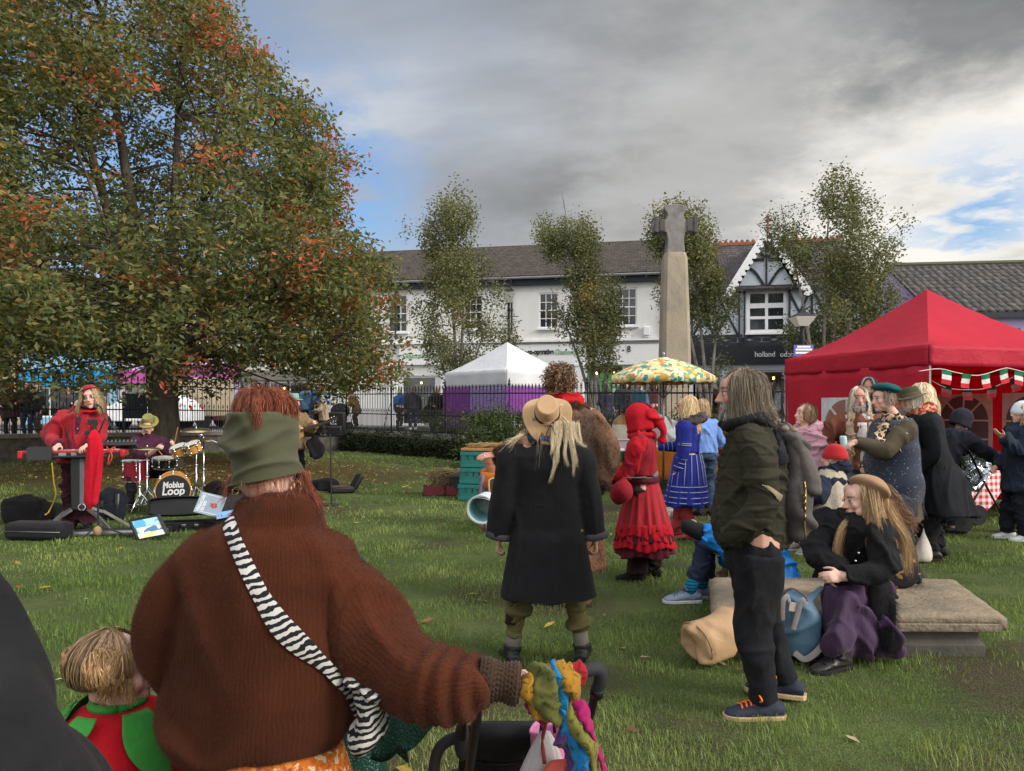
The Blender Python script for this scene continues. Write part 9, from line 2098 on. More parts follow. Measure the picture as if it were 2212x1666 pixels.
def guitarist():
 Y=12.2;s=Person('guitarist in a tan jacket and pale teal hat',634,Y,1.72,-120,vox=.011,hands=[(0,0,0),(0,0,0)],head=(0,6,0))
 s.el[0],s.wr[0]=ik(s.sh[0],s.px(679,916,Y-.2),.30,.27,V((-.3,.2,-1)));s.el[1],s.wr[1]=ik(s.sh[1],s.px(640,930,Y-.25),.30,.27,V((.5,-.2,-1)))
 s.body(SK_PALE,curl=(1.0,.8));s.garment('jacket',C7('tan_corduroy',(.20,.13,.07),(.15,.10,.05)),s.hip.z-.08,.035,.056,.046,fold=.012,seed=3);s.trousers(C7('black_trousers',0));s.shoes(BOOT);s.hair((.1,.06,.03),(.3,.2,.1),.14,300,.01,front=55)
 s.brimhat(S7('teal_felt_hat',(.20,.36,.31),col2=(.16,.3,.26),rough=.9,bs=160,bump=.2),S7('teal_band',(.1,.2,.18)),.090,.11,.06,(0,-.02,.05),(6,0),.02,topin=.01)
 g_=E7('guitar',P(640,935,Y-.28),0,'acoustic guitar held by the musician in the teal hat','guitar');q=V(g_.location);a,b=P(628,942,Y-.28)-q,P(742,902,Y-.34)-q;d=(b-a).normalized();u=V((0,1,0));w_=d.cross(u).normalized()
 m=MB();o=[]
 prof=[(0,.0),(.03,.13),(.10,.175),(.17,.16),(.24,.115),(.31,.12),(.38,.13),(.43,.10),(.46,.0)]
 pts=[(x-.34,y)for x,y in prof]+[(x-.34,-y)for x,y in reversed(prof[1:-1])];M_=Matrix((d,u,w_)).transposed();m.prism(pts,.09,M_,-u*.045);B7(m,'body',S7('spruce',(.42,.24,.10),rough=.3,bump=0),g_,40,.008)
 m=MB();m.bar(d*.10-u*.05,d*.58-u*.05,.03,.045);m.bar(d*.58-u*.05,d*.74-u*.05,.02,.06);B7(m,'neck',S7('dark_neck',(.05,.03,.02),rough=.4),g_,30)
 m=MB();[m.ell(d*(.61+.045*i)-u*.05+w_*sg*.04,.012,None,6,5)for i in range(3)for sg in(-1,1)];B7(m,'tuning_pegs',CHR,g_,True)
 ct=E7('jacket',P(680,960,Y-.1),0,'dark jacket hanging below the hand of the guitarist','jacket');m=MB();m.tube([V((0,0,.17)),V((.0,0,0)),V((.02,0,-.22))],[(.05,.05),(.13,.07),(.12,.06)],18,smooth=10);co,no,fc=R7(m,.014,2);co=F7(co,no,.02,(16,16,5),2);T7('cloth',co,fc,C7('black_shawl',0),ct,True)
 st=E7('microphone_stand',V(((716-CX)*11.4/F,11.4,gz(-2.85,11.4))),0,'slim dark microphone stand beside the guitarist','stand');m=MB();m.cyl(V((0,0,.02)),V((-.02,0,1.12)),.012,None,8);B7(m,'pole',BLK,st,40);m=MB();m.lathe([(.14,0),(.14,.02),(.03,.03)],(0,0,0),18);B7(m,'base',BLK,st,40)
guitarist()
def cases():
 def bag(name,label,x,y,Y,size,rot,col_,cat='bag',seed=1,straps=True,shape=1.0):
  X=(x-CX)*Y/F;b=V((X,Y,gz(X,Y)));root=E7(name,b,R(rot),label,cat);w_,d,h=size;m=MB();rr=[]
  for z,k in((0,.9),(h*.15,1),(h*.6,1*shape),(h*.88,.88*shape),(h,.5*shape)):rr.append([V((w_/2*k*math.copysign(abs(math.cos(a))**.6,math.cos(a)),d/2*k*math.copysign(abs(math.sin(a))**.6,math.sin(a)),z))for a in[2*math.pi*j/32 for j in range(32)]])
  m.rings(rr);co,no,fc=R7(m,.014,3);co=F7(co,no,.014,(9,9,10),seed);co[:,2]=np.maximum(co[:,2],.0);T7('body',co,fc,C7('bag_%d'%int(col_[0]*2000+seed),col_,sheen=.1),root,True)
  if straps:
   for sg in(-1,1):m=MB();m.tube([V((sg*w_*.25,-d*.42,h*.85)),V((sg*w_*.28,-d*.62,h*.5)),V((sg*w_*.25,-d*.50,h*.12))],[(.025,.006)]*3,6,smooth=8);B7(m,'strap',BLK,root,40)
   m=MB();m.box((0,-d*.5,h*.35),(w_*.6,.05,h*.42));B7(m,'pocket',C7('pocket_%d'%seed,tuple(c*1.15 for c in col_)),root,30,.02)
 bag('rucksack','navy black rucksack on the grass between the keyboard and the drums',244,1092,9.9,(.34,.22,.42),10,(.014,.016,.024));bag('gig_bag','big floppy black gig bag on the grass left of the keyboard',56,1105,9.6,(.52,.34,.34),14,(.015,.015,.016),seed=3,straps=False);bag('gig_bag','black soft case standing behind the guitar case and the head wrap',478,1055,11.0,(.50,.25,.40),-10,(.008,.008,.009),seed=4,straps=False)
 bag('gig_bag','limp black bag lying on the lawn beyond the brown jumper',700,1058,13.2,(.62,.36,.20),12,(.010,.010,.012),seed=5,straps=False,shape=.9);bag('carrying_case','small black bag behind the plum trousers of the keyboard player',112,1090,9.9,(.30,.2,.22),0,(.012,.012,.013),seed=7,straps=False)
 b=P(85,1170,8.5);b.z=gz(b.x,b.y);root=E7('instrument_case',b,R(-6),'long black padded case lying in front of the keyboard legs','case');m=MB();m.box((0,0,.11),(.72,.26,.20));o=B7(m,'case',C7('padded_case',(.017,.017,.020)),root,40,.05);m=MB();m.tube([V((-.36,-.131,.11)),V((.36,-.131,.11))],.005,6);B7(m,'zip',metal('zip_grey',(.3,.3,.3)),root,True)
 b=P(225,1165,8.6);b.z=gz(b.x,b.y);root=E7('folded_stand',b,R(4),'folded aluminium stand lying flat on the grass before the microphone stand','stand')
 for dy,z in((0,.05),(.10,.06)):m=MB();m.tube([V((-.36,dy,z)),V((.72,dy+.05,z+.02))],[(.025,.03)]*2,8);B7(m,'bar',metal('dull_aluminium',(.42,.42,.43),.45)if not dy else BLK,root,40)
 Yp=8.55;c0=[P(281,1125,Yp+.10),P(300,1167,Yp-.06),P(362,1155,Yp-.06),P(336,1118,Yp+.12)];b=V((c0[1].x,Yp,gz(c0[1].x,Yp)));root=E7('framed_poster',b,0,'black framed colourful poster propped on the grass','poster');e1=(c0[2]-c0[1]);e2=(c0[0]-c0[1]);n=e1.cross(e2).normalized();n=n if n.y<0 else-n
 pt=lambda u,v,k=0.0:c0[1]-b+e1*u+e2*v+n*k
 m=MB();[m.bar(pt(*p),pt(*q),.035,.03)for p,q in(((0,0),(1,0)),((1,0),(1,1)),((1,1),(0,1)),((0,1),(0,0)))];B7(m,'frame',BLK,root,30)
 def flat(name,u0,u1,v0,v1,k,mat,par):m=MB();q=[pt(u0,v0,k),pt(u1,v0,k),pt(u1,v1,k),pt(u0,v1,k)];q+=[p+n*.003 for p in q];m.add(q,[(3,2,1,0),(4,5,6,7),(0,1,5,4),(1,2,6,5),(2,3,7,6),(3,0,4,7)]);return B7(m,name,mat,par,False)
 flat('print',.03,.97,.03,.97,.0,patches('poster_print',[rgb(90,170,205),rgb(205,200,150),rgb(190,120,110),rgb(120,160,110),rgb(215,205,190),rgb(80,120,160)],9,rough=.3,dist=1.4),root)
 flat('print_sky',.05,.95,.58,.95,.004,patches('poster_sky',[rgb(90,165,210),rgb(120,185,215),rgb(160,205,220)],6,rough=.3),root);flat('print_sand',.05,.95,.04,.28,.004,patches('poster_sand',[rgb(210,205,150),rgb(225,220,190),rgb(190,200,130)],8,rough=.3),root)
 b=P(420,1130,9.2);b.z=gz(b.x,b.y);root=E7('guitar_case',b,R(14),'open black guitar case lying on the grass, lid leaning back','case');hard=S7('black_vinyl',(.012,.012,.013),rough=.5,bs=120,bump=.3);plush=C7('black_plush',(.007,.007,.008),sheen=.4)
 out=[(-.62,.0),(-.60,.10),(-.30,.13),(.02,.12),(.16,.10),(.26,.17),(.42,.21),(.56,.18),(.62,.0)];pts=[(x,y)for x,y in out]+[(x,-y)for x,y in reversed(out[1:-1])]
 sm=[tuple(p)[:2]for p in catmull([V((x,y,0))for x,y in pts+[pts[0]]],60)[0][:-1]];n=len(sm)
 m=MB();m.rings([[V((x*.98,y*.97,.0))for x,y in sm],[V((x,y,.012))for x,y in sm],[V((x,y,.11))for x,y in sm],[V((x*.965,y*.93,.115))for x,y in sm],[V((x*.955,y*.92,.03))for x,y in sm]]);B7(m,'tray',hard,root,40)
 m=MB();Ml=Matrix.Rotation(R(62),4,'X');hin=V((0,.20,.11));m.rings([[hin+Ml.to_3x3()@V((x*k,(y+.20)*1.0*kk,z))for x,y in sm]for k,kk,z in((.98,.98,-.07),(1,1,-.06),(1,1,.0),(.965,.96,.002),(.955,.95,-.05))]);B7(m,'lid',hard,root,40)
 m=MB();m.tube([V((x*.9,y*.84,.105))for x,y in sm]+[V((sm[0][0]*.9,sm[0][1]*.84,.105))],.018,8);B7(m,'padding',plush,root,True)
 for x in(-.1,.05,.3):m=MB();m.box((x,-.155,.085),(.05,.02,.03));B7(m,'catch',CHR,root,30,.003)
 pl=E7('placard',P(450,1092,9.1),0,'pale blue grey placard with white lettering and a red emblem leaning in the guitar case','placard');q=V(pl.location);C4=[P(x,y,Yy)-q for x,y,Yy in((417,1106,8.98),(436,1062,9.22),(491,1081,9.24),(473,1119,9.02))]
 e1=C4[3]-C4[0];e2=C4[1]-C4[0];n3=e1.cross(e2).normalized();n3=n3 if n3.y<0 else-n3;o=C4[0]
 def fl(name,u0,u1,v0,v1,k,mat,par):m=MB();qq=[o+e1*u+e2*v+n3*k for u,v in((u0,v0),(u1,v0),(u1,v1),(u0,v1))];qq+=[p+n3*.004 for p in qq];m.add(qq,[(3,2,1,0),(4,5,6,7),(0,1,5,4),(1,2,6,5),(2,3,7,6),(3,0,4,7)]);return B7(m,name,mat,par,False)
 bd=fl('board',0,1,0,1,0,S7('blue_grey_card',(.20,.25,.30),col2=(.16,.2,.25),rough=.5,bump=0),pl);fl('white_rule',.02,.98,.90,.915,.006,WPAINT,bd);fl('white_rule',.02,.98,.07,.085,.006,WPAINT,bd)
 for s_,u0,wd in(('Mobius Loop',.20,.72),('the band',.34,.45)):
  cu=bpy.data.curves.new('t','FONT');cu.body=s_;cu.size=.07;cu.extrude=.001;cu.materials.append(WPAINT);t=bpy.data.objects.new('t',cu);COL.objects.link(t);bpy.context.view_layer.update();tw=t.dimensions.x;me=bpy.data.meshes.new_from_object(t.evaluated_get(bpy.context.evaluated_depsgraph_get()));bpy.data.objects.remove(t);t=link('lettering',me,bd)
  xa=e2.normalized();ya=n3.cross(xa).normalized();t.matrix_local=Matrix.Translation(o+e1*u0+e2*.13+n3*.008)@Matrix((xa,ya,n3)).transposed().to_4x4()@Matrix.Diagonal((e2.length*wd/tw,1,1,1))
 m=MB();r_=random.Random(4);cc=o+e1*.66+e2*.48+n3*.006
 for i in range(14):a=i*2*math.pi/14;dd=(e1.normalized()*math.cos(a)+e2.normalized()*math.sin(a));m.bar(cc+dd*.01,cc+dd*r_.uniform(.035,.06),.012,.004)
 B7(m,'red_emblem',S7('emblem_red',(.42,.07,.05),bump=0),bd,30)
 cd=E7('card',P(488,1112,8.95),0,'blue card printed with two pink and white figures lying on the guitar case','card');m=MB();q=V(cd.location);qq=[P(x,y,Yy)-q for x,y,Yy in((468,1122,8.9),(468,1108,8.98),(512,1100,9.02),(514,1113,8.94))];m.add(qq+[p+V((0,-.004,.001))for p in qq],[(0,1,2,3),(7,6,5,4),(0,4,5,1),(1,5,6,2),(2,6,7,3),(3,7,4,0)]);cb=B7(m,'sheet',S7('sky_card',(.18,.36,.62),bump=0,rough=.4),cd,False)
 m=MB();[m.box((x,-.02,z),(.05,.004,.035))for x,z in((-.06,-.015),(.06,.005))];B7(m,'pink_figures',patches('pink_figures',[(.6,.12,.25),(.65,.6,.6),(.3,.1,.3)],60),cb,30)
 b=P(738,1068,12.9);b.z=gz(b.x,b.y);root=E7('instrument_case',b,R(25),'small open black case with its lid upright on the lawn','case');m=MB();m.box((0,0,.06),(.42,.30,.11));B7(m,'tray',hard,root,30,.03);m=MB();m.box((.27,.0,.19),(.10,.30,.30),Matrix.Rotation(R(30),3,'Y'));B7(m,'lid',hard,root,30,.04);m=MB();m.box((-.02,0,.118),(.34,.22,.01));B7(m,'lining',S7('brown_lining',(.10,.06,.04)),root,30)
cases()
TERRA=S7('terracotta_pot',(.36,.155,.085),col2=(.28,.12,.07),cs=7,bs=60,bump=.15,fine=.08)
def pot(x,y,Y,r,h,label,name='flower_pot',mat=None,stack=1,z=None):
 p=P(x,y,Y);p.z=p.z if z is None else z;root=E7(name,p,0,label,'pot','terracotta pots on the stall');m=MB()
 for k in range(stack):o=k*h*.22;m.lathe([(r*.68,o),(r*.9,h*.74+o),(r*1.02,h*.75+o),(r*1.04,h+o),(r*.93,h+o),(r*.85,h*.3+o)],(0,0,0),22)
 B7(m,'pot',mat or TERRA,root,35)
def stall():
 gp=plastic('green_crate',(.012,.15,.135),.5,col2=(.010,.11,.10));dk=S7('crate_slot',(.006,.02,.02),bump=0)
 Yc=12.3;K=1.67;o=P(1036,1062,Yc);zg=gz(o.x,o.y);ang=R(-14)
 names=['bottom teal plastic crate of the stack, standing on the grass','middle teal plastic crate of the stack beside the terracotta pots','topmost teal plastic crate of the stack, under the wooden tray']
 for k in range(3):
  r=E7('crate',V((o.x+.02*k,o.y,zg+.275*k)),ang,names[k],'crate','teal crates at the stall');m=MB();W_,D_,H_=.60,.5,.27;m.box((0,0,.01),(W_-.03,D_-.03,.02))
  for sx in(-1,1):m.box((sx*(W_/2-.008),0,H_/2),(.016,D_,H_-.004));m.box((0,sx*(D_/2-.008),H_/2),(W_-.034,.016,H_-.004))
  m.box((0,-D_/2-.004,H_-.035),(W_+.012,.012,.06));m.box((0,-D_/2-.004,.035),(W_+.006,.010,.05));[m.box((x,-D_/2-.003,.15),(.014,.010,.2))for x in(-.26,.26)];B7(m,'body',gp,r,30,.003)
  for x,sk in((-.15,-.03),(-.05,0),(.05,0),(.15,.03)):m=MB();m.bar(V((x,-D_/2-.0075,.14)),V((x+sk,-D_/2-.0075,.215)),.018,.004);B7(m,'slot',dk,r,30)
 tr=E7('tray',V((o.x+.14,o.y,zg+.835)),ang,'shallow wooden tray of dried stalks on top of the teal crates','tray');m=MB();m.box((0,0,.02),(.80,.52,.04));B7(m,'board',S7('orange_board',(.42,.19,.08),bs=40),tr,30,.004)
 r_=random.Random(2);m=MB();[m.tube([V((r_.uniform(-.35,.35),r_.uniform(-.2,.2),.05)),V((r_.uniform(-.35,.35),r_.uniform(-.2,.2),.08+.05*r_.random())),V((r_.uniform(-.4,.4),r_.uniform(-.2,.2),.05))],.006,4,smooth=6)for _ in range(40)];B7(m,'stalks',S7('straw',(.34,.22,.09)),tr,True)['kind']='stuff'
 Yt=9.0;a=P(1046,1022,Yt);zt=a.z;x1=P(1330,0,Yt).x;tb=E7('table',V((a.x,Yt,gz(a.x,Yt))),0,'small wooden table with the terracotta pots behind the black coat','table');zz=zt-tb.location.z
 m=MB();m.box(((x1-a.x)*.28,.35,zz-.02),((x1-a.x)*.5,.7,.035));B7(m,'table_top',S7('table_ply',0),tb,30)
 for x in(.05,(x1-a.x)*.5):
  for y in(.05,.65):m=MB();m.box((x,y,(zz-.04)/2),(.045,.045,zz-.04));B7(m,'leg',S7('table_ply',0),tb,30)
 cl=E7('tablecloth',V((a.x,Yt,zt)),0,'rust orange cloth on the pot table with a mauve strip hanging at its corner','tablecloth');oc=S7('rust_cloth',(.36,.105,.018),col2=(.28,.075,.014),bs=200,bump=.3,b2=.4,b2s=14)
 L=(x1-a.x)*.56;m=MB();m.sheet(lambda u,v:V((-.05+(L+.05)*u-.05*max(0,.12-u)*0,-.03-.02*math.sin(u*9)if v<.3 else-.03+.72*(v-.3)/.7,(-.17-.06*math.sin(u*7))*(1-v/.3)+.005 if v<.3 else .006)),30,20,.006);B7(m,'cloth',oc,cl,True)
 m=MB();m.sheet(lambda u,v:V((-.055-.015*math.sin(v*5)+.07*u,-.05+.02*math.sin(u*8+v*4),-.02-.66*v)),8,14,.005);B7(m,'mauve_strip',C7('mauve_strip',(.19,.15,.19)),cl,True);m=MB();m.sheet(lambda u,v:V((-.02+.05*u,-.058,-.33-.38*v)),6,10,.004);B7(m,'rust_strip',C7('rust_strip',(.18,.06,.035)),cl,True)
 pot(1061,1023,Yt+.10,.083,.14,'pair of small nested terracotta pots at the left end of the table',stack=2,z=zt+.012);pot(1098,1023,Yt+.14,.14,.23,'larger terracotta pot beside the nested small pots',z=zt+.012);pot(1082,1010,Yt+.45,.105,.27,'tall terracotta pot at the back of the table',z=zt+.012)
 e=E7('chalkboard',P(1098,1100,Yt-.12),0,'small chalkboard in a pale wooden frame below the pot table','chalkboard');q=V(e.location);m=MB();Z=lambda x,y:P(x,y,Yt-.10)-q
 m.tube([Z(1060,1100),Z(1056,1048),Z(1056,1038),Z(1062,1034),Z(1072,1033),Z(1150,1031)],.011,8);B7(m,'frame',S7('cane',(.52,.36,.17)),e,True);m=MB();c1,c2,c3,c4_=Z(1060,1100),Z(1060,1036),Z(1150,1034),Z(1150,1100);dz=V((0,.02,0));m.add([c1,c2,c3,c4_,c1+dz,c2+dz,c3+dz,c4_+dz],[(0,1,2,3),(7,6,5,4),(0,4,5,1),(1,5,6,2),(2,6,7,3),(3,7,4,0)]);bd=B7(m,'board',S7('slate_board',(.030,.030,.032),col2=(.05,.045,.04),cs=4,bump=.1),e,False)
 m=MB();m.bar(Z(1062,1082)-dz*.1,Z(1084,1050)-dz*.1,.006,.003);m.bar(Z(1074,1092)-dz*.1,Z(1092,1052)-dz*.1,.006,.003);B7(m,'chalk_marks',S7('chalk',(.4,.4,.4)),bd,30)
 b=P(1040,1100,8.25);KB=1.36;bk=E7('bucket',b,0,'white and pale blue bucket tipped on its side with its mouth towards the camera','bucket');M_=Matrix.Rotation(R(98),3,'X')@Matrix.Rotation(R(0),3,'Z');M_=Matrix.Rotation(R(-12),3,'Z')@M_
 m=MB();m.lathe([(r*KB,z*KB)for r,z in[(.098,-.20),(.118,.0),(.125,.005),(.125,.018),(.113,.018),(.108,.0),(.088,-.185),(.002,-.185)]],(0,0,0),40,M_);B7(m,'outer',plastic('bucket_white',(.58,.60,.60),.45,col2=(.42,.45,.46),cs=12),bk,40);m=MB();m.lathe([(r*KB,z*KB)for r,z in[(.110,.006),(.106,-.004),(.0865,-.178),(.0855,-.180)]],(0,0,0),40,M_,False);ii=B7(m,'inside',plastic('bucket_blue',(.16,.33,.36),.5,col2=(.10,.23,.26),cs=9),bk,40)
 m=MB();m.lathe([(r*KB,z*KB)for r,z in[(.087,-.181),(.06,-.180),(.001,-.180)]],(0,0,0),30,M_,False);B7(m,'bottom',S7('bucket_dirt',(.30,.44,.44),col2=(.22,.17,.12),cs=16,ct=.3),bk,40);m=MB();m.tube([M_@V((.2*math.cos(t),.16*math.sin(t),.05+.05*math.sin(t)))for t in[i*math.pi/12 for i in range(13)]],.003,5);B7(m,'handle',CHR,bk,True)
 r=E7('plant_tray',P(960,1068,12.9)*1.0,R(8),'dark red plastic tray with a bundle of dry twigs on the lawn','tray');r.location.z=gz(r.location.x,12.9);r.scale=(1.6,1.6,1.6)
 m=MB();
 for dx in(-.12,.12):[m.box((dx+x,y,.055),(.004 if abs(x)>.1 else .215,.20 if abs(x)>.1 else .004,.10))for x,y in((-.11,0),(.11,0),(0,-.10),(0,.10))];m.box((dx,0,.008),(.21,.19,.01))
 B7(m,'tray',plastic('oxblood_plastic',(.15,.018,.025),.45),r,30,.004);m=MB();[m.tube([V((-.16+r_.uniform(-.05,.2),r_.uniform(-.07,.07),.05)),V((r_.uniform(-.2,.12),r_.uniform(-.09,.09),.16+.12*r_.random())),V((r_.uniform(-.15,.18),r_.uniform(-.08,.08),.22+.06*r_.random())),V((r_.uniform(-.15,.15),r_.uniform(-.08,.08),.10))],.005,4,smooth=8)for _ in range(45)];B7(m,'twigs',S7('twig',(.13,.085,.045),col2=(.26,.18,.09)),r,True)['kind']='stuff'
 r=E7('planter_pot',P(992,1062,12.9),0,'dark grey square pot between the twig tray and the teal crates','pot');r.location.z=gz(r.location.x,12.9);r.scale=(1.6,1.6,1.6);m=MB();m.rings([[V((x*k,y*k,z))for x,y in((-1,-1),(1,-1),(1,1),(-1,1))]for k,z in((.075,0),(.10,.20),(.108,.20),(.108,.23),(.095,.23),(.085,.1))]);B7(m,'pot',plastic('grey_pot',(.03,.033,.04)),r,30,.004)
 m=MB();m.tube([V((.03,0,.16)),V((-.02,.0,.30))],[(.014,.01),(.02,.014)],8);B7(m,'trowel',plastic('red_handle',(.32,.05,.06)),r,True)
 Yb=13.6;za=P(1300,966,Yb).z;xa,xb=P(1272,0,Yb).x,P(1560,0,Yb).x;tb=E7('table',V((xa,Yb,gz(xa,Yb))),0,'long trestle table under the bright orange cloth at the back of the stall','table');h=za-tb.location.z;Lx=xb-xa
 m=MB();m.box((Lx/2,.4,h-.02),(Lx,.75,.03));B7(m,'table_top',S7('table_ply',0),tb,30)
 for x in(.30,Lx-.3):m=MB();m.bar(V((x-.12,.1,0)),V((x+.04,.3,h-.04)),.035,.035);m.bar(V((x+.16,.1,0)),V((x,.3,h-.04)),.035,.035);B7(m,'trestle',metal('trestle_grey',(.32,.32,.33),.5),tb,30)
 oc2=S7('orange_cloth',(.46,.135,.014),col2=(.36,.09,.012),cs=5,bs=160,bump=.3,b2=.4,b2s=9);cl=E7('tablecloth',V((xa,Yb,za)),0,'bright orange cloth hanging down the front of the long stall table','tablecloth');hh=za-P(0,1038,Yb).z
 m=MB();m.sheet(lambda u,v:V((Lx*1.02*u-.01,-.02-.025*math.sin(u*22)*max(0,1-v/.4)if v<.4 else-.02+.8*(v-.4)/.6,-hh*(1-v/.4)+.004 if v<.4 else .006)),60,14,.006);B7(m,'cloth',oc2,cl,True)
 def flagon(x,y0,y1,r,Y,lab):
  b=P(x,y1,Y);hh=P(x,y0,Y).z-b.z;root=E7('stoneware_flagon',b,0,lab,'flagon');m=MB();m.lathe([(r*.9,0),(r,.02),(r,hh*.62),(r*.96,hh*.64)],(0,0,0),26);B7(m,'body',S7('cream_glaze',(.52,.46,.36),rough=.35,bump=0),root,40);m=MB();m.lathe([(r*.965,hh*.635),(r*.88,hh*.74),(r*.5,hh*.88),(r*.22,hh*.93),(r*.22,hh*.97),(r*.28,hh),(r*.1,hh)],(0,0,0),26,None,False);B7(m,'shoulder',S7('tan_glaze',(.34,.17,.06),rough=.3,bump=0),root,40);m=MB();m.tube([V((r*.25,0,hh*.93)),V((r*.7,0,hh*.95)),V((r*.85,0,hh*.78))],.02,8,smooth=8);B7(m,'handle',S7('tan_glaze',0),root,True)
 flagon(1345,892,962,.20,Yb+.25,'large two tone stoneware flagon on the orange table left of the red hood');
 cp=plastic('clear_plastic',(.50,.52,.54),.25);
 for x,y0,y1,w_,lab in((1346,948,980,.46,'pale pink plastic box in front of the stoneware flagon'),):b=P(x,y1,Yb-.12);r=E7('plastic_box',b,0,lab,'box');hh=P(x,y0,Yb).z-b.z;m=MB();m.rings([[V((a*w_*k,c*.15*k,z))for a,c in((-.5,-1),(.5,-1),(.5,1),(-.5,1))]for k,z in((.82,0),(.95,hh*.9),(1.05,hh*.92),(1.05,hh),(.9,hh*.99),(.8,hh*.2))]);B7(m,'box',plastic('pink_clear',(.52,.40,.44),.3),r,30,.01)
 for x,y,sx,rot,lab in((1292,940,.42,30,'translucent plastic lid leaning on the orange table beside the fur coat'),(1312,950,.30,44,'smaller translucent plastic lid leaning beside the larger one'),(1425,920,.62,22,'big sheet of clear plastic film standing on the table behind the red hood'),(1448,925,.4,-25,'clear plastic bag on the table beside the blue dress')):r=E7('plastic_sheet',P(x,y+28,Yb+.2),0,lab,'plastic');m=MB();Mx=Matrix.Rotation(R(rot),3,'Y');m.sheet(lambda u,v:Mx@V(((u-.5)*sx,.05*math.sin(u*7+v*3)+.06*v,.44*v)),14,10,.006);B7(m,'sheet',cp,r,True)
 r=E7('bread',P(1300,966,Yb+.05),0,'yellow patterned packet at the left end of the orange table','packet');m=MB();m.ell((0,0,.04),(.12,.08,.05),None,14,9);B7(m,'packet',patches('yellow_packet',[(.5,.3,.03),(.42,.22,.03),(.1,.08,.05)],30),r,True)
 Ys=11.2;st=S7('tomb_stone',0);wd=brushed('weathered_planks',(.20,.165,.13),(.10,.085,.07),(3,3,40),ang=(0,math.pi/2,0))
 for y0,y1,lab,mat,k in((1060,1092,'lower rough stone block under the stall planks',st,0),(1032,1058,'grey weathered wooden beam stacked on the stone block',wd,1)):b=P(1560,y1,Ys);hh=P(0,y0,Ys).z-b.z;r=E7('stone_block' if not k else 'wooden_beam',b,R(4),lab,'block' if not k else 'beam');m=MB();m.box((0,.2,hh/2),(1.1,.45,hh));B7(m,'block' if not k else 'beam',mat,r,30,.02)
 b=P(1560,1094,Ys);r=E7('stone_block',V((b.x,Ys,gz(b.x,Ys))),R(-3),'mossy round edged boulder at the foot of the stall','block');hh=b.z-r.location.z+.02;m=MB();m.ell((0,.2,hh*.5),(.5,.26,max(.05,hh*.62)),None,22,12);co,no,fc=R7(m,.02,2);co=F7(co,no,.02,(6,6,6),3);T7('block',co,fc,S7('dark_tomb',0),r,True)
 zb=P(0,1032,Ys).z
 pot(1545,1032,Ys-.02,.122,.22,'square shouldered terracotta pot on the grey beam',z=zb);pot(1571,1032,Ys+.02,.10,.18,'short terracotta pot at the right end of the grey beam',z=zb)
 Yu=10.6;zs=P(0,985,Yu).z;sh=E7('table',V((P(1560,0,Yu).x,Yu,gz(2.9,Yu))),0,'small table with a yellow ochre cloth holding pots beside the light blue shirt','table');h=zs-sh.location.z;m=MB();m.box((0,.3,h-.02),(.75,.6,.03));B7(m,'table_top',S7('table_ply',0),sh,30);[B7(MB().box((x,y,(h-.04)/2),(.04,.04,h-.04)),'leg',S7('table_ply',0),sh,30)for x in(-.34,.34)for y in(.04,.56)]
 cl=E7('tablecloth',V((sh.location.x,Yu,zs)),0,'yellow ochre cloth hanging from the small table beside the light blue shirt','tablecloth');m=MB();m.sheet(lambda u,v:V((-.39+.78*u,-.02-.02*math.sin(u*14)if v<.4 else-.02+.65*(v-.4)/.6,-.28*(1-v/.4)if v<.4 else .004)),30,12,.005);B7(m,'cloth',S7('ochre_cloth',(.46,.20,.02),col2=(.38,.16,.02),bs=160,bump=.2),cl,True)
 for x,y,r0,h0,lab in((1545,985,.07,.06,'orange bowl in front of the copper vessels'),(1562,982,.10,.08,'wide rust bowl on the ochre cloth'),(1552,970,.05,.30,'tall copper vase among the pots'),(1572,968,.06,.34,'dark bronze figure shaped vase at the back of the pots'),(1585,972,.05,.24,'slim brown bottle at the right of the pots')):pot(x,y,Yu+.12,r0,h0,lab,'vase' if h0>.2 else 'bowl',S7('vase_%d'%x,(.42,.10,.02)if h0<.07 else(.16,.075,.04),rough=.5,bump=.1),z=zs+.012)
 for x,y,r0,h0,lab,c in((1438,1116,.10,.13,'white glazed bowl on the grass behind the blue dress',(.5,.48,.44)),(1455,1122,.085,.09,'pink rimmed white bowl on the grass',(.48,.38,.38)),(1470,1112,.08,.06,'rust saucer on the grass near the red leggings',(.32,.12,.08))):pot(x,y,10.3,r0,h0,lab,'bowl',S7('bowl_%d'%x,c,rough=.4),z=gz(2.1,10.3))
stall()
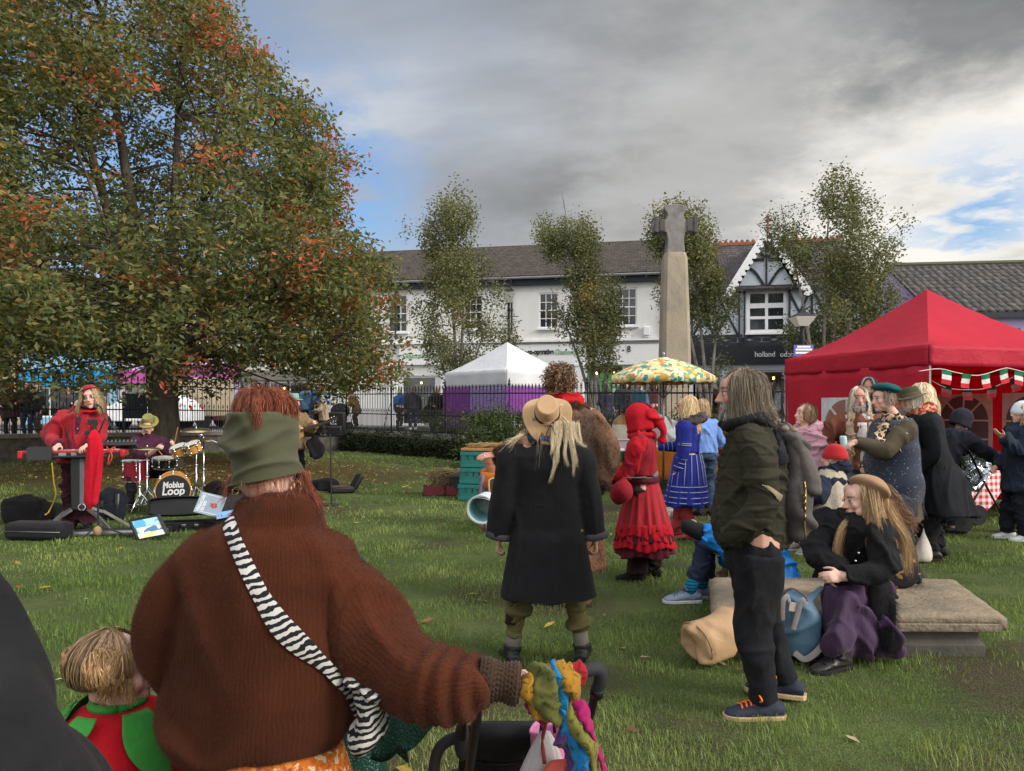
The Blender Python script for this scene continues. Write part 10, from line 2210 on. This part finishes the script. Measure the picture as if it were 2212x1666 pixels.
def white_gazebo():
 Yc=24.6;c=P(1096,880,Yc);u=V((-.70,.71,0)).normalized();v=V((.71,.70,0)).normalized();L=3.0;zc=ZS
 near=V((c.x,c.y,0))-(u+v)*L/2;z=lambda y,Y:HC-(y-HY)*Y/F
 root=E7('white_gazebo',V((c.x,c.y,ZS)),0,'white pop up gazebo hung with purple cloth on the pavement behind the railing','gazebo')
 wh=canopy_fabric('white_polyester',(.70,.70,.72),.22)
 eave=z(803,Yc-1)-ZS;ap=z(739,Yc)-ZS
 cs,a=gazebo(root,V((near.x,near.y,0)),u,v,L,eave,ap,eave-(z(836,Yc-1.5)-ZS),wh,1.15,off=V((0,0,0)))
 pu=C7('purple_satin',(.20,.05,.26),(.15,.035,.20));b=V(root.location);b=V((b.x,b.y,ZS))
 cr=E7('purple_cloth',V((near.x,near.y,ZS)),0,'plain purple cloth hung from the left side of the white gazebo','cloth');q0=V((near.x,near.y,0));zt=z(836,Yc-1.6)-ZS;zb_=z(898,Yc-1.6)-ZS
 def hang(root,p,q,z0,z1,mat,nm,amp,sw=0):m=MB();q00=V((root.location.x,root.location.y,0));m.sheet(lambda s,t:p.lerp(q,s)-q00+V((0,-.06-amp*math.sin(s*26+t*2)*(.3+t),z1+(z0-z1)*(1-t)*1.0+sw*math.sin(s*5)*t)),50,10,.006);B7(m,nm,mat,root,True)
 le=cs[3];hang(cr,q0.lerp(le,1.03),q0.lerp(le,.58),zt,zb_-.45,pu,'cloth',.035)
 lp=S7('lilac_print',(.30,.22,.46),col2=(.17,.10,.28),cs=9,st=(1,1,4),ct=.25,bump=.2);c2=E7('lilac_cloth',V((near.x,near.y,ZS)),0,'lilac printed cloth hung across the near corner of the white gazebo','cloth');hang(c2,q0.lerp(le,.57),q0+V((0,-.02,0)),zt,zb_,lp,'cloth',.03);hang(c2,q0,q0.lerp(cs[1],.9),zt,zb_,pu,'side_cloth',.03)
white_gazebo()
def parasol():
 Y=13.3;a=P(1433,772,Y);root=E7('parasol',V((a.x,Y,gz(a.x,Y))),0,'fringed parasol with a retro cream, teal and orange flower print','parasol');zl=root.location.z;zt=a.z-zl;ze=P(0,812,Y).z-zl;r=112*Y/F
 pm=patches('retro_print',[rgb(205,190,140),rgb(60,130,130),rgb(215,200,150),rgb(200,120,60),rgb(200,185,130),rgb(90,150,130),rgb(225,215,180),rgb(190,150,70)],13,dist=1.6)
 n=8;m=MB();N=64;rr=[]
 for i in range(11):
  t=i/10;ring=[]
  for j in range(N):
   al=2*math.pi*j/N;k=abs(math.sin(al*n/2));rad=r*t*(1-.045*k*t)+.001;ring.append(V((rad*math.cos(al),rad*math.sin(al),zt-(zt-ze)*t**1.55-.02*k*t)))
  rr.append(ring)
 rr.append([p*1.0+V((p.x*.01,p.y*.01,-.15+.035*abs(math.sin(j*.5*math.pi*1.25))))for j,p in enumerate(rr[-1])]);m.rings(rr,False);o=B7(m,'canopy',pm,root,True);md=o.modifiers.new('solid','SOLIDIFY');md.thickness=.005
 m=MB();m.cyl(V((0,0,0)),V((0,0,zt+.06)),.02,None,10);m.ell(V((0,0,zt+.06)),.035,None,10,8);B7(m,'pole',metal('grey_alloy',0,.4),root,True)
 for i in range(n):al=2*math.pi*i/n;m=MB();m.tube([V((.02,0,zt-.02)),V((r*.6*math.cos(al),r*.6*math.sin(al),ze+(zt-ze)*.72)),V((r*.99*math.cos(al),r*.99*math.sin(al),ze-.0))],.006,5,smooth=6)if False else m.tube([V((.02*math.cos(al),.02*math.sin(al),zt-.75)),V((r*.55*math.cos(al),r*.55*math.sin(al),ze+(zt-ze)*.5))],.006,5);B7(m,'rib',metal('grey_alloy',0),root,True)
 m=MB();m.lathe([(.22,0),(.22,.04),(.04,.08)],(0,0,0),18);B7(m,'base',BLK,root,40)
parasol()
def passers():
 T=[(770,30.5,1.70,90,(.16,.09,.035),'dark','baby','man with a reddish beanie in a brown leather jacket leaning over behind the railing',(.45,.08,.05)),(892,29.0,1.75,20,(.035,.035,.045),'dark',None,'person in a dark padded coat at the shop doorway',None),(862,29.6,1.68,-30,(.04,.12,.30),'blue',None,'person in a blue coat going into the shop',None),(944,25.4,1.64,200,(.03,.025,.022),'dark',None,'bald man in black seated height beside the purple cloth',None),(668,22.8,1.72,170,(.12,.22,.34),'dark',None,'person in a pale blue jacket on the pavement beyond the guitarist',None),(690,22.2,1.70,150,(.03,.13,.5),'dark',None,'person in a bright blue jacket beyond the guitarist',None),(700,21.8,1.3,100,(.36,.28,.18),'dark',None,'smaller figure in a beige coat beside the blue jackets',None),(1352,21.5,1.74,185,(.045,.05,.06),'dark',None,'white bearded man in a dark coat and brown cap behind the parasol',(.16,.09,.05)),(1385,21.0,1.68,120,(.06,.14,.2),'dark',None,'person in a teal jacket holding something red behind the parasol',(.1,.3,.08)),(1312,24.5,1.66,30,(.03,.03,.05),'dark',None,'dark haired person near the green cash machine',None),(1330,27,1.60,60,(.45,.32,.27),'dark',None,'person in a pale pink top near the green cash machine',None),(1412,22.5,1.7,200,(.10,.03,.04),'dark',None,'person in a maroon jacket beneath the parasol edge',(.06,.012,.02)),(22,20.5,1.62,210,(.055,.025,.022),'dark',None,'person in a dark brown coat at the far left behind the railing',None),(60,21.5,1.66,190,(.02,.02,.022),'dark',None,'dark clad person with a bag behind the railing at the far left',None),(84,22.5,1.72,150,(.02,.02,.022),'dark',None,'person in black beside the cyan shop behind the railing',None),(150,30,1.7,200,(.05,.05,.055),'dark',None,'person in grey in front of the cyan shop window',None),(560,24,1.7,160,(.05,.045,.03),'dark',None,'person in a dark green coat on the pavement right of the tree trunk',None),(940,31,1.7,-20,(.03,.03,.03),'dark',None,'person in black at the white pilaster of the shop',None)]
 hairs=[((.05,.03,.02),(.16,.1,.06)),((.12,.07,.04),(.35,.22,.12)),((.3,.28,.26),(.6,.58,.55)),((.02,.015,.012),(.07,.05,.04))]
 for i,(x,Y,H,rz,col,leg,ex,lab,hat)in enumerate(T):
  s=Person(lab,x,Y,H,rz,zb=ZS,vox=.022,group='passers-by behind the railing',bulk=1.05+.1*(i%2),lean=26 if ex else 2+i%4,stance=.1,hands=[(-.18,.3,.62*H),(.2,.22,.58*H)]if i%3==0 else None,head=((i*37)%50-25,6,0))
  s.body(SK if i%2 else SK_PALE,beard=(.5,.48,.45)if 'white bearded' in lab else None)
  s.garment('coat',C7('passer_coat_%d'%i,col),(.38+.1*(i%3))*H,.035,.058,.05,fold=.016,seed=i,fsc=(7,7,3))
  s.trousers(C7('passer_legs_%d'%(i%3),[(.02,.02,.025),(.03,.04,.07),(.05,.045,.04)][i%3]),fold=.012);s.shoes(BOOT if i!=1 else S7('white_trainer',0))
  if 'bald' not in lab:h=hairs[i%4]if 'dark haired' not in lab else hairs[3];s.hair(h[0],h[1],[.06,.16,.1,.22][i%4],220,.014,front=55,seed=i)
  if hat:s.beanie(C7('passer_hat_%d'%i,hat),rad=1.12)
 Y=30.2;b=P(735,925,Y);b.z=ZS;r=E7('pushchair',b,R(80),'black pushchair on the pavement in front of the shop door','pushchair');m=MB();m.ell((0,0,.75),(.28,.42,.34),None,16,10);B7(m,'hood',C7('pram_fabric',0),r,True);m=MB();[m.bar(V((x,-.4,1.0)),V((x,.35,.15)),.03,.03)for x in(-.25,.25)];B7(m,'frame',IRON,r,30)
 for x in(-.27,.27):
  for y in(-.3,.35):m=MB();m.lathe([(.05,-.02),(.15,-.02),(.15,.02),(.05,.02)],(x,y,.15),14,Matrix.Rotation(math.pi/2,3,'Y'));B7(m,'wheel',S7('tyre',0),r,40)
 for x,Y,sz,lab in((700,22.5,(1.1,.5,.32),'black equipment case on the pavement beyond the guitarist'),(722,23.2,(.7,.5,.75),'big dark covered box on the pavement by the railing corner'),(520,23,(.9,.5,.5),'dark covered crate on the pavement right of the tree trunk')):b=P(x,900,Y);b.z=ZS;r=E7('equipment_case',b,R(8),lab,'case');m=MB();m.box((0,0,sz[2]/2),sz);B7(m,'case',S7('black_vinyl',0),r,30,.04);m=MB();m.box((0,-sz[1]/2-.006,sz[2]*.5),(.2,.02,.06));B7(m,'handle',CHR,r,30)
passers()
